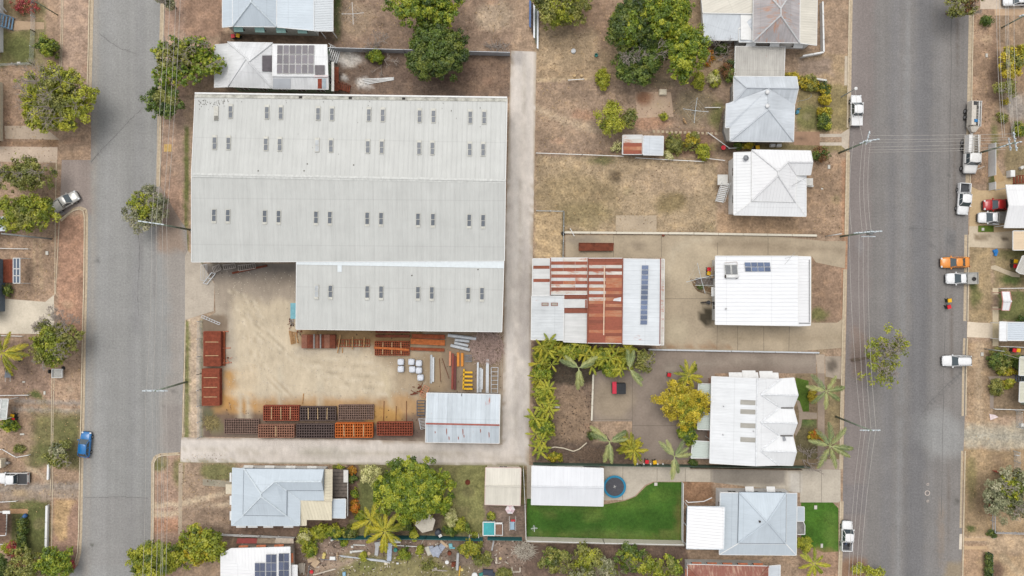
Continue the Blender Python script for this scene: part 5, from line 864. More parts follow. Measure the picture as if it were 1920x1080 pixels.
def crown(parent, lobes, pal, leaf=.3, dens=150, clump=.55, gap=.12, name='crown', tj=.22, up=-.35):
    P_, N_, T_ = [], [], []
    for (cx, cy, cz, rx, ry, rz) in lobes:
        ar = 4*math.pi*((rx*ry)**1.6/3+(rx*rz)**1.6/3+(ry*rz)**1.6/3)**(1/1.6)*.65
        nc = max(6, int(ar/(clump*clump*1.5))); k = max(5, int(dens*ar/nc))
        d = RNG.normal(size=(nc*3, 3)); d /= np.linalg.norm(d, axis=1)[:, None]; d = d[d[:, 2] > up][:nc]; nc = len(d)
        rr = np.clip(.9+RNG.normal(size=nc)*.2, .35, 1.32); cen = np.array([cx, cy, cz])+d*rr[:, None]*np.array([rx, ry, rz])
        keep = RNG.random(nc) > gap; cen = cen[keep]; d = d[keep]; nc = len(cen); ct = np.clip(.55+RNG.normal(size=nc)*tj, 0, 1); sz = clump*(.4+1.15*RNG.random(nc)**1.6)
        kk = np.maximum(4, (k*(sz/clump)**2).astype(int)); idx = np.repeat(np.arange(nc), kk); n = len(idx)
        q = RNG.normal(size=(n, 3)); q /= np.linalg.norm(q, axis=1)[:, None]; q *= (RNG.random(n)**.45)[:, None]; q[:, 2] *= .75
        P_.append(cen[idx]+q*sz[idx][:, None]); nn = q*.9+d[idx]*.5+np.array([0, 0, .45])+RNG.normal(size=(n, 3))*.45
        N_.append(nn/np.linalg.norm(nn, axis=1)[:, None]); T_.append(ct[idx]+RNG.normal(size=n)*.12)
    p = np.concatenate(P_); nn = np.concatenate(N_); t = np.concatenate(T_); lo = p[:, 2] < .08; p[lo, 2] = .08+.1*RNG.random(lo.sum()); TRI[0] += 2*len(p)
    return leafmesh(name, p, nn, leaf, t, LM[pal], parent)
def limb(mb, a, b, r0, r1, seg=3, wob=.12, n=6):
    a, b = Vector(a), Vector(b); pr = a; L = (b-a).length
    for i in range(1, seg+1):
        f = i/seg; q = a.lerp(b, f)
        if i < seg: q += Vector((random.gauss(0, 1), random.gauss(0, 1), random.gauss(0, .5)))*wob*L/seg
        mb.tube(pr, q, r0+(r1-r0)*(i-1)/seg, r0+(r1-r0)*f, n, False); pr = q
    return pr
def twigs(mb, a, d, L, r, depth):
    if depth == 0: return
    for k in range(3 if depth > 1 else 2):
        v = (d+Vector((random.gauss(0, .55), random.gauss(0, .55), random.gauss(0, .35)))).normalized(); e = a+v*L*random.uniform(.6, 1.1)
        mb.tube(a, e, r, max(.022, r*.72), 4, False); twigs(mb, e, v, L*.66, max(.022, r*.72), depth-1)
def tree(label, px, py, rx, ry, ht, pal, name='tree', nl=7, leaf=.34, dens=110, clump=.55, gap=.12, bare=0., group=None, cat='tree', lobe=.5, pal2=None, tj=.22, flat=.7, bx=0, by=0):
    zc = ht*.66; c = P(px, py, zc); k = S*(HC-zc)/HC; RX, RY = rx*k, ry*k; RZ = max(.5, min(ht-zc, max(RX, RY)*flat)); bs = (c.x+bx*k, c.y-by*k, 0)
    t = thing(name, label, cat, bs, group); lob = []
    for i in range(nl):
        a = 2.4*i+random.uniform(-.4, .4); rr = math.sqrt((i+.35)/nl)*(1-lobe*.82); lr = lobe*random.uniform(.82, 1.15)
        lob.append((c.x+RX*rr*math.cos(a), c.y+RY*rr*math.sin(a), zc+RZ*random.uniform(-.25, .45)*(1.2-rr), RX*lr, RY*lr, RZ*lr*1.25))
    tr = MB(); r0 = max(.05, min(.42, ht*.032)); z1 = max(.25, zc-RZ*.75); top = limb(tr, bs, (c.x+bx*k*.4, c.y, z1), r0, r0*.75, 3, .05, 8); tr.build('trunk', BARK, t, True)
    br = MB()
    for l in lob: limb(br, top, (l[0], l[1], l[2]+l[5]*.2), r0*.55, r0*.16, 3, .16, 5)
    if bare:
        for l in lob:
            if random.random() < bare:
                b0 = Vector((l[0], l[1], l[2])); dv = Vector((random.gauss(0, .5), random.gauss(0, .5), 1)).normalized(); br.tube(b0, b0+dv*l[5]*.95, r0*.22, r0*.16, 4, False); twigs(br, b0+dv*l[5]*.9, dv, max(l[3], .6)*.6, max(.05, r0*.2), 4)
    br.build('branches', DEADW if bare > .2 else BARK, t)
    if pal2:
        h = max(1, len(lob)//3); crown(t, lob[h:], pal, leaf, dens, clump, gap, tj=tj); crown(t, lob[:h], pal2, leaf, dens, clump, gap, tj=tj)
    else: crown(t, lob, pal, leaf, dens, clump, gap, tj=tj)
    return t
def shrub(label, px, py, rx, ry, ht, pal, name='shrub', group=None, cat='shrub', leaf=.22, dens=190, nl=4, gap=.06, pal2=None, clump=.36, box=False):
    zc = ht*.55; c = P(px, py, zc); k = S*(HC-zc)/HC; RX, RY = rx*k, ry*k; t = thing(name, label, cat, (c.x, c.y, 0), group); lob = []
    for i in range(nl):
        a = 2.4*i+random.random(); rr = .5*math.sqrt((i+.3)/nl); lr = random.uniform(.55, .72); lob.append((c.x+RX*rr*math.cos(a), c.y+RY*rr*math.sin(a), zc*random.uniform(.85, 1.1), RX*lr, RY*lr, ht*.45))
    s_ = MB()
    for l in lob: limb(s_, (c.x, c.y, 0), (l[0], l[1], l[2]), .05, .02, 2, .1, 5)
    s_.build('stem', BARK, t); crown(t, lob[:2] if pal2 else lob, pal, leaf, dens, clump, gap, name='foliage', up=-.6)
    if pal2: crown(t, lob[2:], pal2, leaf, dens, clump, gap, name='foliage', up=-.6)
    return t
def frondmesh(L, wl, n, droop, m, tintv):
    """feather frond along +x from the origin, arching then drooping, with separate leaflets"""
    v = []; f = []; ti = []
    def pt(u): return Vector((L*(u-.12*u*u*droop), 0, L*(.34*u-(.30+.42*droop)*u*u)))
    ps = [pt(i/10) for i in range(11)]
    for i in range(10):
        w_ = .014*(1-i/11); b = len(v); v += [ps[i]+Vector((0, -w_, 0)), ps[i]+Vector((0, w_, 0)), ps[i+1]+Vector((0, w_*.9, 0)), ps[i+1]+Vector((0, -w_*.9, 0))]; f.append((b, b+1, b+2, b+3)); ti.append(.75)
    for i in range(n):
        u = .12+.88*i/(n-1); p = pt(u); ll = wl*math.sin(math.pi*(.18+.78*u))**.7*random.uniform(.8, 1.15)
        for s_ in (-1, 1):
            tip = p+Vector((ll*.8, s_*ll*.62, -ll*(.3+.5*random.random())+.03)); ww = .012+.009*random.random(); b = len(v)
            v += [p+Vector((-ww, 0, 0)), p+Vector((ww, 0, 0)), (p+tip)/2+Vector((ww*1.2, 0, .02)), tip, (p+tip)/2+Vector((-ww*1.2, 0, .02))]; f.append((b, b+1, b+2, b+3, b+4)); ti.append(min(1, max(0, tintv+random.gauss(0, .16))))
    me = bpy.data.meshes.new('frond'); me.from_pydata([tuple(x) for x in v], [], f); a = me.attributes.new('tint', 'FLOAT', 'FACE'); a.data.foreach_set('value', ti); me.materials.append(m); return me
FR = {}
def fronds(pal):
    if pal not in FR: FR[pal] = [frondmesh(1, .25, 25, d, LM[pal], tv) for d, tv in ((.2, .7), (.55, .55), (.9, .4), (.4, .85))]
    return FR[pal]
def palm(label, px, py, rad, ht, pal, nf=11, group=None, name='palm_tree', stems=1, angs=None, lift=.0, spread=0.):
    c = P(px, py, ht); t = thing(name, label, 'palm', (c.x, c.y, 0), group); L = rad*S*(HC-ht)/HC*1.12
    for s_ in range(stems):
        ox, oy = (random.gauss(0, spread), random.gauss(0, spread)) if stems > 1 else (0, 0); h2 = ht*random.uniform(.75, 1.05) if stems > 1 else ht
        mb = MB(); limb(mb, (c.x+ox*.5, c.y+oy*.5, 0), (c.x+ox, c.y+oy, h2), .09 if stems > 1 else .17, .07 if stems > 1 else .12, 4, .02, 8); mb.build('trunk', mat('palm_trunk', C(150, 136, 116), .9, 0, .15), t, True)
        k = nf if stems == 1 else max(5, nf//2)
        aa = angs if angs and s_ == 0 else [2*math.pi*i/k+random.uniform(-.25, .25) for i in range(k)]
        for i, a in enumerate(aa):
            me = random.choice(fronds(pal)); o = meshobj('frond', me, None, t, (ox, oy, h2)); l = L*random.uniform(.8, 1.08); o.scale = (l, l, l); o.rotation_euler = (random.uniform(-.15, .15), random.uniform(-.35, .12)-lift, a)
    return t
# --- left side of the left street
tree('broad yellow-green verge tree with grey bare twigs in its middle, left of the road', 108, 190, 76, 66, 7.5, 'lime', nl=12, bare=.9, lobe=.44, gap=.16, pal2='olive')
shrub('pointed dark green cypress bush on the verge near the upper left', 89, 88, 22, 17, 3.2, 'dark', name='cypress_bush', pal2='mango')
shrub('sprawling red-leaved bougainvillea above the blue stairs', 45, 10, 30, 18, 1.4, 'red', gap=.45, dens=90)
tree('straggly olive tree over the left driveway, higher of two', 46, 328, 56, 38, 5.5, 'olive', nl=9, lobe=.42, bare=.4, gap=.28, dens=100); tree('yellow-green tree overhanging the parked silver ute', 48, 402, 54, 42, 6, 'jac', nl=10, lobe=.4, gap=.15, pal2='olive')
tree('half-bare street tree with silvery twigs near the pale driveway', 103, 645, 46, 48, 6, 'olive', nl=9, bare=.6, lobe=.42, gap=.2, dens=110, pal2='jac')
dt = thing('dead_tree', 'leafless grey branching tree top beside the pale driveway', 'tree', P(108, 615)); m_ = MB(); a0 = P(112, 618, 3.2); limb(m_, P(110, 622), a0, .14, .1)
for v in ((-1, .2, .3), (.6, .7, .3), (1, .2, .2), (-.3, .9, .4), (.9, -.3, .3), (.2, .3, .8)): dd = Vector(v).normalized(); e = a0+dd*1.7; m_.tube(a0, e, .07, .045, 5); twigs(m_, e, dd, 1.1, .04, 5)
m_.build('branches', DEADW, dt)
tree('small olive street tree above the white ute at the lower left', 110, 850, 27, 26, 3.8, 'olive', nl=6, bare=.3, gap=.2, pal2='grey'); tree('rounded lime tree at the bottom left corner by the kerb nose', 102, 1055, 33, 33, 4.5, 'mango', nl=7, gap=.08); tree('mixed olive and brown tree at the bottom left corner', 45, 1058, 36, 34, 4.5, 'olive', nl=8, gap=.15, pal2='rust'); tree('dark green shrub tree at the extreme bottom left', 4, 1062, 14, 26, 3, 'dark', nl=4)
for i in range(5): shrub('clipped dark hedge bush in a row along the lower left lawn, '+['topmost', 'second from the top', 'middle one', 'fourth from the top', 'lowest'][i], 41, 980+i*12, 9, 9, 1.6, 'dark', name='hedge_bush', group='hedge on the lower left lawn', nl=3, cat='hedge')
shrub('low garden bush with red tips left of the hedge', 18, 1028, 20, 13, 1.2, 'lime', pal2='red'); shrub('green bush below the red and yellow bins at the left edge', 14, 797, 17, 13, 1.8, 'mango'); shrub('small yellowish bush on the left lawn above the bent white rail', 37, 842, 12, 8, .9, 'olive')
shrub('dark garden bush beside the slate house at left', 14, 546, 9, 10, 1.2, 'dark'); shrub('dark red shrub at the kerb end, bottom left', 132, 1062, 9, 9, .9, 'red')
palm('big yellow-green palm at the left edge below the pale driveway', 5, 662, 42, 4.5, 'cane', 12)
# --- right verge of the left street
tree('wide dark olive tree with coarse leaf tufts overhanging the road by the white house', 348, 116, 72, 52, 7.5, 'mango', nl=15, leaf=.55, dens=40, clump=.45, gap=.42, lobe=.34, pal2='olive', bare=.25); tree('round green street tree under the power lines beside the warehouse corner', 313, 190, 42, 35, 5.5, 'green', nl=8, gap=.06, pal2='olive', lobe=.46); tree('pale sparse street tree beside the power pole left of the warehouse', 274, 390, 43, 42, 5.5, 'grey', nl=9, gap=.25, bare=.3, pal2='jac', lobe=.42)
tree('grey sparse treetop at the upper edge above the left road', 312, 0, 22, 14, 5, 'grey', nl=4, bare=.6, gap=.4); tree('feathery lime jacaranda at the bottom edge beside the left road', 288, 1052, 52, 38, 6.5, 'jac', nl=10, gap=.12); tree('olive-gold broadleaf tree beside the lower dirt driveway', 373, 1022, 44, 42, 5, 'jac', nl=9, gap=.14, leaf=.42, dens=70, pal2='gold')
# --- top middle
tree('bright green tree at the top edge beside the clothes hoist', 800, 14, 70, 44, 9, 'mango', nl=10, gap=.1, lobe=.44, leaf=.34); tree('dense dark green tree standing in the brown backyard above the warehouse', 817, 94, 55, 56, 8.5, 'dark', nl=9, gap=.03, lobe=.5, dens=170, pal2='green', tj=.15); tree('loose lime tree at the top edge right of the lane end', 1052, 12, 56, 46, 6, 'olive', nl=10, gap=.2, bare=.15, pal2='jac')
shrub('small citrus tree with dead limbs behind the solar-array house', 703, 106, 17, 12, 2, 'mango'); 
dw = thing('fallen_branches', 'bare fallen limbs around the citrus tree behind the solar-array house', 'branches', P(700, 100)); m_ = MB()
for x, y, v in ((690, 95, (.8, .5, .5)), (715, 98, (-.9, .3, .4)), (706, 92, (.2, .9, .5)), (716, 110, (.4, -.6, .6))): twigs(m_, P(x, y, .3), Vector(v), 1.5, .06, 4)
m_.build('branch', DEADW, dw)
MG = 'big mango trees at the top right'
tree('left lobe of the dark mango clump at the top edge', 1180, 46, 42, 52, 9, 'dark', nl=9, gap=.05, lobe=.46, group=MG, pal2='mango'); tree('bright mango crown at the top edge in the middle of the clump', 1250, 32, 52, 46, 9.5, 'mango', nl=10, gap=.04, lobe=.44, group=MG, leaf=.34); tree('tall bright mango crown beside the pale skillion roof', 1281, 90, 41, 62, 9, 'mango', nl=11, gap=.03, lobe=.42, group=MG, leaf=.34); tree('dark leaning tree with exposed branches below the mango clump', 1192, 120, 48, 38, 6, 'green', nl=9, gap=.12, bare=.5, group=MG, pal2='dark'); tree('small mango crown linking the clump above the dark leaning tree', 1225, 88, 34, 34, 7, 'dark', nl=7, gap=.06, group=MG, pal2='mango')
shrub('round lime bush standing alone in the dry yard', 1130, 148, 15, 18, 2.2, 'lime'); tree('loose lime tree left of the stained slab', 1143, 226, 27, 31, 3.6, 'lime', nl=7, gap=.22, dens=110, leaf=.26); tree('darker small tree touching the stained slab', 1182, 225, 19, 21, 3, 'olive', nl=5, gap=.15, leaf=.26, pal2='green'); shrub('tiny lime bush on the edge of the stained slab', 1245, 219, 8, 8, 1, 'lime')
shrub('fresh green bush beneath the mango crown', 1310, 150, 12, 14, 1.8, 'lime'); shrub('pale flowering bush beside the silver house', 1340, 148, 13, 14, 1.8, 'pale', pal2='lime'); shrub('red-tinged dark bush against the carport', 1365, 135, 14, 22, 2.4, 'rust', pal2='green')
bb = thing('fallen_branches', 'pale bare branches and weeds beside the pale skillion roof', 'branches', P(1340, 105)); m_ = MB()
for x, y, v in ((1335, 95, (.7, .3, .4)), (1345, 112, (1, -.1, .1)), (1350, 100, (-.5, .8, .4)), (1330, 90, (.3, -.9, .4)), (1362, 92, (-.2, .7, .5))): twigs(m_, P(x, y, .5), Vector(v), 1.7, .06, 4)
m_.build('branch', DEADW, bb); shrub('yellow weedy clump beneath the bare branches', 1328, 108, 14, 16, 1, 'bloom', gap=.4, dens=90); shrub('dark weeds against the skillion wall', 1352, 92, 16, 10, 1.4, 'green', gap=.3)
shrub('olive garden bush right of the twin shed', 1266, 272, 20, 20, 1.6, 'olive'); shrub('golden garden bush in the bed right of the twin shed', 1297, 266, 20, 17, 1.5, 'gold', pal2='olive'); shrub('lime bush at the right end of the twin-shed garden', 1318, 285, 14, 15, 1.9, 'lime'); shrub('pale grey-green tuft at the foot of the twin shed', 1251, 292, 10, 8, .9, 'pale'); shrub('dry straw bush left of the twin shed', 1155, 276, 12, 10, .9, 'pale', gap=.4, dens=90)
for i, (x, y, a, b, p1, p2) in enumerate([(1484, 144, 14, 6, 'gold', None), (1515, 158, 19, 14, 'gold', 'olive'), (1545, 167, 13, 12, 'gold', 'dark'), (1547, 187, 11, 9, 'gold', None), (1547, 211, 14, 9, 'gold', 'lime'), (1545, 222, 13, 9, 'green', None), (1544, 235, 13, 9, 'dark', 'mango')]): shrub('clipped hedge in front of the silver house, '+['gold strip by the roof corner', 'large olive-gold block', 'gold block below the white rail', 'small gold ball', 'gold top of the long hedge', 'green middle of the long hedge', 'dark foot of the long hedge'][i], x, y, a, b, 1.5, p1, name='hedge_bush', group='hedges before the silver house', pal2=p2, nl=4, cat='hedge', gap=.02, dens=240)
shrub('dark green bush at the corner of the bright white house', 1539, 290, 20, 13, 1.6, 'green', pal2='rust'); shrub('gold bush squeezed between the silver and bright white houses', 1402, 272, 12, 6, 1.3, 'gold'); shrub('green bush squeezed between the silver and bright white houses', 1384, 273, 8, 5, 1, 'green')
# --- golden cane palms beside the rusty shed and along the lane
CN = 'golden cane palms by the workshop shed'
cl = [(1012, 652, 'at the lane corner of the shed'), (1030, 648, 'against the grey shed bay'), (1008, 678, 'above the lane bend, yellowest'), (1030, 676, 'inside the lane-side clump'), (1052, 655, 'below the white shed bay'), (1078, 652, 'below the bay joint'), (1104, 664, 'below the rust bay'), (1122, 686, 'left of the black and red hatch'), (1148, 664, 'under the rust and silver joint'), (1156, 694, 'bright one above the black and red hatch'), (1182, 664, 'below the silver bay'), (1138, 672, 'in the middle of the row'), (1006, 712, 'third down the lane edge'), (1024, 728, 'dark one on the lane edge')]
for i, (x, y, s_) in enumerate(cl): palm('golden cane palm '+s_, x, y, 17, random.uniform(3.2, 4.6), 'cane' if i % 2 == 0 else 'palm', 12, CN, 'cane_palm', 3, spread=.6)
for i, (x, y, s_) in enumerate([(1012, 752, 'beside the timber offcut'), (1030, 765, 'reaching into the brown yard'), (1008, 790, 'on the lane edge, mid way'), (1014, 815, 'on the lane edge, lower'), (1010, 842, 'at the lane corner above the white garage')]): palm('dark cane palm '+s_, x, y, 19, 3.2, 'palm', 12, CN, 'cane_palm', 3, spread=.6)
for i, (x, y) in enumerate([(1022, 662), (1065, 660), (1092, 658), (1118, 668), (1140, 690), (1168, 680), (1014, 700), (1016, 735), (1018, 800)]): shrub('leafy undergrowth beneath the cane palms, '+['corner clump', 'second clump', 'third clump', 'fourth clump', 'clump by the concrete', 'clump below the silver bay', 'upper lane-side clump', 'middle lane-side clump', 'lower lane-side clump'][i], x, y, 21, 15, 3.6, 'palm' if i % 2 else 'mango', group='undergrowth beneath the cane palms', gap=.2)
tree('sparse yellow shrub tree at the right end of the palm row', 1208, 676, 22, 22, 3.2, 'olive', nl=5, gap=.35, bare=.4, dens=80); shrub('golden bush behind the white garage fence', 1040, 858, 18, 9, 1.1, 'gold', pal2='cane')
palm('blue-green three-fronded palm over the brown yard', 1085, 690, 36, 5.5, 'blue', angs=[2.75, .55, -1.6, 2.4, .3, -1.35], lift=-.1); palm('blue-green palm leaning over the concrete by the black and red hatch', 1180, 692, 36, 5.5, 'blue', angs=[1.3, -.95, 1.6, -.7]); palm('blue-green palm with yellowing fronds over the lower brown yard', 1143, 828, 38, 5, 'blue', angs=[2.5, .5, -1.8, 2.8, .15, -1.5]); palm('blue-green palm at the foot of the pale green awning', 1264, 856, 36, 5, 'blue', angs=[2.35, .5, -1.3, 2.0, .1, -1.7, 1.0])
palm('golden bushy cane palm on the concrete edge by the bins', 1178, 845, 24, 3.2, 'cane', 16, CN, 'cane_palm', 4, spread=.8); palm('yellow palm beside the top corner of the triple-gabled house', 1291, 703, 27, 3.6, 'cane', 13)
tree('bright yellow-lime tree against the triple-gabled house', 1283, 758, 47, 44, 5.5, 'gold', nl=10, gap=.05, lobe=.45, pal2='lime', leaf=.26, dens=170); tree('green underside tree below the yellow-lime tree', 1290, 812, 20, 24, 3.5, 'mango', nl=5, gap=.1)
shrub('dark round bush on the yard edge above the left blue-green palm', 1110, 818, 8, 8, 1.2, 'dark'); shrub('low green weeds at the foot of the pale green awning', 1299, 868, 9, 6, .8, 'green')
palm('grey-green palm in front of the triple-gabled house, higher one', 1549, 733, 34, 5.5, 'blue', angs=[2.3, .15, -1.7, 1.0, -.6, -2.4, 2.9]); palm('grey-green palm in front of the triple-gabled house, lower one', 1556, 836, 40, 5.5, 'blue', angs=[2.9, 1.5, 1.0, -.5, -1.3, -2.0, 2.2, -.1]); shrub('golden bush under the higher grey-green palm', 1524, 742, 11, 12, 1.4, 'gold'); shrub('golden bush under the lower grey-green palm', 1529, 818, 13, 9, 1.4, 'gold', pal2='bloom')
dl = thing('fallen_branches', 'heap of bare grey palm limbs before the triple-gabled house', 'branches', P(1515, 862)); m_ = MB()
for x, y, v in ((1505, 862, (1, .2, .3)), (1520, 858, (-.5, .9, .4)), (1530, 860, (.3, .8, .5)), (1515, 868, (.9, -.1, .3))): twigs(m_, P(x, y, .2), Vector(v), 1.3, .07, 4)
m_.build('branch', DEADW, dl)
# --- right-hand street
tree('half-bare gum tree leaning over the right-hand road', 1660, 672, 46, 62, 8.5, 'jac', nl=13, gap=.68, bare=.9, lobe=.33, dens=60, pal2='olive', bx=-30, by=10); tree('sparse olive tree at the top edge over the right kerb', 1806, 6, 40, 28, 6.5, 'olive', nl=9, gap=.32, bare=.5, lobe=.4, dens=95, pal2='rust'); shrub('round green ball bush on the upper right verge', 1849, 40, 10, 9, 1.6, 'green')
tree('golden-olive tree under the wires at the upper right', 1895, 118, 24, 34, 4.2, 'gold', nl=8, gap=.14, pal2='olive'); shrub('lime bush at the right edge near the yellow flowers', 1915, 98, 12, 14, 2, 'lime'); tree('thin olive tree under the wires by the mossy yard', 1888, 165, 20, 18, 3, 'olive', nl=5, gap=.3, bare=.3); shrub('bright yellow-flowered bush under the wires', 1884, 191, 7, 6, 1, 'gold'); shrub('lime bush at the right edge above the big power pole', 1912, 245, 14, 14, 1.8, 'lime', pal2='green'); shrub('low green bush under the wires beside the pole', 1880, 222, 12, 8, .8, 'olive', gap=.3)
shrub('dense green bush right of the leaning service pole', 1872, 676, 22, 20, 2.4, 'green', pal2='olive'); shrub('lime hedge above the garden path at right', 1886, 698, 18, 7, 1.2, 'lime', pal2='gold'); shrub('yellow-tipped bush below the garden path at right', 1890, 719, 15, 8, 1.2, 'gold', pal2='lime'); shrub('olive bush left of the yellow-tipped bush', 1868, 725, 13, 14, 1.3, 'olive'); shrub('green bush beside the olive house at the right edge', 1905, 680, 10, 14, 1.5, 'green')
tree('big grey-green feathery tree at the lower right', 1892, 928, 46, 58, 6.5, 'grey', nl=13, gap=.2, bare=.35, lobe=.36, pal2='jac')
for i in range(4): shrub('dark narrow hedge bush at the bottom right, '+['topmost', 'second', 'third', 'lowest'][i]+' of the row', 1853, 1043+i*12, 5, 8, 1.3, 'dark', name='hedge_bush', group='hedge at the bottom right', nl=3, cat='hedge')
shrub('dark clump with a white pot at the end of the lower right fence', 1860, 1001, 10, 6, .9, 'dark'); shrub('green plant by the pink lychgate path', 1914, 600, 8, 8, 1, 'green')
for i, (x, y) in enumerate([(1608, 1066), (1630, 1072), (1646, 1076)]): tree('spindly lime sapling at the bottom edge of the right road, '+['leftmost', 'middle', 'rightmost'][i], x, y, 11, 10, 2.6, 'lime', nl=4, gap=.3, dens=90, group='lime saplings at the bottom edge')
# --- bottom gardens
tree('huge rounded mango tree on the lower lawn', 772, 921, 76, 58, 7.5, 'mango', nl=14, gap=.01, lobe=.44, leaf=.32, dens=170, group=None); tree('pale yellow-green tree beside the huge mango by the lane', 697, 892, 18, 20, 3.5, 'pale', nl=5, gap=.1, pal2='lime'); shrub('dark understorey below the huge mango', 755, 985, 20, 12, 1.6, 'dark')
palm('yellow-green palm at the foot of the huge mango, left', 696, 975, 33, 4.6, 'cane', 12); palm('yellow-green palm at the foot of the huge mango, right', 722, 995, 38, 5, 'cane', 13)
for i, (x, y, a, b, h_, p1, p2) in enumerate([(573, 1006, 17, 17, 2.2, 'pale', 'lime'), (600, 997, 18, 14, 2.2, 'lime', None), (625, 998, 17, 13, 2.2, 'mango', 'lime'), (580, 1030, 16, 14, 2, 'lime', 'mango'), (655, 998, 20, 12, 1.6, 'dark', 'olive'), (676, 970, 12, 9, 1.2, 'mango', None)]): shrub('garden bush along the teal fence, '+['pale flowering at the left end', 'lime second from the left', 'bright green third', 'lime one over the junk', 'dark one near the palms', 'low one by the lawn edge'][i], x, y, a, b, h_, p1, pal2=p2, group='bushes along the teal fence')
for i, (x, y, a, b, p1) in enumerate([(636, 877, 14, 6, 'lime'), (660, 883, 10, 8, 'bloom'), (660, 898, 10, 8, 'green'), (664, 926, 8, 8, 'mango'), (665, 950, 10, 14, 'bloom')]): shrub('flower bed plant beside the grey deck, '+['trailing lime over the lane', 'orange-tinged at the top', 'green in the middle', 'small green', 'orange-flowering at the bottom'][i], x, y, a, b, 1, p1, group='flower bed beside the deck')
shrub('cream plume bush in the round garden bed', 845, 972, 12, 15, 2, 'pale'); shrub('lime bush in the round garden bed', 862, 984, 13, 12, 1.6, 'lime'); shrub('green bush in the round garden bed', 842, 994, 16, 9, 1.2, 'green'); shrub('small bush at the right of the round garden bed', 875, 988, 6, 7, .9, 'green'); shrub('green bush behind the cream plume bush', 836, 958, 9, 9, 1.3, 'mango'); shrub('lime bush beside the hexagonal umbrella', 777, 1003, 9, 10, 1.4, 'lime')
shrub('dark leafy plant beside the turquoise pool', 921, 969, 9, 6, 1.2, 'dark', pal2='lime'); tree('bright lime tree in the junk yard below the teal fence', 882, 1030, 20, 18, 3, 'cane', nl=6, gap=.1); tree('dull olive tree in the junk yard', 906, 1050, 17, 13, 2.5, 'olive', nl=5, gap=.2); shrub('green bush at the bottom edge of the junk yard', 945, 1075, 16, 8, 1.2, 'olive'); shrub('lime bush inside the small fenced plot', 787, 1033, 10, 11, 1.4, 'lime'); shrub('green bush inside the small fenced plot', 757, 1040, 13, 14, 1.2, 'mango', gap=.3); shrub('small lime bush beside the white tub', 680, 1043, 6, 9, 1, 'lime'); shrub('small green bush beside the coiled hose', 644, 1018, 8, 7, 1, 'mango'); shrub('scrappy green weeds by the clotheshorse junk', 805, 1060, 20, 12, .7, 'olive', gap=.4, dens=90)
shrub('tiny green bush in the white planter on the teal fence', 890, 1003, 8, 5, .9, 'lime')
for i, (x, y, a, b, p1, p2) in enumerate([(1042, 1052, 36, 26, 'olive', 'green'), (1095, 1050, 34, 28, 'olive', 'lime'), (1135, 1068, 30, 20, 'grey', 'jac'), (1180, 1048, 34, 26, 'green', 'jac'), (1222, 1064, 34, 20, 'jac', 'olive'), (1262, 1060, 22, 20, 'mango', 'olive'), (1100, 1080, 40, 16, 'grey', 'olive')]): tree('bushy tree along the bottom edge below the cream fence, '+['leftmost', 'second from left', 'silvery third', 'dark green fourth', 'lime fifth', 'rightmost', 'lowest at the frame edge'][i], x, y, a, b, 3.4, p1, nl=7, gap=.14, pal2=p2, bare=.15, group='bushy trees below the cream fence')
shrub('yellow-green bush at the corner of the blue-grey pyramid house', 1507, 1022, 15, 15, 1.9, 'lime'); palm('banana-like palm below the front lawn', 1525, 1056, 27, 3, 'palm', 9)
# brush heap in the yard, bare brush heaps by the fences
def brush(label, x, y, rx, ry, n, m, h=1.1):
    t = thing('brush_pile', label, 'brush pile', P(x, y)); mb = MB()
    for i in range(n):
        a = random.uniform(0, 6.28); r = math.sqrt(random.random()); p = P(x+rx*r*math.cos(a), y+ry*r*math.sin(a), random.uniform(.05, h*(1-r*.6))); v = Vector((random.gauss(0, 1), random.gauss(0, 1), random.gauss(0, .35))).normalized(); e = p+v*random.uniform(.4, 1.2); e.z = max(.03, e.z); mb.tube(p, e, random.uniform(.03, .055), .015, 4, False)
    mb.build('twigs', m, t)
brush('large heap of grey-pink cut branches in the yard corner beside the lane', 913, 652, 31, 30, 1100, mat('grey_pink_twigs', C(206, 180, 168), .95, 0, .2, 3)); brush('pale bleached brush heap at the corner of the cream fence', 983, 1032, 20, 15, 260, mat('bleached_twigs', C(206, 196, 180), .95, 0, .15, 3)); brush('brown twiggy mulch below the lower blue-green palm', 1105, 852, 30, 12, 200, mat('brown_twigs', C(140, 118, 100), .95, 0, .2, 3), .3)
brush('dead wood scraps on the fence line at the top middle', 932, 86, 22, 5, 90, DEADW, .4); brush('scrap of dry grass and sticks in the yard corner at left', 396, 792, 14, 12, 160, mat('straw_twigs', C(176, 160, 110), .95, 0, .2, 3), .4)
# ---------------------------------------------------------------- vehicles
def paintm(name, rgb, metal=.0): 
    if name in MATS: return MATS[name]
    q = NB(name); p = q.pos(); v = q.mr(q.noise(p, 4, 4), .3, .7, .93, 1.05); q.l(q.mixc(1., rgb, v, 'MULTIPLY'), q.b.inputs['Base Color']); q.b.inputs['Roughness'].default_value = .28; q.b.inputs['Metallic'].default_value = metal; q.b.inputs['Coat Weight'].default_value = .5
    MATS[name] = q.m; return q.m
TYRE = mat('tyre_rubber', C(58, 56, 54), .9); RIM = mat('alloy_rim', C(170, 170, 172), .4, .5); PLAS = mat('black_plastic', C(62, 62, 64), .6); CG = glass('car_glass', (.035, .05, .058), .05); LAMP = mat('lamp_lens', C(236, 238, 240), .2); TAIL = mat('tail_lens', C(170, 30, 26), .3); TRAYM = mat('tray_metal', C(186, 184, 178), .5, .3, .12); LINER = mat('tub_liner', C(78, 80, 84), .8, 0, .15)
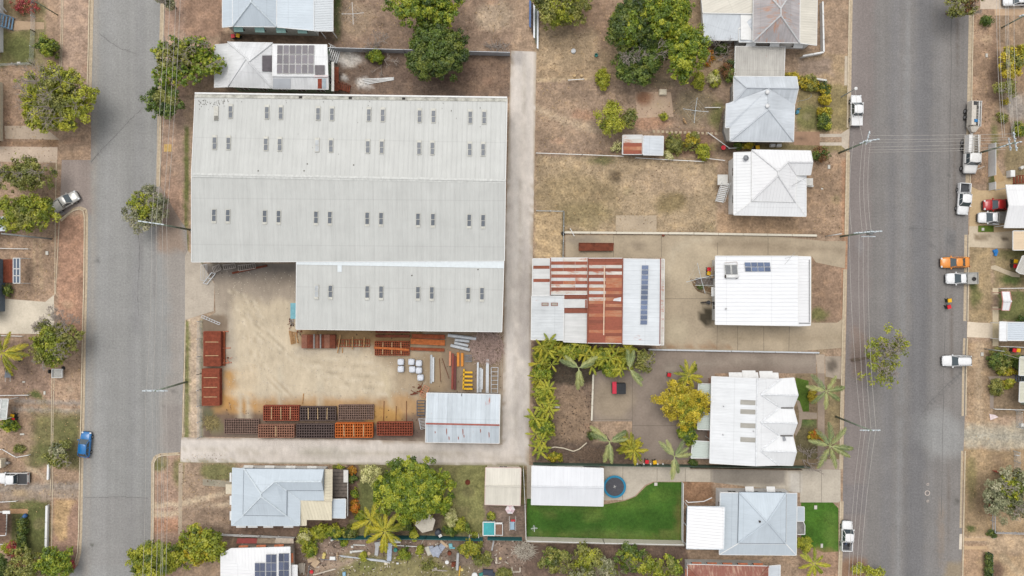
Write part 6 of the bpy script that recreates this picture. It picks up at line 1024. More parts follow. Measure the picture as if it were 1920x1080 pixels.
def loft(st, W, zb=.28):
    mb = MB(); n = 10
    for fx, hf, zt in st:
        hw = W/2*hf
        mb.v += [(fx, y*hw, z) for y, z in ((-.86, zb), (-1, zb+.22), (-1.0, zt-.2), (-.93, zt-.06), (-.5, zt+.01), (.5, zt+.01), (.93, zt-.06), (1.0, zt-.2), (1, zb+.22), (.86, zb))]
    for i in range(len(st)-1):
        for j in range(n): a = i*n+j; b = i*n+(j+1) % n; mb.f.append((a, b, b+n, a+n))
    mb.f += [tuple(range(n-1, -1, -1)), tuple((len(st)-1)*n+j for j in range(n))]; return mb
def wheel(t, x, y, r=.35, w_=.23):
    s_ = 1 if y > 0 else -1; o = MB().tube((x, y-w_/2, r), (x, y+w_/2, r), r, r, 18).build('wheel', TYRE, t, False, True); MB().tube((0+x, y+s_*(w_/2-.02), r), (x, y+s_*(w_/2+.015), r), r*.62, r*.55, 12).build('rim', RIM, o, False, True)
def slabq(q, t=.02):
    q = [Vector(x) for x in q]; n = (q[1]-q[0]).cross(q[3]-q[0]).normalized(); return MB().add([x-n*t for x in q]+[x+n*t for x in q], MB.HX)
def cabin(t, col, xf, tf, tr, xr, zb, zt, W, pil=(), hb=.90, ht=.74, name=''):
    B_, T_ = W/2*hb, W/2*ht
    MB().hexa([(xr+.04, -B_+.04, zb-.1), (xf-.04, -B_+.04, zb-.1), (xf-.04, B_-.04, zb-.1), (xr+.04, B_-.04, zb-.1), (tr+.04, -T_+.04, zt-.03), (tf-.04, -T_+.04, zt-.03), (tf-.04, T_-.04, zt-.03), (tr+.04, T_-.04, zt-.03)]).build('cabin_interior', PLAS, t, False, True)
    r = MB(); L = tf-tr; n = 12
    for k, z, s_ in ((0, zt-.05, 1.03), (1, zt+.01, 1.0), (2, zt+.055, .82)):
        for i in range(n*1):
            a = 2*math.pi*(i+.5)/n; cx = max(-1, min(1, math.cos(a)*1.25)); cy = max(-1, min(1, math.sin(a)*1.25)); r.v.append(((tf+tr)/2+cx*L/2*s_, cy*T_*s_, z))
    for k in range(2):
        for i in range(n): r.f.append((k*n+i, k*n+(i+1) % n, (k+1)*n+(i+1) % n, (k+1)*n+i))
    r.f += [tuple(range(2*n, 3*n)), tuple(range(n-1, -1, -1))]; r.build('roof', col, t, True, True)
    def lerp(a, b, f): return tuple(x+(y-x)*f for x, y in zip(a, b))
    bf = [(xf, -B_, zb), (xf, B_, zb)]; tfp = [(tf, -T_, zt), (tf, T_, zt)]; brp = [(xr, -B_, zb), (xr, B_, zb)]; trp = [(tr, -T_, zt), (tr, T_, zt)]
    slabq([lerp(bf[0], bf[1], .05), lerp(bf[0], bf[1], .95), lerp(tfp[0], tfp[1], .94), lerp(tfp[0], tfp[1], .06)]).build('windscreen', CG, t, False, True); slabq([lerp(brp[1], brp[0], .07), lerp(brp[1], brp[0], .93), lerp(trp[1], trp[0], .92), lerp(trp[1], trp[0], .08)]).build('rear_window', CG, t, False, True)
    ps = [.02]+list(pil)+[.97]
    for s_ in (0, 1):
        for a, b in zip(ps, ps[1:]):
            q = [lerp(bf[s_], brp[s_], a+.02), lerp(bf[s_], brp[s_], b-.02), lerp(tfp[s_], trp[s_], b-.03), lerp(tfp[s_], trp[s_], a+.03)]; slabq(q, .02).build('side_window', CG, t, False, True)
    pb = MB()
    for s_ in (0, 1):
        pb.beam(bf[s_], tfp[s_], .07); pb.beam(brp[s_], trp[s_], .1); pb.beam(tfp[s_], trp[s_], .07)
        for f in pil: pb.beam(lerp(bf[s_], brp[s_], f), lerp(tfp[s_], trp[s_], f), .07)
    pb.build('pillars', col, t, False, True)
def car(name, label, px, py, hd, L, W, col, kind, cat='car', group=None, load=None):
    p = P(px, py, .8); t = thing(name, label, cat, (p.x, p.y, 0), group, math.radians(hd)); h = L/2
    lo = lambda x: x*L
    if kind in ('sedan', 'hatch', 'wagon'):
        zr = {'sedan': .98, 'hatch': .98, 'wagon': .95}[kind]
        st = [(-h, .78, .78), (-h+.1, .9, .9), (-h+.35, .97, zr), (-.2*L, 1, .98), (.1*L, 1, .96), (.24*L, .99, .93), (.38*L, .96, .85), (h-.28, .9, .74), (h-.08, .8, .64), (h, .66, .56)]
        loft(st, W).build('body', col, t, True, True); zt = {'sedan': 1.42, 'hatch': 1.48, 'wagon': 1.62}[kind]
        if kind == 'sedan': cabin(t, col, .2*L, .05*L, -.18*L, -.33*L, .94, zt, W, (.5,), .88, .7)
        elif kind == 'hatch': cabin(t, col, .22*L, .06*L, -.33*L, -.45*L, .95, zt, W, (.42, .74), .9, .72)
        else: cabin(t, col, .2*L, .07*L, -.4*L, -.47*L, .97, zt, W, (.36, .68), .92, .78)
        if kind == 'wagon':
            for s_ in (-1, 1): MB().beam((.03*L, s_*W*.34, zt+.09), (-.38*L, s_*W*.34, zt+.09), .05).build('roof_rail', PLAS, t, False, True)
    else:
        cf, ct, cr_, ce = (.24, .14, -.13, -.17) if kind != 'tray' else (.26, .14, -.03, -.07)
        bed = ce*L
        st = [(bed, .98, 1.02), (bed+.1, 1, 1.04), (.1*L, 1, 1.04), (.25*L, .99, 1.04), (.38*L, .97, .98), (h-.22, .93, .86), (h-.05, .84, .74), (h, .7, .62)]
        loft(st, W, .4).build('body', col, t, True, True); cabin(t, col, cf*L, ct*L, cr_*L, ce*L+.05, 1.02, 1.72, W, (.5,) if kind != 'tray' else (.8,), .9, .76)
        if kind == 'tray':
            MB().box((-h+bed)/2, 0, .86, bed+h-.06, W+.1, .1).build('tray', TRAYM, t, False, True); hb_ = MB()
            for s_ in (-1, 1): hb_.box((-h+bed)/2, s_*(W/2+.03), 1.0, bed+h-.06, .05, .22)
            hb_.box(-h+.03, 0, 1.0, .05, W+.1, .22); hb_.box(bed-.06, 0, 1.25, .06, W, .8); hb_.build('tray_sides', TRAYM, t, False, True); MB().box((-h+bed)/2, 0, .6, bed+h-.2, .8, .3).build('chassis', PLAS, t, False, True)
        else:
            tb = MB(); x0, x1 = -h, bed-.03; m_ = (x0+x1)/2; l_ = x1-x0
            for s_ in (-1, 1): tb.box(m_, s_*(W/2-.06), .78, l_, .12, .66)
            tb.box(x0+.05, 0, .78, .1, W-.1, .66); tb.box(x1-.05, 0, .78, .1, W-.1, .66); tb.box(m_, 0, .5, l_, W-.1, .1); tb.build('tub', col, t, False, True)
            MB().box(m_, 0, .57, l_-.22, W-.26, .06).build('tub_floor', LINER if kind != 'ute_cover' else col, t, False, True)
            if kind == 'ute_cover': MB().box(m_, 0, 1.1, l_-.06, W-.1, .06).build('tub_cover', paintm('tonneau_'+str(col.name), C(236, 236, 236)) if load != 'dark' else PLAS, t, False, True)
            sb = MB()
            for s_ in (-1, 1): sb.tube((x1-.25, s_*(W/2-.14), 1.1), (x1-.15, s_*(W/2-.3), 1.55), .04)
            sb.tube((x1-.15, -W/2+.3, 1.55), (x1-.15, W/2-.3, 1.55), .04); sb.build('sports_bar', PLAS if load != 'chrome' else RIM, t, False, True)
    wy = W/2-.1; r = .36 if kind not in ('sedan', 'hatch') else .33
    for x in (.3*L, -.29*L):
        for s_ in (-1, 1): wheel(t, x, s_*wy, r)
    for s_ in (-1, 1):
        zl = .62 if kind in ('sedan', 'hatch', 'wagon') else .78
        MB().box(h-.17, s_*W*.36, zl, .22, .32, .15, -s_*.35).build('headlight', LAMP, t, False, True); MB().box(-h+.02, s_*W*.39, zl+.14, .06, .2, .22).build('tail_light', TAIL, t, False, True); xm = (.19 if kind in ('sedan', 'hatch', 'wagon') else .22)*L; MB().box(xm, s_*(W/2+.09), 1.05, .16, .22, .15).build('mirror', col, t, False, True)
    MB().box(h-.02, 0, .42, .12, W*.74, .2).build('front_bumper', PLAS, t, False, True); MB().box(-h, 0, .45, .1, W*.82, .18).build('rear_bumper', PLAS, t, False, True)
    return t
CW = paintm('car_white', C(244, 244, 244)); CSIL = paintm('car_silver', C(206, 204, 198), .2); CORG = paintm('car_orange', C(238, 148, 48)); CRED = paintm('car_red', C(186, 44, 44)); CBLU = paintm('car_blue', C(24, 118, 186))
car('ute', 'white ute with covered tub parked at the left kerb of the right road', 1605.5, 207, 90, 5.2, 1.85, CW, 'ute_cover', 'ute')
car('ute', 'white ute with silver tray boxes parked on the kerb below the work truck', 1807, 373, 266, 5.3, 1.9, CW, 'ute', 'ute', load='chrome')
car('ute', 'red ute nosing out of the white gable carport', 1872, 384, 181, 4.9, 1.85, CRED, 'ute', 'ute'); car('ute', 'white tray ute on the tan driveway below the red ute', 1862, 408, 180, 4.9, 1.8, CW, 'tray', 'ute')
car('sedan', 'orange sedan parked nose-out at the right kerb', 1791.5, 492, 181, 4.75, 1.85, CORG, 'sedan'); car('ute', 'white tray ute parked beside the orange sedan', 1803.5, 522, 181, 5.2, 1.85, CW, 'tray', 'ute'); car('wagon', 'white wagon parked nose-out at the right kerb below the bins', 1794.5, 676.5, 181, 4.75, 1.85, CW, 'wagon')
u9 = car('ute', 'white ute with a loaded tub at the lower left kerb of the right road', 1588, 1005, 88, 5.0, 1.8, CW, 'ute', 'ute')
car('ute', 'silver ute backed under the yellow-green tree at the left', 121, 379, 31, 5.0, 1.85, CSIL, 'tray', 'ute'); car('hatchback', 'bright blue hatchback parked on the left road', 159, 834, 85, 4.3, 1.8, CBLU, 'hatch'); car('ute', 'white ute with a dark tub cover in the lower left yard', 25, 897, 180, 5.1, 1.85, CW, 'ute_cover', 'ute', load='dark'); car('sedan', 'white car on the pale driveway at the top right corner', 1908, 0, 182, 4.6, 1.8, CW, 'sedan')
# cargo in the loaded ute: separate things lying in the tub
for dx, dy, s_, c, nm, lb in ((0, 10, .5, C(190, 220, 60), 'crate', 'lime green crate in the loaded white ute'), (-3, 17, .4, C(70, 90, 120), 'toolbox', 'blue-grey toolbox in the loaded white ute'), (3, 21, .38, C(40, 40, 44), 'tub', 'black tub in the loaded white ute'), (-3, 8, .35, C(120, 124, 130), 'bundle', 'grey bundle in the loaded white ute')):
    p = P(1588+dx, 1003+dy*.9, .6); tag(MB().box(p.x, p.y, .6+s_*.4, s_, s_*.8, s_*.6, random.uniform(0, 1)).box(p.x, p.y, .6+s_*.72, s_*.8, s_*.6, .05, .3).build(nm, mat('cargo_'+nm, c, .6)), lb, nm)
p = P(1826.5, 523, 1); tag(MB().lathe((p.x, p.y, .93), [(.3, 0), (.34, .1), (.3, .2), (.16, .2), (.14, .1)], 14).build('spare_tyre', TYRE, None, True), 'spare tyre lying on the tray of the ute beside the orange sedan', 'tyre')
# the work truck and its trailer at the right kerb
WK = paintm('truck_white', C(240, 238, 234)); BEIGE = mat('equipment_beige', C(214, 206, 194), .6, 0, .1)
tk = thing('work_truck', 'white crew-cab work truck with ladder racks at the right kerb', 'truck', P(1812, 293, .0), rz=math.radians(268)); k = tk
loft([(-.2, .98, 1.5), (0, 1, 1.55), (1.6, 1, 1.55), (1.9, 1, 1.5), (2.6, .97, 1.3), (3.05, .92, 1.2)], 2.15, .55).build('body', WK, k, True, True); cabin(k, WK, 1.75, 1.45, -.1, -.2, 1.5, 2.35, 2.15, (.5,), .93, .84)
MB().box(-1.75, 0, .95, 3.0, 2.1, .2).build('deck', BEIGE, k, False, True); MB().box(-1.75, -.78, 1.55, 2.9, .5, 1.1).build('locker', WK, k, False, True); MB().box(-1.75, .85, 1.45, 2.9, .3, .9).build('locker', BEIGE, k, False, True)
for i in range(9): MB().box(-3.1+i*.42, .02, 2.0, .1, .9, .06).build('rack_bar', TRAYM, k, False, True)
lr = MB()
for y in (-.45, .5): lr.beam((-3.2, y, 2.05), (1.3, y, 2.45), .08)
lr.build('rack_rail', WK, k, False, True); wheel(k, 2.2, 1.0, .45, .3); wheel(k, 2.2, -1.0, .45, .3)
for x in (-1.2, -2.2): wheel(k, x, 1.0, .42, .3); wheel(k, x, -1.0, .42, .3)
for s_ in (-1, 1): MB().box(2.95, s_*.75, .95, .12, .35, .2).build('headlight', LAMP, k, False, True); MB().box(1.6, s_*1.25, 1.7, .12, .25, .3).build('mirror', PLAS, k, False, True)
MB().box(3.05, 0, .7, .15, 2.0, .25).build('front_bumper', PLAS, k, False, True)
tl = thing('equipment_trailer', 'beige equipment trailer with racked tools hitched behind the work truck', 'trailer', P(1819, 217, .0), rz=math.radians(268)); k = tl
MB().box(0, 0, .75, 4.3, 2.0, .15).build('deck', BEIGE, k, False, True); MB().box(0, -.62, 1.35, 4.0, .75, 1.1).build('locker', BEIGE, k, False, True); MB().box(0, .93, 1.1, 4.2, .08, .6).build('side_panel', WK, k, False, True); MB().box(0, .45, 1.5, 4.2, .12, .1).build('rack_rail', WK, k, False, True); MB().box(-2.1, .1, 1.1, .08, 1.9, .6).build('tailgate', WK, k, False, True)
for i in range(9): MB().box(-1.1+i*.26, .25, 1.42, .1, .4, .1).build('tool_bar', PLAS, k, False, True)
for i in range(6): MB().box(-.2+i*.3, -.12, 1.45, .16, .12, .14).build('marker_block', mat('orange_block', C(216, 120, 60), .6), k, False, True)
for x in (1.35, -1.6): MB().box(x, .6, 1.05, .7, .45, .5).build('mesh_box', TRAYM, k, False, True)
MB().box(1.3, -.3, 1.95, .5, .5, .1).build('blue_tarp', mat('blue_tarp', C(40, 120, 176), .6), k, False, True); MB().box(-1.6, -.5, 1.93, .6, .5, .08).build('hatch', PLAS, k, False, True)
db = MB()
for s_ in (-1, 1): db.beam((2.1, s_*.8, .6), (3.3, 0, .55), .12)
db.build('drawbar', WK, k, False, True); MB().hexa([(2.15, -.9, .8), (3.0, -.35, .8), (3.0, .3, .8), (2.15, .7, .8), (2.15, -.9, 1.5), (3.0, -.35, 1.1), (3.0, .3, 1.1), (2.15, .7, 1.5)]).build('hopper', BEIGE, k, False, True)
for x in (.4, -.6):
    for s_ in (-1, 1): wheel(k, x, s_*1.08, .4, .26)
# small box trailer and boat-shaped thing on the left
bt = thing('box_trailer', 'small cream box trailer at the left edge above the white ute', 'trailer', P(2, 868)); MB().box(*P(-2, 868, .9), 1.6, 1.4, 1.2).build('box', CREAM, bt); MB().box(*P(13, 868, .5), .7, .4, .25).build('tool_chest', CONCW, bt); MB().beam(P(4, 868, .45), P(19, 868, .45), .1).build('drawbar', TRAYM, bt)
for s_ in (-1, 1): p = P(-2, 868); MB().tube((p.x, p.y+s_*.7, .3), (p.x, p.y+s_*.9, .3), .3, .3, 14).build('wheel', TYRE, bt)
cg = thing('cage_trailer', 'flat grey trailer with a dark wheel under the half-bare street tree', 'trailer', P(108, 700)); MB().box(*P(107.5, 700, .7), 1.75, 1.5, .12).build('deck', TRAYM, cg); cb = MB()
for u, v in (((98, 692), (117, 692)), ((117, 692), (117, 708)), ((117, 708), (98, 708)), ((98, 708), (98, 692))): cb.beam(P(*u, .9), P(*v, .9), .07, .3)
cb.build('side_rail', WHT, cg); p = P(121, 690); MB().tube((p.x-.1, p.y, .33), (p.x+.1, p.y, .33), .33, .33, 16).build('wheel', TYRE, cg); q = P(95, 696); MB().tube((q.x-.1, q.y, .33), (q.x+.1, q.y, .33), .33, .33, 16).build('wheel', TYRE, cg)
# motorbike on the apron
mk = thing('motorbike', 'black motorbike parked against the white apron building', 'motorbike', P(1326, 567)); 
for x in (1316, 1335): p = P(x, 567); MB().lathe((0, 0, 0), [(.02, -.06), (.3, -.06), (.33, 0), (.3, .06), (.02, .06)], 16).build('wheel', TYRE, mk, True, True).matrix_local = Matrix.Translation(P(x, 567)-P(1326, 567)+Vector((0, 0, .33)))@Matrix.Rotation(math.pi/2, 4, 'X')
MB().lathe(P(1326, 567, .0)+Vector((0, 0, .75)), [(.05, -.15), (.3, -.05), (.33, .08), (.2, .18), (.04, .2)], 14).build('fuel_tank', PLAS, mk, True); MB().box(*P(1320.5, 567, .8), .65, .28, .14).build('seat', DARK, mk); MB().box(*P(1327, 567, .45), .6, .35, .4).build('engine', mat('engine_grey', C(110, 110, 112), .5, .4), mk); MB().beam(P(1331.5, 563, 1.0), P(1331.5, 571, 1.0), .04).build('handlebar', RIM, mk); MB().beam(P(1331.5, 567, 1), P(1335, 567, .35), .09).build('fork', RIM, mk)
# ---------------------------------------------------------------- power poles, cables, fences, bins
PGR = mat('mossy_pole', C(134, 144, 126), .9, 0, .25, 1.5); PGY = mat('grey_pole', C(166, 170, 168), .85, 0, .15, 1.5); ARM = mat('galvanised_arm', C(214, 222, 226), .5, .3); INS = mat('insulator', C(222, 232, 238), .3); WIRE = mat('cable_alloy', C(206, 200, 192), .5, .4)
def pole(label, bx, by, h, arms=(), r=.17, m=None, cat='power pole', name='power_pole', extra=None, group='power poles'):
    b = P(bx, by); t = thing(name, label, cat, b, group); MB().tube(b, b+Vector((0, 0, h)), r, r*.68, 10).build('post', m or PGR, t, True)
    for (z, L, ang, n, off) in arms:
        d = Vector((math.cos(ang), math.sin(ang), 0)); c = b+Vector((0, 0, z))+d*off; a = MB().beam(c-d*L/2, c+d*L/2, .16, .16).build('crossarm', ARM, t)
        for i in range(n): q = c+d*L*((i+.5)/n-.5)*.96; MB().lathe(q+Vector((0, 0, .08)), [(.05, 0), (.11, .05), (.06, .1), (.12, .16), (.06, .24)], 8).build('insulator', INS, a, True)
    if extra: extra(t, b, h)
    return t
pole('mossy power pole with one long white crossarm left of the warehouse', 357.5, 431, 12.2, [(11.9, 3.9, math.radians(-8), 4, -.4)]); pole('mossy power pole with a double white crossarm beside the yard', 350, 716, 10.2, [(10.0, 3.9, 0, 4, -.1), (9.4, 2.6, 0, 3, -.6)])
def tf(t, b, h):
    c = b+Vector((.6, 0, h-2.2)); MB().lathe(c, [(.3, 0), (.42, .05), (.42, .95), (.3, 1.05), (.1, 1.1)], 16).build('transformer', mat('transformer_grey', C(150, 152, 152), .5, .3), t, True)
    for i in range(3): MB().lathe(c+Vector((-.25+i*.25, .1, 1.05)), [(.05, 0), (.09, .1), (.05, .2), (.08, .3), (.03, .35)], 8).build('bushing', INS, t)
    MB().beam(c+Vector((-1.2, -.6, .2)), c+Vector((1.0, -.6, .2)), .14).build('bracket', ARM, t)
pole('power pole carrying six road-crossing wires at the corner of the bright white house', 1573, 287, 9.9, [(9.7, 2.6, math.radians(8), 4, .3), (9.0, 2.2, math.radians(75), 3, .6), (8.2, 1.8, math.radians(8), 3, .2)]); pole('transformer pole beside the concrete apron entrance', 1576, 443.5, 10, [(9.8, 2.8, math.radians(3), 4, .3), (8.8, 3.2, math.radians(2), 4, -.3), (8.0, 2.4, math.radians(2), 3, -.6)], extra=tf); pole('mossy power pole with a single white crossarm near the triple-gabled house', 1567, 781, 11.3, [(11.0, 3.1, 0, 4, .0)])
pole('tall leaning-looking power pole with many wires over the upper right verge', 1832, 288, 8.9, [(8.7, 3.0, math.radians(100), 4, .2), (8.1, 2.4, math.radians(10), 3, .3), (7.5, 2.0, math.radians(100), 3, 0), (6.8, 2.2, math.radians(20), 2, 0)]); pole('far power pole with a ring-shaped bracket at the upper right', 1878, 52, 6.0, [(5.8, 2.2, math.radians(15), 3, -.3)], r=.13)
pole('bare grey service pole below the overhanging tree at the left edge', 96, 448, 11.2, [], m=PGY, r=.15); pole('thin green service pole at the upper left beside the red-leaved plants', 108, 28, 7, [], r=.1); pole('slim grey service pole beside the dense green bush at right', 1846, 654, 4.6, [], m=PGY, r=.1); pole('white pole at the front fence of the apron building', 1548, 443, 5.5, [], m=WHT, r=.09)
sl_ = thing('street_lamp', 'grey street lamp arm above the white covered ute', 'street lamp', P(1577, 182)); b = P(1577, 182); MB().tube(b, b+Vector((0, 0, 5)), .1, .07, 8).build('post', PGY, sl_); MB().tube(b+Vector((0, 0, 4.95)), P(1604, 166.5, 5.3), .05, .05, 6).build('arm', PGY, sl_); MB().lathe(P(1604, 166.5, 5.15), [(.06, 0), (.26, .05), (.26, .2), (.08, .3)], 12).build('lamp_head', WHT, sl_)
ORD = ['first', 'second', 'third', 'fourth', 'fifth', 'sixth', 'seventh']
def cable(a, b, label, sag=.5, r=.026, group=None):
    A_, B_ = P(*a), P(*b); n = 10; pts = [A_.lerp(B_, i/n)-Vector((0, 0, 4*sag*(i/n)*(1-i/n))) for i in range(n+1)]; mb = MB()
    for u, v in zip(pts, pts[1:]): mb.tube(u, v, r, r, 4, False)
    tag(mb.build('power_line', WIRE), label, 'power line', group)
G1 = 'overhead wires along the left street'
for i, (a, b) in enumerate(zip((309, 317.5, 329, 337), (284, 292.6, 304, 312))): cable((a+4, -80, 11.5), (b, 416, 12), ORD[i]+' wire from the left running down to the pole left of the warehouse', .5, group=G1)
for i, (a, b) in enumerate(zip((284, 292.6, 304, 312), (274, 285.5, 299, 311))): cable((a, 417, 12), (b, 734, 10.2), ORD[i]+' wire from the left between the two left-street poles', .5, group=G1)
for i, (a, b) in enumerate(zip((272, 284.6, 292, 299, 302, 311), (265, 281, 291.5, 299.5, 302.5, 309))): cable((a, 736, 10.1), (b, 1130, 10.5), ORD[i]+' wire from the left leaving the yard-side pole downwards', .6, group=G1)
G2 = 'overhead wires along the right street'
for i, (a, b) in enumerate(zip((1600, 1618, 1624, 1632), (1597, 1617, 1626, 1634))): cable((a, 266, 9.7), (b, 436, 9.9), ORD[i]+' wire from the left between the crossing pole and transformer pole', .9, group=G2)
for i, (a, b) in enumerate(zip((1593, 1611, 1619, 1628), (1615, 1623, 1633, 1642.5))): cable((a, 440, 9.9), (b, 803, 11.2), ORD[i]+' wire from the left below the transformer pole', .8, group=G2)
for i, (a, b) in enumerate(zip((1615, 1623, 1633, 1642.5), (1590, 1596, 1604, 1611))): cable((a, 804, 11.2), (b, 1140, 11), ORD[i]+' wire from the left below the single-crossarm pole', .8, group=G2)
for i, (a, b) in enumerate(zip((254, 262, 267, 276, 281, 285.5), (251, 258, 262, 268, 276, 280))): cable((1628, a, 9.6), (1900-i*3, b, 8.7), ORD[i]+' wire from the top crossing the right road', .3, group=G2)
for i, (a, b) in enumerate(zip((1869, 1875, 1885, 1888, 1891, 1903), (1880, 1884.5, 1898, 1900.5, 1903, 1910))): cable((a, -60, 8.6), (b, 258, 8.7), ORD[i]+' wire from the left running up from the upper right pole', .5, group=G2)
cable((1604, 168, 5.2), (1618, 262, 9.5), 'slack wire from the street lamp to the crossing pole', .3)
cable((1882, 664, 4.5), (1925, 676, 3.2), 'service wire from the slim grey pole to the olive house', .2)
# --- fences
FP = {'galv': mat('galvanised_panel', C(190, 194, 200), .5, .2, .1), 'green': mat('dark_green_panel', C(84, 104, 90), .7, 0, .12), 'teal': mat('teal_panel', C(40, 104, 106), .7, 0, .12), 'cream': mat('cream_panel', C(226, 218, 200), .7, 0, .06), 'white': WHT, 'timber': TIMB, 'red': mat('red_oxide_panel', C(170, 74, 60), .8, 0, .15), 'grey': mat('grey_panel', C(206, 210, 214), .6, 0, .06)}
def fence(label, pts, h, m, L=2.4, kind='panel', t=.07, group=None, name='fence', cap=None):
    q = [P(*p) for p in pts]; th = thing(name, label, 'fence', q[0], group); pm = FP.get(m, TIMB)
    for a, b in zip(q, q[1:]):
        n = max(1, round((b-a).length/L))
        for i in range(n):
            u, v = a.lerp(b, i/n), a.lerp(b, (i+1)/n); g = (v-u).normalized()*.04
            if kind == 'panel':
                o = MB().beam(u+g+Vector((0, 0, h/2+.03)), v-g+Vector((0, 0, h/2+.03)), t*.5, h).build('panel', pm, th)
                MB().beam(u+g+Vector((0, 0, h+.05)), v-g+Vector((0, 0, h+.05)), t*1.2, .06).build('top_rail', FP.get(cap, pm) if cap else pm, o)
            elif kind == 'rail':
                for z in ((h*.45, h) if h > .6 else (h,)): MB().beam(u+Vector((0, 0, z)), v+Vector((0, 0, z)), t*1.6, t*2).build('rail', pm, th)
            else:
                w_ = MB(); d = v-u
                for k in range(1, 7): w_.tube(u+Vector((0, 0, h*k/6)), v+Vector((0, 0, h*k/6)), .012, .012, 4, False)
                for k in range(12): w_.tube(u+d*k/12, u+d*k/12+Vector((0, 0, h)), .01, .01, 4, False)
                w_.build('wire_mesh', ARM, th)
            MB().beam(u, u+Vector((0, 0, h+.08)), .09).build('post', pm if kind != 'wire' else ARM, th)
        MB().beam(b, b+Vector((0, 0, h+.08)), .09).build('post', pm if kind != 'wire' else ARM, th)
    return th
fence('silver metal panel fence behind the brown backyard at the top', [(614, 96), (760, 100), (956, 105)], 1.75, 'galv'); fence('white block front fence around the rust-streaked house', [(1537, 8), (1539, 102), (1500, 109)], 1.1, 'white', 2.2, t=.22)
fence('dark green fence between the palms and the white garage', [(1000, 867), (1200, 870), (1512, 873)], 1.5, 'green'); fence('teal metal fence between the lower garden and the junk yard', [(626, 1004), (800, 1004), (905, 1007)], 1.7, 'teal', 2.2); fence('teal metal fence below the turquoise pool', [(915, 1006), (978, 1007)], 1.5, 'teal', 2.2)
fence('cream panel fence along the bottom of the green lawn', [(987, 1006), (1130, 1010), (1277, 1013)], 2.0, 'cream', 2.4, cap='white'); fence('cream side fence between the sheds and the green lawn', [(981, 874), (984, 940), (986, 1006)], 1.6, 'cream', 2.4, cap='white'); fence('white post fence between the green lawn and the patio house', [(1278, 903), (1277, 1013)], 1.2, 'white', 2.4)
fence('white-grey panel fence along the upper right verge', [(1853, 272), (1853, 331)], 1.75, 'white', 1.9); fence('short white fence panel above the red ute', [(1854, 344), (1854, 357)], 1.6, 'white', 2); fence('short white fence panel beside the tray ute', [(1851, 421), (1862, 422)], 1.4, 'grey', 2)
fence('thin wire fence around the upper left lawn', [(67, -20), (66, 60), (63, 121), (0, 124)], 1.1, 'galv', 2.6, 'wire'); fence('yard wire fence along the dirt verge', [(379, 602), (378, 700), (379, 818)], 1.8, 'galv', 3, 'wire'); fence('wire fence round the sandy plot by the lane', [(1006, 396), (1057, 397), (1055, 482)], 1.2, 'galv', 2.6, 'wire'); fence('wire gate fence at the far right below the gravel track', [(1900, 845), (1901, 882)], 1.6, 'galv', 2, 'wire'); fence('wire fence at the right edge above the gravel track', [(1904, 770), (1905, 800)], 1.5, 'galv', 2, 'wire')
fence('low white-capped wall along the lower left lawn', [(92, 946), (90, 1038)], .55, 'white', 3, t=.3); fence('low white wall stub at the lower left verge', [(94, 868), (93, 898)], .45, 'white', 3, t=.25)
for i, (lb, pts) in enumerate([('long white rail across the left yard', [(2, 466), (57, 467)]), ('white rail below the pale left driveway', [(-20, 628), (45, 630)]), ('white rail above the glazed carport', [(-20, 741), (57, 740)]), ('bent white rail on the left lawn', [(0, 842), (8, 841), (34, 856), (57, 852)]), ('white rail above the lower left lawn', [(-20, 941), (34, 938)]), ('white rail below the lower left lawn', [(-20, 1017), (33, 1020)]), ('white rail at the lane-side yard boundary', [(1005, 288), (1091, 291), (1168, 294)]), ('broken white rail below the twin shed', [(1191, 297), (1260, 301), (1318, 304)]), ('white rail beside the bright white house', [(1323, 298), (1357, 302)]), ('white rail left of the silver house stair', [(1321, 203), (1349, 203)]), ('diagonal white rail below the silver house stair', [(1326, 250), (1366, 279)]), ('white rail between the silver and bright white houses', [(1368, 279), (1410, 277)]), ('pale log edging in the upper dry yard', [(1065, 152), (1094, 150)]), ('white fence along the drive of the lower blue house', [(418, 1000), (490, 1003), (554, 1006)]), ('white rail round the small fenced plot', [(735, 1020), (790, 1023)]), ('grey rail at the right garden corner', [(1862, 766), (1925, 768)]), ('white rail below the pale blue carport', [(1872, 649), (1925, 651)]), ('white rail above the lychgate', [(1872, 541), (1925, 540)])]): fence(lb, pts, .5 if i not in (13,) else .9, 'white', 3, 'rail', .06)
fence('low pale wall along the top of the concrete apron', [(1058, 436), (1300, 438), (1530, 442)], .3, 'cream', 4, t=.3); fence('low pale wall between the apron and the darker driveway', [(1215, 655), (1370, 658), (1534, 661)], .4, 'grey', 4, t=.2); fence('dark sleeper edging between the brown yard and the concrete', [(1112, 702), (1109, 788)], .25, 'cream', 2.7, t=.25)
fence('rust-red metal fence panel on the lower right verge', [(1850, 929), (1850, 962)], 1.1, 'red', 1.5); fence('brown timber fence piece beside the lower right bins', [(1861, 882), (1905, 884)], 1.0, 'red', 2.2); fence('green mesh fence at the bottom right', [(1852, 1034), (1851, 1100)], 1.2, 'green', 2.4); fence('grey rail fence beside the big grey-green tree', [(1858, 955), (1858, 996), (1925, 998)], 1.0, 'galv', 2.4, 'rail', .05); fence('timber boundary fence beside the lower green fence', [(1293, 876), (1500, 879)], .9, 'timber', 2.4)
